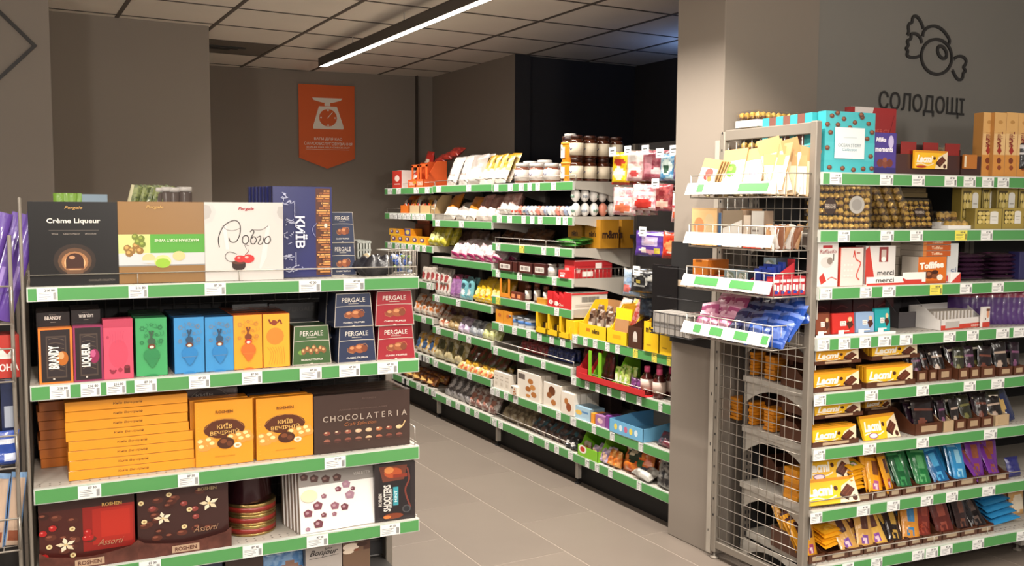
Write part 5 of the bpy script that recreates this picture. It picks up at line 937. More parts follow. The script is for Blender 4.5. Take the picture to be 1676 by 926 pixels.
for i in range(4): box_item('chocolate_box', 'dark red pack lying deep on fourth level, %s' % ords(i, 4), 'chocolate box', GR, ('m', x0 + (x1 - x0) * (i + .5) / 4, (x1 - x0) / 4.2, .125), z, .2, .05, gloss('#4a1a1e'), gloss('#5a2226'), [('s', [(.2, .3), (.5, .2), (.8, .3)], .03, '#7a3c3c')])
x0, x1 = rx(1476, 535, .1), rx(1520, 535, .1); t = tray('display_tray', 'empty grey cardboard tray in shade in the middle of fourth level', GR, x0, x1 + .02, z, .12, .16, .13, .07, mat('#4b474a', .7))
x0, x1 = rx(1530, 530, .03), rx(1614, 530, .03)
t = tray('display_tray', 'white and red open tray of small cream packs on fourth level', GR, x0, x1, z, .02, .16, .095, .045, gloss('#ddd9d6'), art=[('r', 0, .55, 1, 1, '#c8402f'), ('r', .1, .25, .42, .85, '#b9b4b0'), ('t', 'KINDER', .8, .8, .2, '#efe4da', {'w': .2})], rz=8)
for i in range(12): box_item('chocolate_pack', 'slim white chocolate pack standing in the white and red open tray, %s' % ords(i, 12), 'chocolate pack', GR, ('m', x0 + .03 + (x1 - x0 - .08) * i / 11, .014, .07), z + .004, .06, .09, gloss('#e2ddd8'), gloss('#c9bfb4'), (), group='slim white packs in the open tray', key='kin', rz=8)
box_item('chocolate_pack', 'white and red pack with a face print at the end of the open tray', 'chocolate pack', GR, ('m', x1 - .016, .055, .09), z + .0, .018, .012, gloss('#e8e2dc'), None, [('e', .72, .35, .2, .22, '#d99a78'), ('r', .5, .1, .95, .22, '#6b3d26'), ('r', 0, .75, 1, 1, '#c8402f'), ('e', .4, .6, .08, .06, '#4a2415')], rz=8)
for i in range(14):
    x = rx(1602 + i * 6, 520, .04); bag('chocolate_bar', 'upright purple to red wrapped bar in the row at right of fourth level, %s' % ords(i, 14), 'chocolate bar', GR.w(x, .04 + .014 * (13 - i) * .6, z), .1, .155, .016, foil('#5a3a8f' if i > 4 else '#4a2a6b', .3, 40, .4), [('r', 0, 0, 1, .22, foil('#8f2a4a')), ('e', .6, .7, .2, .12, foil('#b9a6d9')), ('t', 'Milka', .6, .45, .12, '#d9cdf0', {'w': .4, 'sh': .3})] if i == 13 else [('r', 0, 0, 1, .22, foil('#8f2a4a'))], i, (-.06, 0, GR.yaw + math.radians(-55)), 'purple and red bars in a row', 'pur%d' % (i == 13))
# --- level 5 and 6 trays with bars
def dark_tray(label, xl, xr, yt, z, dep, item, n, cs, hf=.035, hb=.10, tagc='#a98f72', group=None, d=.2, back=None, lean=-4, hi=.13):
    x, w, h = px(GR, xl, yt, xr, z, dep, yt + 30); t = tray('display_tray', label, GR, x - w / 2, x + w / 2, z, dep, d, hb, hf, back or gloss('#54301f'), inner=mat('#8a7560', .8), tagc=mat(tagc))
    m = max(1, int(w / .022)) if n is None else n
    for i in range(m):
        c = cs[i % len(cs)]; dpp = dep + .02 + .02 * i
        bag(item, '%s in tray on %s, %s' % (c[2], label.split(' on ')[1], ['front', 'second', 'third', 'fourth', 'fifth', 'sixth'][i % 6]), 'chocolate bar', GR.w(x, dpp, z + .006 + .004 * i), w * .86, (hi + rnd.uniform(-.01, .012)), .014, foil(c[0], .25, 40, .5), ([('r', .15, .16, .85, .2, foil('#cfc4b4')), ('e', .5, .66, .34, .12, foil(c[1]))] if i % 2 else [('r', .1, .30, .9, .36, foil(c[1])), ('e', .35, .7, .2, .12, foil(c[1])), ('r', .3, .5, .7, .53, foil('#b5a898'))]), i, (math.radians(lean - 10 + rnd.uniform(-8, 6)), math.radians(rnd.uniform(-7, 7)), GR.yaw + math.radians(rnd.uniform(-16, 16))), None, 'db%d' % (i % 2) + c[0])
z5, z6 = RZ[4], RZ[5]
hT = .112
for (lb, xl, xr, zz, lab, dk, yt, dp) in (('brown tray of yellow bars, lower left on fifth level', 1332, 1411, z5, None, True, 607, 0), ('brown tray of yellow bars, upper left on fifth level', 1333, 1410, z5 + hT, None, True, 571, .0),
      ('brown tray of yellow bars, lower right on fifth level', 1418, 1499, z5, 'red', False, 597, 0), ('brown tray of yellow bars, upper right on fifth level', 1427, 1506, z5 + hT, 'red', False, 561, .012),
      ('brown tray of yellow bars, lower left on sixth level', 1330, 1406, z6, 'red', False, 697, 0), ('brown tray of yellow bars, upper left on sixth level', 1333, 1413, z6 + hT, 'red', False, 658, .012)):
    lacmi_tray(lb, xl, yt, xr, zz, dp, 3, lab, dk)
lacmi_tray('brown tray of yellow bars, in shade behind the lying bar on sixth level', 1416, 654, 1462, z6 + .09, .14, 2, None, True)
box_item('carton', 'brown carton under the shaded tray on sixth level', 'carton', GR, ('m', rx(1440, 690, .14), .14, .088), z6, .14, .2, gloss('#54301f'))
box_item('chocolate_bar', 'big yellow chocolate bar with purple oval leaning in front on sixth level', 'chocolate bar', GR, ('m', rx(1449, 705, .0), .205, .104), z6 + .001, .01, .014, gloss('#f2bd20'), gloss('#f2bd20'), laomi('oval'), rz=3, lean=24)
dk = [('#1f1516', '#6b3a2c', 'dark brown wrapped chocolate bar'), ('#2a2a1c', '#6d6a3a', 'dark olive wrapped chocolate bar'), ('#241420', '#7a4a6b', 'dark plum wrapped chocolate bar'), ('#201a1a', '#b09a8a', 'black wrapped chocolate bar with pale band')]
T5 = [(1500, 1517, 2), (1520, 1533, 0), (1535, 1557, 3), (1568, 1585, 1), (1587, 1603, 2), (1605, 1628, 0), (1634, 1656, 3), (1658, 1676, 2)]
for i, (xl, xr, k) in enumerate(T5): dark_tray('brown tray of dark wrapped bars on fifth level, %s' % ords(i, 8), xl, xr, 598, z5, .0 + (.02 if i in (0, 1, 2) else 0), 'chocolate_bar', 4, [dk[k], dk[(k + 1) % 4]], hf=.05 if i < 6 else .04)
T6 = [(1497, 1542, 0), (1543, 1560, 2), (1562, 1580, 3), (1582, 1603, 1), (1605, 1624, 0), (1627, 1650, 3)]
for i, (xl, xr, k) in enumerate(T6): dark_tray('brown tray of dark wrapped bars on sixth level, %s' % ords(i, 6), xl, xr, 692, z6, .0, 'chocolate_bar', 4, [dk[k], dk[(k + 2) % 4]], hf=.048, back=mat('#b39a78', .8) if i in (1, 5) else None, tagc='#a98f72' if i not in (1, 5) else '#b39a78')
for i in range(5): bag('chocolate_bar', 'navy and gold wrapped bar leaning at the right end of sixth level, %s' % ords(i, 5), 'chocolate bar', GR.w(rx(1650 + 6 * i, 690, .03), .03 + .02 * i, z6), .09, .17, .014, foil('#1f2850', .25, 40, .5), [('e', .4, .5, .3, .2, foil('#b9995c')), ('r', 0, .0, 1, .2, foil('#171c30')), ('r', .1, .75, .6, .82, foil('#c9cfe0'))], i, (-.25, -.3, GR.yaw), 'navy bars on sixth level', 'nvy')
# --- level 7 and 8: heaps of bars in trays
def heap(label_tray, what, xl, xr, yt, z, dep, n, c, c2, c3=None, group=None, w=.085, h=.17, fan=1., d=.24, hf=.035, lie=False):
    x0, x1 = rx(xl, yt + 30, dep), rx(xr, yt + 30, dep); tray('display_tray', label_tray, GR, x0, x1, z, dep, d, .09, hf, gloss('#54301f'), inner=mat('#7a5f48', .8), tagc=mat('#b09c82'))
    n += 4 if not lie else 0
    for i in range(n):
        f = i / max(1, n - 1)
        if lie: loc = GR.w(x0 + w * .5 + (x1 - x0 - w) * .5, dep + .03 + .004 * (i % 3), z + .045 + .0145 * i); rot = (math.radians(-70 - 4 * (i % 3)), 0, GR.yaw + math.radians(14 + rnd.uniform(-5, 5)))
        else: loc = GR.w(x0 + (x1 - x0) * (.35 + .3 * f), dep + .012 + (d - .06) * f, z + .012 + .05 * f); rot = (math.radians(-24 - rnd.uniform(-6, 14)), math.radians(rnd.uniform(-14, 14)), GR.yaw + math.radians(fan * rnd.uniform(-16, 26)))
        bag('chocolate_bar', '%s, %s on %s' % (what, (['lowest', 'second up', 'third up', 'fourth up', 'fifth up', 'sixth up', 'topmost'] if lie else ['frontmost', 'second', 'third', 'fourth', 'fifth', 'sixth', 'seventh', 'eighth', 'ninth', 'tenth', 'rearmost'])[i], 'seventh level' if 'seventh' in label_tray else 'the lowest level'), 'chocolate bar', loc, w, h, .014, foil(c, .25, 40, .5), [('r', 0, .0, 1, .10, foil('#8a5a20' if c[1] in 'ef' else c2)), ('r', .3, .12, .72, .5, foil(c2)), ('e', .48, .76, .22, .13, foil(c3 or c2)), ('e', .48, .76, .14, .08, foil('#e6c8d4' if c3 else c))], i, rot, group or what + ' in trays', 'hp' + c + c2)
z7, z8 = RZ[6], RZ[7]
for i, (yt, dp, lb) in enumerate(((795, .0, 'large yellow chocolate bar lying lower at the post on seventh level'), (762, .045, 'large yellow chocolate bar lying higher at the post on seventh level'))):
    x, w, h = px(GR, 1322, yt, [1402, 1392][i], z7 + .0, dp, yt + 20); box_item('chocolate_bar', lb, 'chocolate bar', GR, ('m', x, w, .105), z7 + (.014 if i == 0 else .098), dp - .012, .016, gloss('#f2b420'), gloss('#f2b420'), laomi('oval' if i else None), rz=-4, lean=28)
for i in range(7): solo('chocolate_bar', carton_mb(.13, .018, .09, gloss('#e8a51c'), gloss('#d98f18')), 'yellow chocolate bar piled flat behind the mesh at the post, %s' % (['lowest', 'second', 'third', 'fourth', 'fifth', 'sixth', 'topmost'][i]), 'chocolate bar', GR.w(.085 + .006 * (i % 2), .09, z7 + .002 + .0185 * i), (0, 0, GR.yaw + math.radians(6 * math.sin(i * 2))), 'yellow bars piled at the post')
heap('brown tray of yellow bars heaped left of the caramel ones, seventh level', 'yellow wrapped chocolate bar', 1397, 1430, 752, z7, .0, 7, '#e8a51c', '#f2c84a', '#7a8f2c', lie=True, w=.11, h=.12)
heap('brown tray with a second pile of yellow bars, seventh level', 'golden wrapped chocolate bar', 1431, 1455, 750, z7, .0, 7, '#e8a020', '#7a4a2c', '#b0588a')
heap('brown tray of caramel brown and yellow bars, seventh level', 'yellow and brown wrapped chocolate bar', 1456, 1476, 750, z7, .0, 5, '#e09a20', '#5a2a20', '#b83a30')
for a, b, nm, c, c2 in ((1478, 1505, 'dark green', '#1d5a34', '#3b8a50'), (1507, 1540, 'green', '#22703c', '#57a066'), (1541, 1566, 'deep blue', '#1c5f94', '#4aa0d0'), (1567, 1600, 'sky blue', '#2f86bd', '#8fc6e0')):
    heap('brown tray of %s wrapped bars, seventh level' % nm, '%s wrapped chocolate bar' % nm, a, b, 752 if 'blue' not in nm else 738, z7, .0 , 7, c, c2, None)
for a, b, nm in ((1602, 1624, 'purple and hazelnut'), (1626, 1652, 'plum and hazelnut')):
    heap('brown tray of %s wrapped bars, seventh level' % nm, '%s wrapped chocolate bar' % nm, a, b, 735, z7, .0, 6, '#6b2f8a', '#8a4a30', None)
bag('chocolate_bar', 'dark blue pack end at the right edge of seventh level', 'chocolate bar', GR.w(rx(1668, 765, .0), .02, z7), .08, .09, .03, foil('#2a2c68'), [], 1, (-.3, 0, GR.yaw))
for a, b, nm, c, c2, c3 in ((1325, 1352, 'caramel and yellow', '#d99a2c', '#4a2a2a', '#a0406a'), (1391, 1414, 'cream and gold', '#d2a054', '#4a2a2a', '#7a4a9a'), (1415, 1436, 'gold and cream', '#d2a054', '#5a342a', '#7a4a9a'), (1437, 1464, 'yellow and purple oval', '#e0b050', '#5a2f26', '#8a4aa0'), (1465, 1488, 'black and gold', '#2c2220', '#c9a04a', None), (1489, 1510, 'orange and blue', '#d08a30', '#3f7fb0', None), (1511, 1542, 'brick red', '#7c2c20', '#a04430', None), (1543, 1572, 'dark red brown', '#5a2018', '#8a4030', None), (1573, 1600, 'dark brown', '#2e1a18', '#6b4030', None), (1601, 1626, 'black', '#1b1719', '#5a4a44', None)):
    heap('brown tray of %s bars on the lowest level' % nm, '%s wrapped chocolate bar' % nm, a, b, 840, z8, .0, 5, c, c2, c3)
heap('brown tray of yellow bars fanned low on the lowest level', 'orange yellow wrapped chocolate bar', 1355, 1390, 862, z8, .0, 5, '#f0a81e', '#f4c04a', None, lie=True, w=.12, h=.11)
for i in range(6): bag('chocolate_bar', 'bright blue wrapped bar lying in a pile at right of the lowest level, %s' % (['lowest', 'second', 'third', 'fourth', 'fifth', 'topmost'][i]), 'chocolate bar', GR.w(rx(1650 - 3 * i, 840, .03), .03 + .01 * i, z8 + .02 + .028 * i), .17, .1, .018, foil('#2f86bd', .25, 40, .5), [('r', .1, .3, .9, .6, foil('#7cc0e0'))], i, (math.radians(-76), math.radians(-6), GR.yaw), 'bright blue bars piled', 'bbl')
for i in range(3): bag('wafer_pack', 'cream and orange pack at the right edge of the lowest level, %s' % ['front', 'middle', 'rear'][i], 'pack', GR.w(rx(1664, 830, .12), .12 + .04 * i, z8), .1, .2, .03, foil('#d9a868'), [('e', .5, .7, .4, .2, foil('#f0e2cc'))], i, (-.1, 0, GR.yaw), 'cream packs at the right edge', 'crm')
# boxes and piles seen through the mesh end panel
for lv, (zz, items) in enumerate(((z5, ((.12, '#5a3324'), (.26, '#4b2a1e'))), (z6, ((.12, '#5a3324'), (.26, '#54301f'), (.36, '#3b2622'))), (z7, ((.2, '#54301f'),)))):
    for k, (dp, c) in enumerate(items):
        r = tray('display_tray', 'brown carton tray %s behind the mesh end panel' % ['second', 'third', 'fourth', 'fifth'][k] + ' on level %s' % ['five', 'six', 'seven'][lv], GR, .105, .23, zz, dp + .12, .1, .15 if lv < 2 else .11, .12 if lv < 2 else .08, mat(c, .7))
        if lv < 2:
            for q in range(7): solo('chocolate_bar', carton_mb(.062, .013, .07, gloss('#d98a1e'), gloss('#c97a18')), 'orange bar stacked by the mesh end, %s' % (['lowest', 'second', 'third', 'fourth', 'fifth', 'sixth', 'topmost'][q]) + ', tray %s on level %s' % (['two', 'three', 'four', 'five'][k], ['five', 'six'][lv]), 'chocolate bar', GR.w(.022 + .004 * (q % 2), dp + .175, zz + .004 + .0145 * q), (0, 0, GR.yaw + math.radians(-90 + rnd.uniform(-6, 6))), 'orange bars stacked by the mesh end')
# ================================================================ GOODS IN THE END BASKETS
def ex(p, y, dep=-.1): return GE.at(p, y, dep)[0]
xa, xb, zb = BB[0]
def envelope(w, h, face, art): m = MB().box(-w / 2, 0, 0, w / 2, .004, h, mat('#b08a5c', .8)); m.add([(-w / 2 + .002, -.0004, .002), (w / 2 - .002, -.0004, .002), (w / 2 - .002, -.0004, h * .72), (-w / 2 + .002, -.0004, h * .72)], [(0, 1, 2, 3)], face); art_on(m, art, w, h, lambda a_, b_, o_: (a_, -.0005 - o_, b_)); return m
cnd = {'green': [('e', .45, .50, .22, .16, '#5fa03a'), ('e', .4, .46, .1, .06, '#8fca5c'), ('s', [(.3, .85), (.6, .85)], .03, '#2c4a2c'), ('e', .8, .35, .15, .05, '#b58fb0')], 'pink': [('e', .5, .52, .22, .17, '#d98aa8'), ('e', .48, .47, .1, .08, '#f0b8c8')], 'red': [('e', .5, .42, .22, .14, '#c24a44'), ('e', .4, .55, .15, .1, '#a8342f'), ('e', .6, .6, .14, .08, '#d06a3a')]}
for i, (u, nm, sc) in enumerate(((.10, 'red', .8), (.40, 'green', 1), (.62, 'pink', 1), (.85, 'red', 1.05))):
    solo('paper_envelope', envelope(.13 * sc, .185 * sc, mat('#e9e6df', .6), cnd[nm]), 'kraft and white paper envelope with %s candy print in the uppermost basket, %s' % (nm, ords(i, 4)), 'envelope', GE.w(xa + (xb - xa) * u, -.165 + .006 * i, zb + .025), (math.radians(-16), math.radians([8, -3, -4, -2][i]), GE.yaw + math.radians([6, 4, -3, -6][i])))
for i in range(9): solo('paper_envelope', envelope(.10, .14, mat('#cdb896', .7), ()), 'kraft envelope standing edge on in the uppermost basket, %s' % ords(i, 9), 'envelope', GE.w(xa + (xb - xa) * (.2 + .0 * i) + .004 * i, -.15 + .012 * i, zb + .02), (math.radians(-20), 0, GE.yaw + math.radians(-62)), 'kraft envelopes edge on')
for i in range(9): solo('paper_envelope', envelope(.09, .16 + .03 * (i % 3), mat(['#e6ddcf', '#d9c3a0'][i % 2], .7), ()), 'kraft envelope jumbled at the near end of the uppermost basket, %s' % ords(i, 9), 'envelope', GE.w(xb - .035 - .006 * (i % 2), -.16 + .017 * i, zb + .01 + .004 * (i % 3)), (math.radians(-8 + 6 * math.sin(i)), math.radians(18 * math.sin(i * 2.1)), GE.yaw + math.radians(60 + 18 * math.sin(i * 1.7))), 'kraft envelopes jumbled')
g = MB()
for i in range(60): g.ball((rnd.uniform(.02, xb - xa - .02), rnd.uniform(-.17, -.02), rnd.uniform(.006, .018)), .011, rnd.choice(['#7a6a4a', '#8f7c56', '#5f523a']), 4, .7, .4)
o = solo('wrapped_sweets', g, 'brown wrapped sweets lying on the floor of the uppermost basket', 'sweets', GE.w(xa, 0, zb), (0, 0, GE.yaw)); o['kind'] = 'stuff'
xa, xb, zb = BB[1]
IT = [(1139, 340, 1181, '#d9b380', 'orange print card box', [('e', .3, .5, .2, .25, '#d88a5c'), ('e', .7, .45, .2, .3, '#cfb890'), ('e', .5, .8, .3, .1, '#c96a4a')]), (1183, 348, 1188, '#3a5a80', 'thin blue card box', []), (1190, 344, 1222, '#e0dcd6', 'white card box with blue print', [('t', '##', .5, .75, .15, '#8aa0c4', {'w': .4}), ('p', [(0, 0), (1, 0), (1, .25), (0, .5)], '#8a7a68')]), (1224, 352, 1236, '#d8c8b8', 'pale card box with red foot', [('r', 0, .7, 1, 1, '#c24a3a')]), (1237, 345, 1258, '#d6d2cc', 'cream card box with red foot', [('r', 0, .85, .8, 1, '#c24a3a'), ('r', .1, .5, .6, .55, '#8a8078')])]
for i, (xl, yt, xr, c, nm, art) in enumerate(IT):
    x, w, h = px(GE, xl, yt, xr, zb + .004, -.13, 370); solo('card_box', (lambda m_: (art_on(m_, art, w, h, flat), m_)[1])(carton_mb(w, h, .05, mat(c, .6), mat('#8a7460', .7))), '%s in the second highest wire basket' % nm, 'box', GE.w(x, -.155, zb + .004), (0, 0, GE.yaw))
solo('open_carton', MB().box(-.05, 0, 0, .05, .003, .16, CARD).box(-.05, 0, 0, -.047, .08, .12, CARD).box(.047, 0, 0, .05, .08, .12, CARD).box(-.05, 0, 0, .05, .08, .003, CARD), 'small grey brown open carton at the back of second basket', 'carton', GE.w(xa + (xb - xa) * .55, -.10, zb + .003), (0, 0, GE.yaw + .3))
for i in range(16): bag('stick_pack', 'slim brown and silver stick pack at the near end of second basket, %s' % ords(i, 16), 'pack', GE.w(xb - .06 + .003 * (i % 6), -.165 + .009 * i, zb + .005), .026, .10, .008, foil(['#a57c54', '#cfc9c2', '#8a5a40'][i % 3], .3, 60, .5), (), i, (math.radians(-18 * math.sin(i)), math.radians(22 * math.sin(i * 1.3)), GE.yaw + math.radians(50)), 'slim stick packs', 'stk%d' % (i % 3), nu=4, nv=6)
xa, xb, zb = BB[2]
x, w, h = px(GE, 1134, 409, 1160, zb + .004, -.14, 440)
r = root('display_box', 'orange display box in the third basket', 'box', GE.w(x + .02, -.16, zb + .02), GE.yaw + .1); m = carton_mb(.09, .105, .13, gloss('#d07a28'), gloss('#b8651c')); art_on(m, [('t', 'HALLS', .55, .72, .12, '#f0dcc0', {'w': .55, 'b': .04}), ('r', .2, .0, .6, .1, '#8a4a18')], .09, .105, flat); part('carton', m, r)
for i in range(5): solo('pastille_pack', (lambda m_: (art_on(m_, [('t', 'HALLS', .5, .5, .3, '#efe8e0', {'w': .6, 'b': .04})], .035, .03, flat), m_)[1])(carton_mb(.035, .03, .09, gloss(['#a0282c', '#22242c', '#a0282c', '#d07a28', '#22242c'][i]))), 'small pastille pack below the orange display box, %s' % ords(i, 5), 'pack', GE.w(xa + .055 + .04 * i, -.17, zb + .032), (0, 0, GE.yaw), 'small pastille packs')
for i in range(3):
    solo('gum_box', (lambda m_: (art_on(m_, [('e', .5, .5, .4, .35, '#8f9a86'), ('e', .35, .4, .15, .2, '#d9d6c4'), ('s', [(.1, .8), (.4, .3), (.9, .7)], .06, '#e2e6e4')], .07, .06, flat), m_)[1])(carton_mb(.07, .06, .12, gloss('#9fb4bb'), gloss('#2c3a44'))), 'silver blue mint gum box in the third basket, %s' % ords(i, 3), 'box', GE.w(xa + (xb - xa) * (.46 + .14 * i) + (.01 if i == 2 else 0), -.16 + (.07 if i == 2 else 0), zb + (.035 if i < 2 else .09)), (0, 0, GE.yaw), 'mint gum boxes')
x0_ = xa + (xb - xa) * .70
r = root('display_box', 'red display box with sloping side holding blue gum packs in third basket', 'box', GE.w(x0_, -.165, zb + .006), GE.yaw); part('carton', MB().box(0, 0, 0, .105, .003, .055, gloss('#b8303a')).prism([(0, 0), (.14, 0), (.14, .13), (0, .055)], 0, .003, gloss('#b8303a'), 'x').prism([(0, 0), (.14, 0), (.14, .13), (0, .055)], .102, .105, gloss('#b8303a'), 'x').box(0, .137, 0, .105, .14, .14, gloss('#b8303a')).box(0, 0, 0, .105, .14, .003, gloss('#b8303a')), r)
for i in range(8): solo('gum_pack', carton_mb(.04, .085, .014, gloss('#2a3f9a'), gloss('#1f2f78')), 'blue gum pack standing in the red display box, %s' % (['front left', 'front right', 'second left', 'second right', 'third left', 'third right', 'rear left', 'rear right'][i]), 'gum', GE.w(x0_ + .03 + .045 * (i % 2), -.155 + .025 * (i // 2), zb + .022 + .009 * (i // 2)), (0, 0, GE.yaw), 'blue gum packs')
for i in range(5): solo('gum_box', (lambda m_: (art_on(m_, [('r', .15, .15, .85, .3, '#e8dede'), ('r', .15, .4, .5, .7, '#e8dede'), ('r', .6, .45, .85, .8, '#e8dede'), ('r', .35, .75, .7, .9, '#2a3f9a')], .045, .075, flat), m_)[1])(carton_mb(.045, .075, .03, gloss('#b8303a'))), 'small red and white gum box at the near end of third basket, %s' % ords(i, 5), 'gum', GE.w(xb - .012, -.165 + .034 * i, zb + .006), (0, 0, GE.yaw + math.radians(88)), 'small red and white gum boxes')
xa, xb, zb = BB[3]
def sachets(n, u0, u1, c, c2, nm, h=.11, tall=0.):
    for i in range(n):
        u = u0 + (u1 - u0) * (i % 3) / 2.; bag('sachet', '%s sachet in the lowest basket, %s' % (nm, ords(i, n)), 'sachet', GE.w(xa + (xb - xa) * u, -.17 + .045 * (i // 3), zb + .01 + .028 * (i // 3) * (1 + tall)), .09, h, .014, foil(c, .22, 60, .5), [('r', 0, 0, 1, .12, foil(c2)), ('e', .5, .5, .35, .2, foil(c2)), ('r', .1, .8, .9, .86, foil(c2))], i, (math.radians(-34), math.radians(rnd.uniform(-12, 12)), GE.yaw + math.radians(rnd.uniform(-12, 22))), nm + ' sachets in the lowest basket', 'sa' + c)
sachets(11, .12, .36, '#a8507a', '#d9a0b8', 'pink', tall=.4); sachets(12, .46, .66, '#262a50', '#5f6584', 'dark navy'); sachets(12, .76, .97, '#1f4596', '#5f78c0', 'bright blue', .12)
# ================================================================ WALL SHELVING GOODS (seen down the aisle)
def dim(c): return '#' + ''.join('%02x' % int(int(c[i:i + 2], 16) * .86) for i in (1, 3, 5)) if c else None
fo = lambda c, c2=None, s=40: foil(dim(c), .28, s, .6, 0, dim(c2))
PL = ['on the top shelf', 'on the second shelf', 'on the third shelf', 'on the fourth shelf', 'on the fifth shelf', 'on the sixth shelf', 'on the seventh shelf', 'on the eighth shelf', 'on the lowest shelf']
BAYN = ['farthest bay', 'second bay', 'third bay', 'nearest bay']
def brow(b, k, what, xl, yt, xr, n, base, art=(), t=.045, dep=.01, lean=14, deep=1, yb=None, cat='bag', name='snack_bag', jit=1., yaw=0., width=None, place=None):
    where = '%s, %s' % (BAYN[b], (place or PL[k] if k < len(MZ[b]) - 1 or place else 'lowest shelf')); z = MZ[b][k]
    bag_row(name, what, where, cat, GM, (xl, yt, xr) + ((yb,) if yb else ()), z, dep, n, t, base, art, lean, what, jit=jit, yaw=yaw, width=width, deep=deep)
def brow_box(b, k, what, xl, yt, xr, n, face, side=None, art=(), d=.08, dep=.01, deep=1, name='carton', cat='box', gap=.96, zz=None, top=None, yb=None, note='', rz=0):
    z = zz if zz is not None else MZ[b][k]; x, w, h = px(GM, xl, yt, xr, z, dep, yb)
    for i in range(n):
        for q in range(deep):
            lb = '%s%s%s, %s %s' % (what, (', ' + ords(i, n)) if n > 1 else '', note, BAYN[b], PL[k].replace('on the ', '') if k < len(MZ[b]) - 1 else 'lowest shelf') + ['', ', one behind', ', two behind', ', three behind'][q]
            o, _ = box_item(name, lb, cat, GM, ('m', x - w / 2 + w * (i + .5) / n, w / n * gap, h), z, dep + q * (d + .004), d, mat(face, .4, 0, .2) if isinstance(face, str) else face, mat(side, .4, 0, .2) if isinstance(side, str) else side, art, top, group='%s, %s' % (what, BAYN[b]) if n * deep > 1 else None, key=what, rz=rz)
    return h
def jar(name, label, G, x, dep, z, r_, h, glass, lidc, labc, group=None, lidh=.018, art=()):
    t = root(name, label, 'jar', G.w(x, dep, z), G.yaw, group)
    k = ('jar', round(r_, 3), round(h, 3), glass, lidc, labc)
    if k not in _BM: _BM[k] = (MB().lathe([(r_ * .92, 0), (r_, .006), (r_ * 1.02, h * .45), (r_ * .97, h - lidh - .012), (r_ * .8, h - lidh)], mat(glass, .12, 0, .5), 16).mesh('jar_body'), MB().lathe([(r_ * .86, h - lidh), (r_ * .88, h - .002), (r_ * .8, h)], mat(lidc, .35), 16).mesh('lid'), (lambda m: (art_on(m, [('s', [(-.0, .5), (.3, .3), (.5, .6), (.8, .35)], .12, '#2f3f7a')], r_ * 1.1, h * .3, lambda a_, b_, o_: (a_, -math.sqrt(max(0, (r_ * 1.04) ** 2 - a_ * a_)) - .0005 - o_, b_ + h * .25)), m)[1])(MB().lathe([(r_ * 1.03, h * .12), (r_ * 1.03, h * .66)], mat(labc, .5), 16)).mesh('label'))
    for nm, me in zip(('jar_body', 'lid', 'label'), _BM[k]): part(nm, me, t)
    return t
# ---- farthest bay
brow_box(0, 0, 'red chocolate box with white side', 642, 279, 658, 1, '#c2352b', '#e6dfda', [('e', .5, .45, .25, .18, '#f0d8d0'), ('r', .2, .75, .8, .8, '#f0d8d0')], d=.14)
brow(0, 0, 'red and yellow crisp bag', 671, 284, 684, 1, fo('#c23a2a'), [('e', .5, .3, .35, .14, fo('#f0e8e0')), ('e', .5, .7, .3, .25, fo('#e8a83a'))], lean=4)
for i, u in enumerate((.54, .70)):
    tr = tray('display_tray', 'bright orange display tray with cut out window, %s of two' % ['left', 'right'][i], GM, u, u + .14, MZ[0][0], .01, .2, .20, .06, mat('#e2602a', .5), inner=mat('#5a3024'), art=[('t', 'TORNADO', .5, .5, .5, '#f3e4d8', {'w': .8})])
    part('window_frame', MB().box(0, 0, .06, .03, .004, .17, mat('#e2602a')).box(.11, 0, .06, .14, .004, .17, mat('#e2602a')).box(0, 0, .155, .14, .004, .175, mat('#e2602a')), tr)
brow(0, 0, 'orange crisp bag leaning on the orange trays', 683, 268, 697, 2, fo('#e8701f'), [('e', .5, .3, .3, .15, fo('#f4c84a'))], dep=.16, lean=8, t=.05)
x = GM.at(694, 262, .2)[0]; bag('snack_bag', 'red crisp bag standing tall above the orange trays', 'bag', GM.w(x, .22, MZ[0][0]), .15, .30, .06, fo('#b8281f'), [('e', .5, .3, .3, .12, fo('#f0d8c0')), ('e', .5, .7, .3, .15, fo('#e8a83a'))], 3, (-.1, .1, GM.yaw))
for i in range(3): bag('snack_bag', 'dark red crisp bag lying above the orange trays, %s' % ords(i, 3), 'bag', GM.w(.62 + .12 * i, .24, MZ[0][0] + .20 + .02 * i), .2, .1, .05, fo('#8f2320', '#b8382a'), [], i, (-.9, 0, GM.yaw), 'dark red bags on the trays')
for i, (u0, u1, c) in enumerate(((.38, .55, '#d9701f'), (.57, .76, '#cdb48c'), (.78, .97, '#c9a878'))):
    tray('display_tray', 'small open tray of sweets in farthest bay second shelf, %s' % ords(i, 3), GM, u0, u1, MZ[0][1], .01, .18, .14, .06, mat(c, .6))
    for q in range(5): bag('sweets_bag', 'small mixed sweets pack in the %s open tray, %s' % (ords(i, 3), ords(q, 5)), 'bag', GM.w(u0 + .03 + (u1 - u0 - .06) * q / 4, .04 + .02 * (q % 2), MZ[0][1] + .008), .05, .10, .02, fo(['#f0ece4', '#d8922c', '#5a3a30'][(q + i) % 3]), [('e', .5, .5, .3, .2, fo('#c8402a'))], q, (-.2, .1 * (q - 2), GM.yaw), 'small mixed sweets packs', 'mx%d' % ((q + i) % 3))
g = MB().box(-.12, 0, 0, .12, .003, .07, mat('#8f4a34', .5)); art_on(g, [('r', .15, .25, .85, .38, '#c9a090'), ('r', .1, .55, .9, .65, '#c9a090')], .24, .07, flat); solo('shelf_sign', g, 'red brown sign board standing on the third shelf of farthest bay', 'sign', GM.w(.54, .14, MZ[0][2] + .155), (0, 0, GM.yaw)); solo('chocolate_box', carton_mb(.28, .155, .1, mat('#6b3a20')), 'brown carton carrying the red brown sign board', 'box', GM.w(.54, .13, MZ[0][2]), (0, 0, GM.yaw))
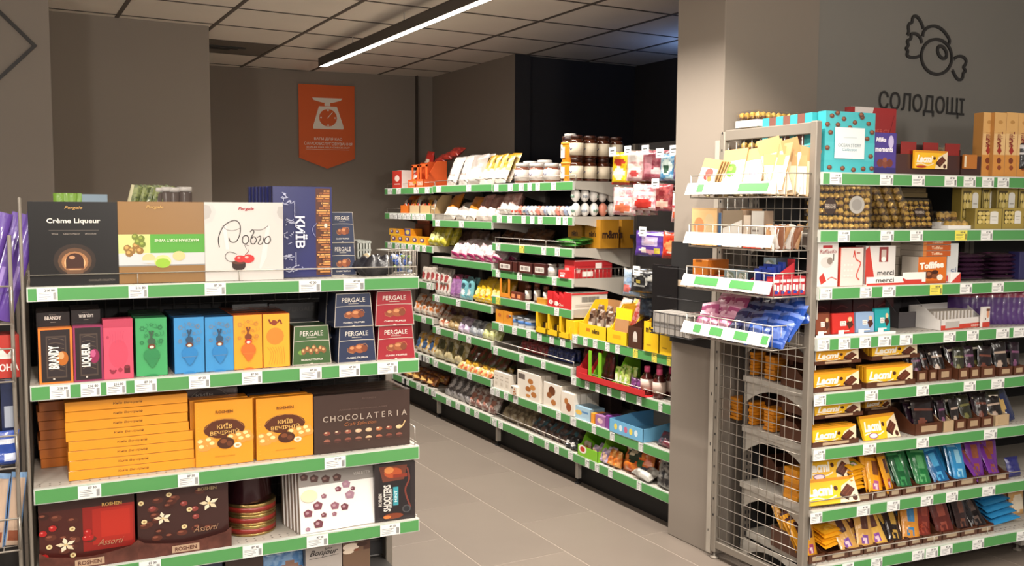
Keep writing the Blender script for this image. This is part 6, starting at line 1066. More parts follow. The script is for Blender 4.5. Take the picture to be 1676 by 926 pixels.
yel = [('e', .5, .45, .3, .28, '#5a3a7a'), ('e', .45, .4, .15, .15, '#f0e0d0'), ('r', 0, .8, 1, 1, '#f2c83a')]
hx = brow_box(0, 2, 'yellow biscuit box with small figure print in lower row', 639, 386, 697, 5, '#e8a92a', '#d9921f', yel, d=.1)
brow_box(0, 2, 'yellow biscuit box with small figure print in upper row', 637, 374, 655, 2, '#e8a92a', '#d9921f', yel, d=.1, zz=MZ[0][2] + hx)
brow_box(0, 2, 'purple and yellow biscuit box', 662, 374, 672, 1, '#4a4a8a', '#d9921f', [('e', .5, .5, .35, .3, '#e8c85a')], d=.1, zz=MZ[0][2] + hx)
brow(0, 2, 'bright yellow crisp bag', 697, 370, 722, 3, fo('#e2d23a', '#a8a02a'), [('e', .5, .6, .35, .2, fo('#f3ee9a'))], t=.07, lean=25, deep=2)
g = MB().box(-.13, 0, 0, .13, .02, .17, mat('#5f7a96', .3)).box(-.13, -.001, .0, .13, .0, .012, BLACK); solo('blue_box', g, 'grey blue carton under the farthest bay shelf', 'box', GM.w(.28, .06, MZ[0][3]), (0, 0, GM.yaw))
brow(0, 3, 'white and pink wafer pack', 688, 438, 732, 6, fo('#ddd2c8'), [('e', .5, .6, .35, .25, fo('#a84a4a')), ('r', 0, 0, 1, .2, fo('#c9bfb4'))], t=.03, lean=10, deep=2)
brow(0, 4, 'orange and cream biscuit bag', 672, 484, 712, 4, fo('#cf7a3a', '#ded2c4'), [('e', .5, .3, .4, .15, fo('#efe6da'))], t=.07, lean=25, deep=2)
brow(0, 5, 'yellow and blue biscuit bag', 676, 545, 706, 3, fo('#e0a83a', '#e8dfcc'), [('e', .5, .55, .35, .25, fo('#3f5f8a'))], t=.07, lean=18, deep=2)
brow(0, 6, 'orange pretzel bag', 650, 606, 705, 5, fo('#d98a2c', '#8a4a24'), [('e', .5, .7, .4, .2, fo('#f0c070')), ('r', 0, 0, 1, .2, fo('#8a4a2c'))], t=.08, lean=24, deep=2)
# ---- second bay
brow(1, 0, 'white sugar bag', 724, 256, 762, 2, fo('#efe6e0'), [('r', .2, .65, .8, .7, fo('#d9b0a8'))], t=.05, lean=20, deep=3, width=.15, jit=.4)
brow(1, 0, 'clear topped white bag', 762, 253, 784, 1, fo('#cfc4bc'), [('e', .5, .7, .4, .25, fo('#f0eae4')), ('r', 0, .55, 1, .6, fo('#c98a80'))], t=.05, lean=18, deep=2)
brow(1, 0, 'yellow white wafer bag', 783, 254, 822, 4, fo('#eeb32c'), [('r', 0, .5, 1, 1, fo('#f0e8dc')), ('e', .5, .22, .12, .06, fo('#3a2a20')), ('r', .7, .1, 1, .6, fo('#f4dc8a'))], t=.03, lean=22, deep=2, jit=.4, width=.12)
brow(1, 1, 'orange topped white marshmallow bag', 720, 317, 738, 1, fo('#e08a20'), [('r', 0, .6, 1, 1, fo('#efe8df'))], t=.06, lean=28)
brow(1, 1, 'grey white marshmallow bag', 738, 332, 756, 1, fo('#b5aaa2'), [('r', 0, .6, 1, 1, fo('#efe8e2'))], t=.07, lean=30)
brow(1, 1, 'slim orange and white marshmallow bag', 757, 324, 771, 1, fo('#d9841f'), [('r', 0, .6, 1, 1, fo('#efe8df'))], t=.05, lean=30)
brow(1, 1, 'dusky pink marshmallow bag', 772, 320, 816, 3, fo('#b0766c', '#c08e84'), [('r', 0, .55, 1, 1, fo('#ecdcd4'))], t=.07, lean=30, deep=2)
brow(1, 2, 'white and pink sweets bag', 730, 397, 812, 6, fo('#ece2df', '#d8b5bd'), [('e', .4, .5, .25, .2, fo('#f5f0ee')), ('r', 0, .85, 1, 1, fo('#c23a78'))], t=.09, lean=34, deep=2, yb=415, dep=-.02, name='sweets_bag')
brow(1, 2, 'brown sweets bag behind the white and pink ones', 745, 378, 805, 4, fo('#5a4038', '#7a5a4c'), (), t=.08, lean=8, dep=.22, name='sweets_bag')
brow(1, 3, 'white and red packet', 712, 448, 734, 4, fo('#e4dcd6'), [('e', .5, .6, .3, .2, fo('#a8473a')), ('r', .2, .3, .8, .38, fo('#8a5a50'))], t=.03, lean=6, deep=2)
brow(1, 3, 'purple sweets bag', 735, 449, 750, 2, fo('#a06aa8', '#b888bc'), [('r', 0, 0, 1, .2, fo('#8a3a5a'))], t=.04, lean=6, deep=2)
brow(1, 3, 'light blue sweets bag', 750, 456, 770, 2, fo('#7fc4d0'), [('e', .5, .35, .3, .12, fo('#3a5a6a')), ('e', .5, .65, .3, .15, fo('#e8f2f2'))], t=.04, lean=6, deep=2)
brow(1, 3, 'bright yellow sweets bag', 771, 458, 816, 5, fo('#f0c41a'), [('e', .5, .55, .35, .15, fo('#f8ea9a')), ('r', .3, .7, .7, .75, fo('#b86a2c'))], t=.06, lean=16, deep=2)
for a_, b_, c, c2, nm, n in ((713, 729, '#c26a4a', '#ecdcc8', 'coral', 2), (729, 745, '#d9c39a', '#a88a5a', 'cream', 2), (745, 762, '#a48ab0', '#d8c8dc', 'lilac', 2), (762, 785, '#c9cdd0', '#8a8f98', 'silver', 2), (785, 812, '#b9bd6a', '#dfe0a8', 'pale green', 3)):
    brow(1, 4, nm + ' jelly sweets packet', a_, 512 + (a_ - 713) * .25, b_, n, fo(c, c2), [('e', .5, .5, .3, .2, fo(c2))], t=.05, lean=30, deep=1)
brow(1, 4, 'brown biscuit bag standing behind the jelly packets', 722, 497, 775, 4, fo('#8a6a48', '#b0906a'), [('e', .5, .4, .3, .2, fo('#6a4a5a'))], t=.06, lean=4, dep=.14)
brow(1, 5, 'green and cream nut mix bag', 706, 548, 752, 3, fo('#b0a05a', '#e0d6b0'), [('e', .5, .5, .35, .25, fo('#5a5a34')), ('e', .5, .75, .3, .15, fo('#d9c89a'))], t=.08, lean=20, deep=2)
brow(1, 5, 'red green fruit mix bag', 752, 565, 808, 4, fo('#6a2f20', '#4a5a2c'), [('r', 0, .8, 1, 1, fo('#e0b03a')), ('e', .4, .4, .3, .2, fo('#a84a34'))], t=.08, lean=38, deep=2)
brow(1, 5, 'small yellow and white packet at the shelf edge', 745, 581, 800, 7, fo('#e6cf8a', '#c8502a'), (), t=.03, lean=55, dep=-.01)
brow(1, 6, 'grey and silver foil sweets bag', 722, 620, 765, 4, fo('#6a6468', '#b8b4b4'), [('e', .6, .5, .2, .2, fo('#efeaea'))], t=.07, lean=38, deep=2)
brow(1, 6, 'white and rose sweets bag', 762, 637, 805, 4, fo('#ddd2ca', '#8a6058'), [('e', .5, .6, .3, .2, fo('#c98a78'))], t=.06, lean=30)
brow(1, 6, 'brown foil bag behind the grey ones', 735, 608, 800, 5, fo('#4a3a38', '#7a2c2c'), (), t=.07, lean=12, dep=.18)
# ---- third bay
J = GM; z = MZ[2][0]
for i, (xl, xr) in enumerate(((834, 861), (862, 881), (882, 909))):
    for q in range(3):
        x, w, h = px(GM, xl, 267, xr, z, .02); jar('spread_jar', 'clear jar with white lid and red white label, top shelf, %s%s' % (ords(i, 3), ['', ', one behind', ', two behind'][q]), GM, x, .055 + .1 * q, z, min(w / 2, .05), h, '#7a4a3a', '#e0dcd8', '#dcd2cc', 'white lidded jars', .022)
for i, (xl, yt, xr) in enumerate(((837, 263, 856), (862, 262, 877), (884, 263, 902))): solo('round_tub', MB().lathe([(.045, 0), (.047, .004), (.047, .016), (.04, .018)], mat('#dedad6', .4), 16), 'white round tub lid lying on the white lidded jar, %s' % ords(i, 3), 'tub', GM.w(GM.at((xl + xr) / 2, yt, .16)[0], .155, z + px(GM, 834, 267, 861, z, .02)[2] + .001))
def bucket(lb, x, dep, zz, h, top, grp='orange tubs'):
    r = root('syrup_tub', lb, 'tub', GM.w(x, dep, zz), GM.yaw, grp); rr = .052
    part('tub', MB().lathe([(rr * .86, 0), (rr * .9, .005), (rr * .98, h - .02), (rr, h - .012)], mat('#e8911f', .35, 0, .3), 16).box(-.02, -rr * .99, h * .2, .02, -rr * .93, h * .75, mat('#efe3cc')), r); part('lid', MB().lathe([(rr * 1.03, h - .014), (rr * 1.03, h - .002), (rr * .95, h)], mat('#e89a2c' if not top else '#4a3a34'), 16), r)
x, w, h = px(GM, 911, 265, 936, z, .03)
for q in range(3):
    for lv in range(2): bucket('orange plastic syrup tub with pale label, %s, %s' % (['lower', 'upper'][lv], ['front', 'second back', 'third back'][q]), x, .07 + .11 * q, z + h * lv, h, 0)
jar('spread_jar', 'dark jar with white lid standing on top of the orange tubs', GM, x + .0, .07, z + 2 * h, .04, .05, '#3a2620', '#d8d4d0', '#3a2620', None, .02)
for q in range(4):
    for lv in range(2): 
        jar('spread_jar', 'brown chocolate spread jar with cream label, %s row, %s' % (['lower', 'upper'][lv], ['at the shelf end front', 'second back', 'third back', 'rearmost'][q]), GM, 2.905, .06 + .092 * q, z + .001 + .131 * lv, .04, .13, '#4a2414', '#3a1c12', '#ded0b8', 'brown spread jars with cream labels', .02)
        jar('spread_jar', 'brown chocolate spread jar in the inner file, %s row, %s' % (['lower', 'upper'][lv], ['front', 'second back', 'third back', 'rearmost'][q]), GM, 2.81, .06 + .092 * q, z + .001 + .131 * lv, .04, .13, '#4a2414', '#3a1c12', '#ded0b8', 'brown spread jars with cream labels', .02)
z = MZ[2][1]
brow(2, 1, 'pink white marshmallow bag', 812, 316, 835, 2, fo('#c08a80', '#d8b0a6'), [('r', 0, .55, 1, 1, fo('#eee4de'))], t=.07, lean=25)
for i in range(16):
    for q in range(3):
        c = ['#ece8e4', '#dcd4cf', '#d97a6a', '#c9a8a0', '#8f9ab5'][(i + q) % 5]; solo('surprise_egg', (_BM.setdefault(('egg', c), MB().ball((0, 0, .03), .022, mat(c, .3, 0, .3), 8, 1.32).ball((0, -.006, .026), .018, mat(['#c24a3a', '#5a7a8a', '#7a6a6a'][i % 3], .4), 6, .9).mesh('surprise_egg'))), 'small foil wrapped %s egg in the %s file on third bay second shelf, %s' % ('pale' if c in ('#ece8e4', '#dcd4cf') else 'pink' if c in ('#d97a6a', '#c9a8a0') else 'blue', ['front', 'middle', 'rear'][q], ords(i, 16)), 'chocolate egg', GM.w(2.22 + .045 * i, .035 + .05 * q, z + .001), (0, 0, GM.yaw + .3 * i), 'small foil wrapped eggs')
egg = [MB().ball((0, 0, .039), .028, mat(c, .3, 0, .3), 9, 1.4).ball((0, -.0065, .033), .0235, mat(c2, .4), 7, .8).mesh('surprise_egg') for c, c2 in (('#e9e6e2', '#6a8a7a'), ('#e9e6e2', '#9aa0a8'), ('#d98a74', '#e8e0d8'))]
for q in range(5): solo('surprise_egg', egg[[0, 1, 0, 2, 1][q]], 'large printed chocolate egg standing at the shelf end, %s from front' % ['first', 'second', 'third', 'fourth', 'fifth'][q], 'chocolate egg', GM.w(2.935, .04 + .062 * q, z + .001), (0, 0, GM.yaw + .8 * q), 'large printed eggs at the shelf end')
for q in range(5): solo('surprise_egg', egg[q % 2], 'large grey printed egg in the upper row at the shelf end, %s from front' % ['first', 'second', 'third', 'fourth', 'fifth'][q], 'chocolate egg', GM.w(2.93 - .0 * q, .04 + .062 * q, z + .083), (0, 0, GM.yaw + 1.3 * q), 'large grey printed eggs above')
solo('egg_card', MB().box(-.04, 0, 0, .028, .32, .002, clear_mat()), 'clear plastic card between the two egg rows', 'card', GM.w(2.935, .01, z + .0795), (0, 0, GM.yaw))
z = MZ[2][2]
brow(2, 2, 'dark brown sweets bag lying deep', 815, 374, 885, 4, fo('#4a3020', '#6b4428'), (), t=.08, lean=40, dep=.2)
for i in range(3):
    box_item('display_carton', 'yellow brown sweets carton lettered with lower case brand, %s deep on third shelf' % ords(i, 3), 'carton', GM, ('m', [2.74, 2.93, 2.935][i], [.15, .16, .12][i], .165), z, [.16, .16, .32][i] - (.0), [.14, .13, .1][i], mat('#b8801c', .5), mat('#a8761c', .5), [('t', "m&m's", .5, .5, .22, '#3a2418', {'w': .45, 'b': .05})])
m = MB(); art_on(m, [('t', "m&m's", .5, .5, .3, '#3a2418', {'w': .6, 'b': .05})], .24, .165, lambda a_, b_, o_: (.0805 + o_, a_ + .065, b_)); solo('carton_print', m, 'dark brand lettering on the end of the yellow brown carton', 'lettering', GM.w(2.93, .18, z), (0, 0, GM.yaw))
for i in range(3): bag('sweets_bag', 'flat green sweets bag lying at the shelf end, %s' % ['lowest', 'middle', 'topmost'][i], 'bag', GM.w(2.85 + .02 * i, .03, z + .015 + .014 * i), .2, .12, .018, fo('#4f9a3a', '#2f6a2c'), [('e', .5, .5, .15, .2, fo('#d9c23a'))], i, (math.radians(-84), 0, GM.yaw + .2 * i), 'flat green bags')
z = MZ[2][3]
for i, (xl, xr) in enumerate(((815, 838), (839, 846), (848, 871), (873, 893))): brow_box(2, 3, 'dark brown chocolate packet with white label %s' % ['far left', 'slim', 'in the middle', 'on the right'][i], xl, 427 + i * 1.5, xr, 1, '#4a1f1a', '#3a1815', [('r', .12, .3, .88, .8, '#dcd4cc')] + [('r', .2 + .1 * j, .4, .25 + .1 * j, .7, '#4a3a34') for j in range(6)] if i != 1 else (), d=.12, dep=-.01)
for q in range(4): jar('small_jar', 'small grey lidded jar on fourth shelf, %s' % ['front', 'second', 'third', 'rearmost'][q], GM, GM.at(906, 440, .05)[0], .04 + .07 * q, z, .032, .07, '#b5b0aa', '#8f8a84', '#d0cbc4', 'small grey jars', .014)
box_item('chocolate_box', 'red and white chocolate carton standing in front on fourth shelf', 'chocolate box', GM, (914, 442, 928, 452), z, -.01, .05, mat('#c23030'), None, [('t', 'KINDER', .5, .4, .25, '#f3e8e4', {'w': .6}), ('r', .2, .6, .7, .85, '#f3e8e4')])
for i in range(3): box_item('chocolate_box', 'bright red chocolate carton reaching to the shelf end, %s' % ['lowest', 'middle', 'topmost'][i], 'chocolate box', GM, ('m', 2.905, .11, .034), z + .035 * i, .02, .26, mat('#c02c30', .4, 0, .3), mat('#b02a2e', .4, 0, .3), [('t', 'KINDER', .3, .5, .4, '#f3e8e4', {'w': .4})] if i == 1 else ())
m = MB(); art_on(m, [('t', 'Kinder', .1, .55, .3, '#f3e8e4', {'w': .1}), ('r', .55, .15, .72, .5, '#e8dcd8'), ('r', .2, .62, .48, .9, '#f3e8e4'), ('r', .0, .0, .9, .05, '#e8a0a0')], .26, .104, lambda a_, b_, o_: (.0005 + o_, a_, b_)); solo('carton_print', m, 'white print on the side of the bright red cartons', 'lettering', GM.w(2.96, .15, z), (0, 0, GM.yaw))
g = MB()
for i in range(14): g.bar((2.962 - 0, .02 + i * .028, 0), (2.962, .02 + i * .028, .055), .0016, WIRE)
g.tube([(2.962, .02, 0), (2.962, .02, .055), (2.962, .40, .055)], .002, WIRE); solo('end_guard', g, 'low wire guard at the end of the fourth shelf', 'shelf guard', GM.w(0, 0, z), (0, 0, GM.yaw))
z = MZ[2][4]
x, w, h = px(GM, 818, 455, 834, z, .0); m = MB(); oc_ = mat('#dd8a2a', .5); m.box(-w / 2, 0, 0, w / 2, .004, .03, oc_).box(-w / 2, 0, .03, -w / 2 + .02, .004, h, oc_).box(w / 2 - .02, 0, .03, w / 2, .004, h, oc_).box(-w / 2, .14, 0, w / 2, .144, h, mat('#5a2f1c')).box(-w / 2, 0, 0, w / 2, .144, .003, oc_)
solo('display_tray', m, 'orange open front display tray at left of third bay fifth shelf', 'tray', GM.w(x, .0, z), (0, 0, GM.yaw))
brow_box(2, 4, 'low brown tray with small orange label', 836, 478, 855, 2, '#6b3020', '#5a2a1c', [('r', .1, .3, .7, .8, '#d98a5a')], d=.12)
for q in range(6): jar('sauce_bottle', 'small dark bottle with pale label on fifth shelf, %s' % ords(q, 6), GM, 2.40 + .055 * q, .04 + .03 * (q % 2), z, .02, .1 + .01 * (q % 3), '#4a2014', '#6a3a24', '#b87a5a' if q % 2 else '#d8cfc4', 'small dark bottles', .02)
brow_box(2, 4, 'low amber pack', 878, 488, 893, 1, '#c98a2c', None, (), d=.1)
m = MB(); rm = mat('#c8262c', .4, 0, .3); wm = mat('#f0e4dc'); 
x, w, h = px(GM, 896, 478, 926, z, .0)
for k in range(3): m.prism([(-w / 2 + k * w * .32, 0), (-w / 2 + (k + .9) * w * .32, 0), (-w / 2 + (k + .9) * w * .32, h * (.6 if k else 1)), (-w / 2 + k * w * .32, h)], .0, .06, rm)
art_on(m, [('e', .2, .7, .12, .15, wm), ('e', .5, .75, .12, .15, wm), ('t', 'Choc', .3, .7, .2, rm, {'w': .3}), ('t', 'Choc', .75, .78, .18, '#f0d8c8', {'w': .25})], w, h, lambda a_, b_, o_: (a_, -.0005 - o_, b_))
solo('chocolate_pack', m, 'red M shaped chocolate packs beside the barcode carton', 'pack', GM.w(x, .0, z), (0, 0, GM.yaw))
solo('carton', (lambda m_: (art_on(m_, [('r', .28 + .012 * j, .25, .28 + .012 * j + (.007 if j % 3 else .004), .58, '#2a2624') for j in range(40)] + [('r', .1, .7, .6, .74, '#a8a09a'), ('r', .1, .8, .5, .84, '#a8a09a'), ('r', 0, 0, 1, .12, '#c23a3a')], .25, .095, lambda a_, b_, o_: (.0415 + o_, a_ + .125, b_)), m_)[1])(MB().box(-.04, 0, 0, .04, .25, .095, mat('#e2dcd2')).box(-.041, -.001, .0, .041, .001, .096, rm)), 'cream carton with printed barcode on its side at the shelf end', 'carton', GM.w(2.92, .0, z), (0, 0, GM.yaw))
brow_box(2, 5, 'orange biscuit carton', 811, 508, 838, 2, '#d9902c', '#b8751f', [('e', .5, .4, .2, .15, '#b8642c')], d=.12)
for i, xx in enumerate((846, 860, 872)):
    x = GM.at(xx, 530, .06)[0]
    for q in range(3):
        r = root('cheese_tub', 'white and blue round tub on sixth shelf, %s%s' % (ords(i, 3), ['', ', one behind', ', two behind'][q]), 'tub', GM.w(x, .055 + .1 * q, MZ[2][5]), GM.yaw, 'white and blue tubs')
        part('tub', MB().lathe([(.04, 0), (.045, .05), (.047, .055)], mat('#dfe3ea'), 14).lathe([(.0435, .02), (.0455, .042)], mat('#4a78b8'), 14), r); part('lid', MB().lathe([(.049, .055), (.049, .064), (.044, .066)], mat('#7a7f86'), 14), r)
ym = mat('#f0c21e', .45, 0, .2)
z = MZ[2][5]
for i in range(3):
    x0, x1 = GM.at(876 + i * 19, 545, -.01)[0], GM.at(893 + i * 19, 545, -.01)[0]; w = x1 - x0; m = MB().box(0, 0, 0, w, .004, .035, ym).box(0, 0, .03, .022, .004, .125, ym).box(0, 0, 0, .004, .15, .125, ym).box(w - .004, 0, 0, w, .15, .07, ym).box(0, .146, 0, w, .15, .125, CARD).box(0, 0, 0, w, .15, .003, CARD)
    solo('display_tray', m, 'yellow open front display tray on sixth shelf, %s' % ords(i, 3), 'tray', GM.w(x0, -.008, z), (0, 0, GM.yaw), 'yellow open display trays')
    for q in range(3): solo('chocolate_pack', carton_mb(w * .6, .06, .02, mat('#2a1c18')), 'dark pack inside the %s yellow open tray, %s' % (ords(i, 3), ['front', 'middle', 'rear'][q]), 'pack', GM.w(x0 + w * .55, .02 + .03 * q, z + .005), (-.1, 0, GM.yaw), 'dark packs in yellow trays')
box_item('display_tray', 'plain yellow box beside the nearest bay on sixth shelf', 'box', GM, (926, 524, 940, 548), z, .0, .12, ym, ym)
brow(2, 6, 'dark red sweets pack', 850, 560, 893, 5, fo('#6a1c24', '#a82a30'), (), t=.04, lean=5, dep=.06, deep=2)
brow(2, 6, 'dark blue sweets pack', 893, 570, 934, 5, fo('#1f2a5a', '#2f3f8a'), (), t=.04, lean=5, dep=.06, deep=2)
wc = mat('#e8dfd2', .4, 0, .2)
brow_box(2, 7, 'white nut box leaning with small print', 808, 610, 834, 3, wc, None, [('r', .2, .2, .8, .25, '#b5a898'), ('r', .2, .4, .8, .45, '#b5a898'), ('r', .3, .6, .7, .8, '#cfc4b4')], d=.05)
alm = [('r', .05, .1, .35, .3, '#6b6058'), ('e', .6, .3, .12, .1, '#b5733a'), ('e', .7, .5, .12, .1, '#c98a4a'), ('e', .5, .6, .12, .1, '#a8642c'), ('e', .75, .75, .12, .1, '#b5733a'), ('e', .5, .85, .1, .06, '#c98a4a')]
brow_box(2, 7, 'large white nut box with almond picture', 846, 610, 884, 1, wc, None, alm, d=.04, dep=.005, deep=3)
brow_box(2, 7, 'small cream nut box in front of the large ones', 836, 632, 846, 1, wc, None, alm, d=.04, dep=-.01)
brow_box(2, 7, 'white nut box with brown almond swirl', 889, 628, 918, 1, wc, None, [('e', .5, .3, .2, .2, '#6b3a1c'), ('e', .35, .5, .15, .12, '#8f552c'), ('e', .6, .75, .15, .12, '#b5733a')], d=.04, dep=.01, deep=3)
brow_box(2, 7, 'white nut box with two round nuts at the shelf end', 918, 643, 940, 1, wc, None, [('e', .4, .4, .15, .15, '#b5733a'), ('e', .6, .65, .2, .2, '#8f4a24')], d=.04, dep=.0, deep=4)
brow_box(2, 7, 'clear grey pack standing behind the nut boxes', 840, 590, 936, 9, '#6b645e', '#57514c', (), d=.04, dep=.19)
brow(2, 8, 'tan soft bag lying', 812, 660, 862, 4, fo('#7a6850', '#a8987a'), (), t=.09, lean=48, deep=2)
brow(2, 8, 'brown grey bag lying', 862, 690, 935, 6, fo('#3a3436', '#6a5048'), [('e', .5, .6, .2, .2, fo('#3f6a78'))], t=.07, lean=50, deep=2)
brow(2, 8, 'black pack with white mark', 922, 712, 940, 2, fo('#1c1c22'), [('e', .5, .6, .3, .2, fo('#dcdcdc'))], t=.04, lean=15)
# ---- nearest bay: hooks and hanging bags
HR = root('hook_rails', 'dark rails with long hooks carrying the hanging sweets bags', 'hook rack', tuple(GM.o), GM.yaw)
def hanging(lb, px_, yt, xr, yb, base, art, n=4, dep=.02, yaw=14, tagp=True, name='sweets_bag', t=.04, cat='bag', grp=None, seed=0):
    xa, zt = GM.at(px_, yt, dep); xb, _ = GM.at(xr, yt, dep); _, zb = GM.at((px_ + xr) / 2, yb, dep); w = xb - xa; x = (xa + xb) / 2; h = zt - zb
    g = MB().tube([(x, .40, zt - .012), (x, dep + .0, zt - .012), (x, dep - .03, zt - .004)], .0028, WIRE).box(x - .022, .39, zt - .04, x + .022, .40, zt + .02, STEELD); part('hook', g, HR)
    if tagp: part('price_holder', MB().box(x - .028, dep - .036, zt - .035, x + .028, dep - .033, zt + .012, PAPER).box(x - .018, dep - .0365, zt - .01, x + .018, dep - .036, zt - .004, INK).box(x - .018, dep - .0365, zt - .024, x + .01, dep - .036, zt - .02, INK), HR, 'white price holder')
    for q in range(n):
        bag(name, lb if q == 0 else '%s, %s behind, same hook' % (lb.replace('hanging ', '').replace(' hanging', ''), ['', 'first', 'second', 'third', 'fourth', 'fifth'][q]), cat, GM.w(x, dep + .02 + q * (t + .008), zb), w * .96, h - .012, t, base, art, seed + q, (0, math.radians([2, -2, 1, -1, 2, 0][q]), GM.yaw + math.radians(yaw)), grp, 'hg' + lb)
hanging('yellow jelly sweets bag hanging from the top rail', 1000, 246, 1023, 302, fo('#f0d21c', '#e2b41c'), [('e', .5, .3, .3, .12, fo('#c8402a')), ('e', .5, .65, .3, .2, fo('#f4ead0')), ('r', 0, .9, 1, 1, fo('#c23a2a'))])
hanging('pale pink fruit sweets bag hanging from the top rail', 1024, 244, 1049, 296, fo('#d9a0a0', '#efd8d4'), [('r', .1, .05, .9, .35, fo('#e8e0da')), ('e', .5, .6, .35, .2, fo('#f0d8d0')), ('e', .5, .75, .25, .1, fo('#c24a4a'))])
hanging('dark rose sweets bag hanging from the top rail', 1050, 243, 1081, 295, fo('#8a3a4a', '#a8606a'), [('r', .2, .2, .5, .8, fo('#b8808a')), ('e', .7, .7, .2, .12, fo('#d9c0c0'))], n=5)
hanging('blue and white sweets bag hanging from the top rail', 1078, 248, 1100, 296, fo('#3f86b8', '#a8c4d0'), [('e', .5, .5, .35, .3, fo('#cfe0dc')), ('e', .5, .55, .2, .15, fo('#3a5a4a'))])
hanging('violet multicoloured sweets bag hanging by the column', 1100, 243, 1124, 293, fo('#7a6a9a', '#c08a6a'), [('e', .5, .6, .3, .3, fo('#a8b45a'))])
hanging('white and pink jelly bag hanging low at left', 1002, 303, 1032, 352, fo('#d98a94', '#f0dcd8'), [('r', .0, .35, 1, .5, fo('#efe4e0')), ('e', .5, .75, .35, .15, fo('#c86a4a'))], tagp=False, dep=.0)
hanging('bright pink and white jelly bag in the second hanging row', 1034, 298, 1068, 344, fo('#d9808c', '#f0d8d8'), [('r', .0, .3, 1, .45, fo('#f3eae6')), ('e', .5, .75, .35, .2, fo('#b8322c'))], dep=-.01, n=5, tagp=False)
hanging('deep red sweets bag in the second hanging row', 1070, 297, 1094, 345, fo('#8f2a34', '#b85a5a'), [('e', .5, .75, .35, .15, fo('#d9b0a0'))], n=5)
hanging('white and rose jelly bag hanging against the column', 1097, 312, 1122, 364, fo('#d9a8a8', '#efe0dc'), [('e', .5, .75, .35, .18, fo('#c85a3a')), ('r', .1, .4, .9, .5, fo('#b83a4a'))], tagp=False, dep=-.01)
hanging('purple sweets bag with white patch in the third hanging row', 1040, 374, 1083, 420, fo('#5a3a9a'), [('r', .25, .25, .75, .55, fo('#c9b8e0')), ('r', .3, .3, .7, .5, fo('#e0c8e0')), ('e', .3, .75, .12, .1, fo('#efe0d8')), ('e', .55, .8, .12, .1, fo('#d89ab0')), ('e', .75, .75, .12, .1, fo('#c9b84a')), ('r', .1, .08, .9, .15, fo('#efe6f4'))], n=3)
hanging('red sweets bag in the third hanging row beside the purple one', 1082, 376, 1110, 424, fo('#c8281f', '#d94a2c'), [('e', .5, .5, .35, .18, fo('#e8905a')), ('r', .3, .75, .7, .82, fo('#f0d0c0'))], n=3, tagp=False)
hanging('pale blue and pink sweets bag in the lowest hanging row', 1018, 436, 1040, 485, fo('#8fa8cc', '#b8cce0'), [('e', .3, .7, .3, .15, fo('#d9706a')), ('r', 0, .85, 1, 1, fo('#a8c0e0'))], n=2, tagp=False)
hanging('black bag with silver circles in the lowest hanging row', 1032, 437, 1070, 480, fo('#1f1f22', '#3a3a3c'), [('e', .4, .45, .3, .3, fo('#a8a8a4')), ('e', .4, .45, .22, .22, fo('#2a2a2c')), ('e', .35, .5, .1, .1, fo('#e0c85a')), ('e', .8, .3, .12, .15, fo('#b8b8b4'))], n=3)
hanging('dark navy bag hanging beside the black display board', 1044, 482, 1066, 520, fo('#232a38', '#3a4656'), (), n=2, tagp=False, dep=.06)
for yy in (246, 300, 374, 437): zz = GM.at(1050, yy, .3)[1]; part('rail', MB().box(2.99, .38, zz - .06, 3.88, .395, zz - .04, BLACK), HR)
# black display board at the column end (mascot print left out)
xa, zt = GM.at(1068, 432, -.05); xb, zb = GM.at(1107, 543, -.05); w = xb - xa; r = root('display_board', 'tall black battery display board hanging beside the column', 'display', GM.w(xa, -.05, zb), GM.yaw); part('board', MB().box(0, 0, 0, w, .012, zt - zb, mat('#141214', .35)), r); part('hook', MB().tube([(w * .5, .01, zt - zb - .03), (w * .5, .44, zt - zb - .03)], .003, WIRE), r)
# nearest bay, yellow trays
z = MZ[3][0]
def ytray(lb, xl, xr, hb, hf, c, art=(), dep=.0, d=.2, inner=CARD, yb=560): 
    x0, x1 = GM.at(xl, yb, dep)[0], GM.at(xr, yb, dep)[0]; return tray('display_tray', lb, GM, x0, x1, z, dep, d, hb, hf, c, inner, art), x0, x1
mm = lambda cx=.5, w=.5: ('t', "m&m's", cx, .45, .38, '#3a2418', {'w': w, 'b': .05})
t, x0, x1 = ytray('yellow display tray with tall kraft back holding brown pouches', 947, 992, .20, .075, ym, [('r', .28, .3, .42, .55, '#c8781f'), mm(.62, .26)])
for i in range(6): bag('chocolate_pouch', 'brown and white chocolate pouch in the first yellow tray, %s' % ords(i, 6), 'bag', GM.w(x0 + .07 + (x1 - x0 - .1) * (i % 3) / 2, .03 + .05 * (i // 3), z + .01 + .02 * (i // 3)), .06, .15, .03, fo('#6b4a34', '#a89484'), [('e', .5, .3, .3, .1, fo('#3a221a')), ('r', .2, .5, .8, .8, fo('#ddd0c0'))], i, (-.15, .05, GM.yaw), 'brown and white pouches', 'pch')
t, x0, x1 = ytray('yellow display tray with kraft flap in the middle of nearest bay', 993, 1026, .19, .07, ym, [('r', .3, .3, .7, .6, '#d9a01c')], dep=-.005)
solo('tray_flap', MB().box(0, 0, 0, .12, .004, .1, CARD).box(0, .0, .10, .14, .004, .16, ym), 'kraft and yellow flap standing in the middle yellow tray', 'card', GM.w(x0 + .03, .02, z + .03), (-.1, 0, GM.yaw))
t, x0, x1 = ytray('brown display box with white figure mark between the yellow trays', 1028, 1051, .15, .11, mat('#4a2c20', .4), [('e', .5, .45, .15, .25, '#cfc4bc'), ('r', .35, .55, .65, .7, '#b8aca4')], dep=-.005)
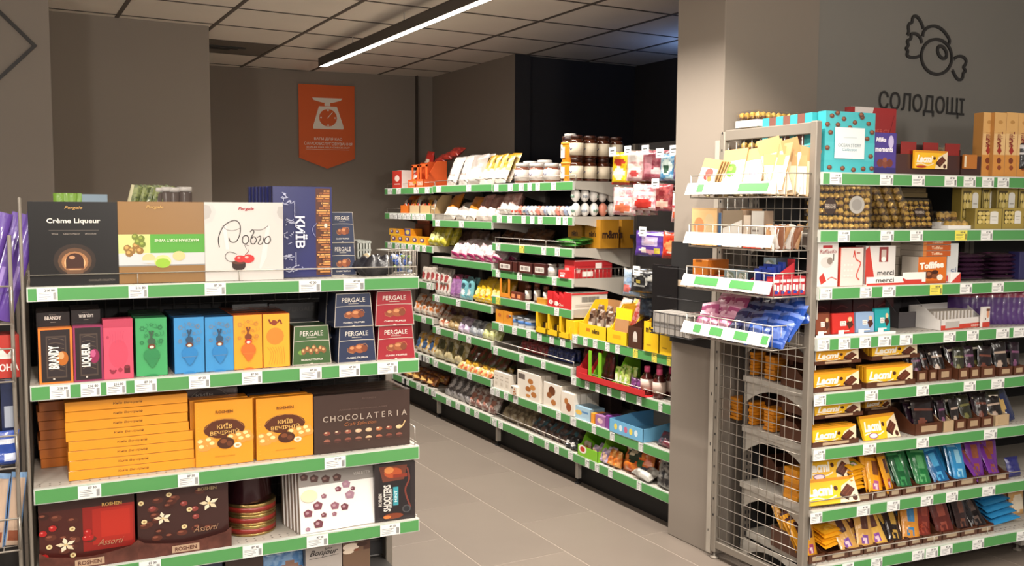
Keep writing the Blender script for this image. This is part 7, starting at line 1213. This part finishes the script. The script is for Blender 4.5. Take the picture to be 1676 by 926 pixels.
for i, (xl, xr) in enumerate(((1053, 1078), (1079, 1104))): ytray('yellow display tray with dark brand lettering, %s of the nearest pair' % ['left', 'right'][i], xl, xr, .19, .15, ym, [('t', "m&m's", .5, .25, .22, '#2e1c16', {'w': .7, 'b': .06}), ('r', .2, .75, .5, .8, '#b8901c')], dep=-.01, yb=565)
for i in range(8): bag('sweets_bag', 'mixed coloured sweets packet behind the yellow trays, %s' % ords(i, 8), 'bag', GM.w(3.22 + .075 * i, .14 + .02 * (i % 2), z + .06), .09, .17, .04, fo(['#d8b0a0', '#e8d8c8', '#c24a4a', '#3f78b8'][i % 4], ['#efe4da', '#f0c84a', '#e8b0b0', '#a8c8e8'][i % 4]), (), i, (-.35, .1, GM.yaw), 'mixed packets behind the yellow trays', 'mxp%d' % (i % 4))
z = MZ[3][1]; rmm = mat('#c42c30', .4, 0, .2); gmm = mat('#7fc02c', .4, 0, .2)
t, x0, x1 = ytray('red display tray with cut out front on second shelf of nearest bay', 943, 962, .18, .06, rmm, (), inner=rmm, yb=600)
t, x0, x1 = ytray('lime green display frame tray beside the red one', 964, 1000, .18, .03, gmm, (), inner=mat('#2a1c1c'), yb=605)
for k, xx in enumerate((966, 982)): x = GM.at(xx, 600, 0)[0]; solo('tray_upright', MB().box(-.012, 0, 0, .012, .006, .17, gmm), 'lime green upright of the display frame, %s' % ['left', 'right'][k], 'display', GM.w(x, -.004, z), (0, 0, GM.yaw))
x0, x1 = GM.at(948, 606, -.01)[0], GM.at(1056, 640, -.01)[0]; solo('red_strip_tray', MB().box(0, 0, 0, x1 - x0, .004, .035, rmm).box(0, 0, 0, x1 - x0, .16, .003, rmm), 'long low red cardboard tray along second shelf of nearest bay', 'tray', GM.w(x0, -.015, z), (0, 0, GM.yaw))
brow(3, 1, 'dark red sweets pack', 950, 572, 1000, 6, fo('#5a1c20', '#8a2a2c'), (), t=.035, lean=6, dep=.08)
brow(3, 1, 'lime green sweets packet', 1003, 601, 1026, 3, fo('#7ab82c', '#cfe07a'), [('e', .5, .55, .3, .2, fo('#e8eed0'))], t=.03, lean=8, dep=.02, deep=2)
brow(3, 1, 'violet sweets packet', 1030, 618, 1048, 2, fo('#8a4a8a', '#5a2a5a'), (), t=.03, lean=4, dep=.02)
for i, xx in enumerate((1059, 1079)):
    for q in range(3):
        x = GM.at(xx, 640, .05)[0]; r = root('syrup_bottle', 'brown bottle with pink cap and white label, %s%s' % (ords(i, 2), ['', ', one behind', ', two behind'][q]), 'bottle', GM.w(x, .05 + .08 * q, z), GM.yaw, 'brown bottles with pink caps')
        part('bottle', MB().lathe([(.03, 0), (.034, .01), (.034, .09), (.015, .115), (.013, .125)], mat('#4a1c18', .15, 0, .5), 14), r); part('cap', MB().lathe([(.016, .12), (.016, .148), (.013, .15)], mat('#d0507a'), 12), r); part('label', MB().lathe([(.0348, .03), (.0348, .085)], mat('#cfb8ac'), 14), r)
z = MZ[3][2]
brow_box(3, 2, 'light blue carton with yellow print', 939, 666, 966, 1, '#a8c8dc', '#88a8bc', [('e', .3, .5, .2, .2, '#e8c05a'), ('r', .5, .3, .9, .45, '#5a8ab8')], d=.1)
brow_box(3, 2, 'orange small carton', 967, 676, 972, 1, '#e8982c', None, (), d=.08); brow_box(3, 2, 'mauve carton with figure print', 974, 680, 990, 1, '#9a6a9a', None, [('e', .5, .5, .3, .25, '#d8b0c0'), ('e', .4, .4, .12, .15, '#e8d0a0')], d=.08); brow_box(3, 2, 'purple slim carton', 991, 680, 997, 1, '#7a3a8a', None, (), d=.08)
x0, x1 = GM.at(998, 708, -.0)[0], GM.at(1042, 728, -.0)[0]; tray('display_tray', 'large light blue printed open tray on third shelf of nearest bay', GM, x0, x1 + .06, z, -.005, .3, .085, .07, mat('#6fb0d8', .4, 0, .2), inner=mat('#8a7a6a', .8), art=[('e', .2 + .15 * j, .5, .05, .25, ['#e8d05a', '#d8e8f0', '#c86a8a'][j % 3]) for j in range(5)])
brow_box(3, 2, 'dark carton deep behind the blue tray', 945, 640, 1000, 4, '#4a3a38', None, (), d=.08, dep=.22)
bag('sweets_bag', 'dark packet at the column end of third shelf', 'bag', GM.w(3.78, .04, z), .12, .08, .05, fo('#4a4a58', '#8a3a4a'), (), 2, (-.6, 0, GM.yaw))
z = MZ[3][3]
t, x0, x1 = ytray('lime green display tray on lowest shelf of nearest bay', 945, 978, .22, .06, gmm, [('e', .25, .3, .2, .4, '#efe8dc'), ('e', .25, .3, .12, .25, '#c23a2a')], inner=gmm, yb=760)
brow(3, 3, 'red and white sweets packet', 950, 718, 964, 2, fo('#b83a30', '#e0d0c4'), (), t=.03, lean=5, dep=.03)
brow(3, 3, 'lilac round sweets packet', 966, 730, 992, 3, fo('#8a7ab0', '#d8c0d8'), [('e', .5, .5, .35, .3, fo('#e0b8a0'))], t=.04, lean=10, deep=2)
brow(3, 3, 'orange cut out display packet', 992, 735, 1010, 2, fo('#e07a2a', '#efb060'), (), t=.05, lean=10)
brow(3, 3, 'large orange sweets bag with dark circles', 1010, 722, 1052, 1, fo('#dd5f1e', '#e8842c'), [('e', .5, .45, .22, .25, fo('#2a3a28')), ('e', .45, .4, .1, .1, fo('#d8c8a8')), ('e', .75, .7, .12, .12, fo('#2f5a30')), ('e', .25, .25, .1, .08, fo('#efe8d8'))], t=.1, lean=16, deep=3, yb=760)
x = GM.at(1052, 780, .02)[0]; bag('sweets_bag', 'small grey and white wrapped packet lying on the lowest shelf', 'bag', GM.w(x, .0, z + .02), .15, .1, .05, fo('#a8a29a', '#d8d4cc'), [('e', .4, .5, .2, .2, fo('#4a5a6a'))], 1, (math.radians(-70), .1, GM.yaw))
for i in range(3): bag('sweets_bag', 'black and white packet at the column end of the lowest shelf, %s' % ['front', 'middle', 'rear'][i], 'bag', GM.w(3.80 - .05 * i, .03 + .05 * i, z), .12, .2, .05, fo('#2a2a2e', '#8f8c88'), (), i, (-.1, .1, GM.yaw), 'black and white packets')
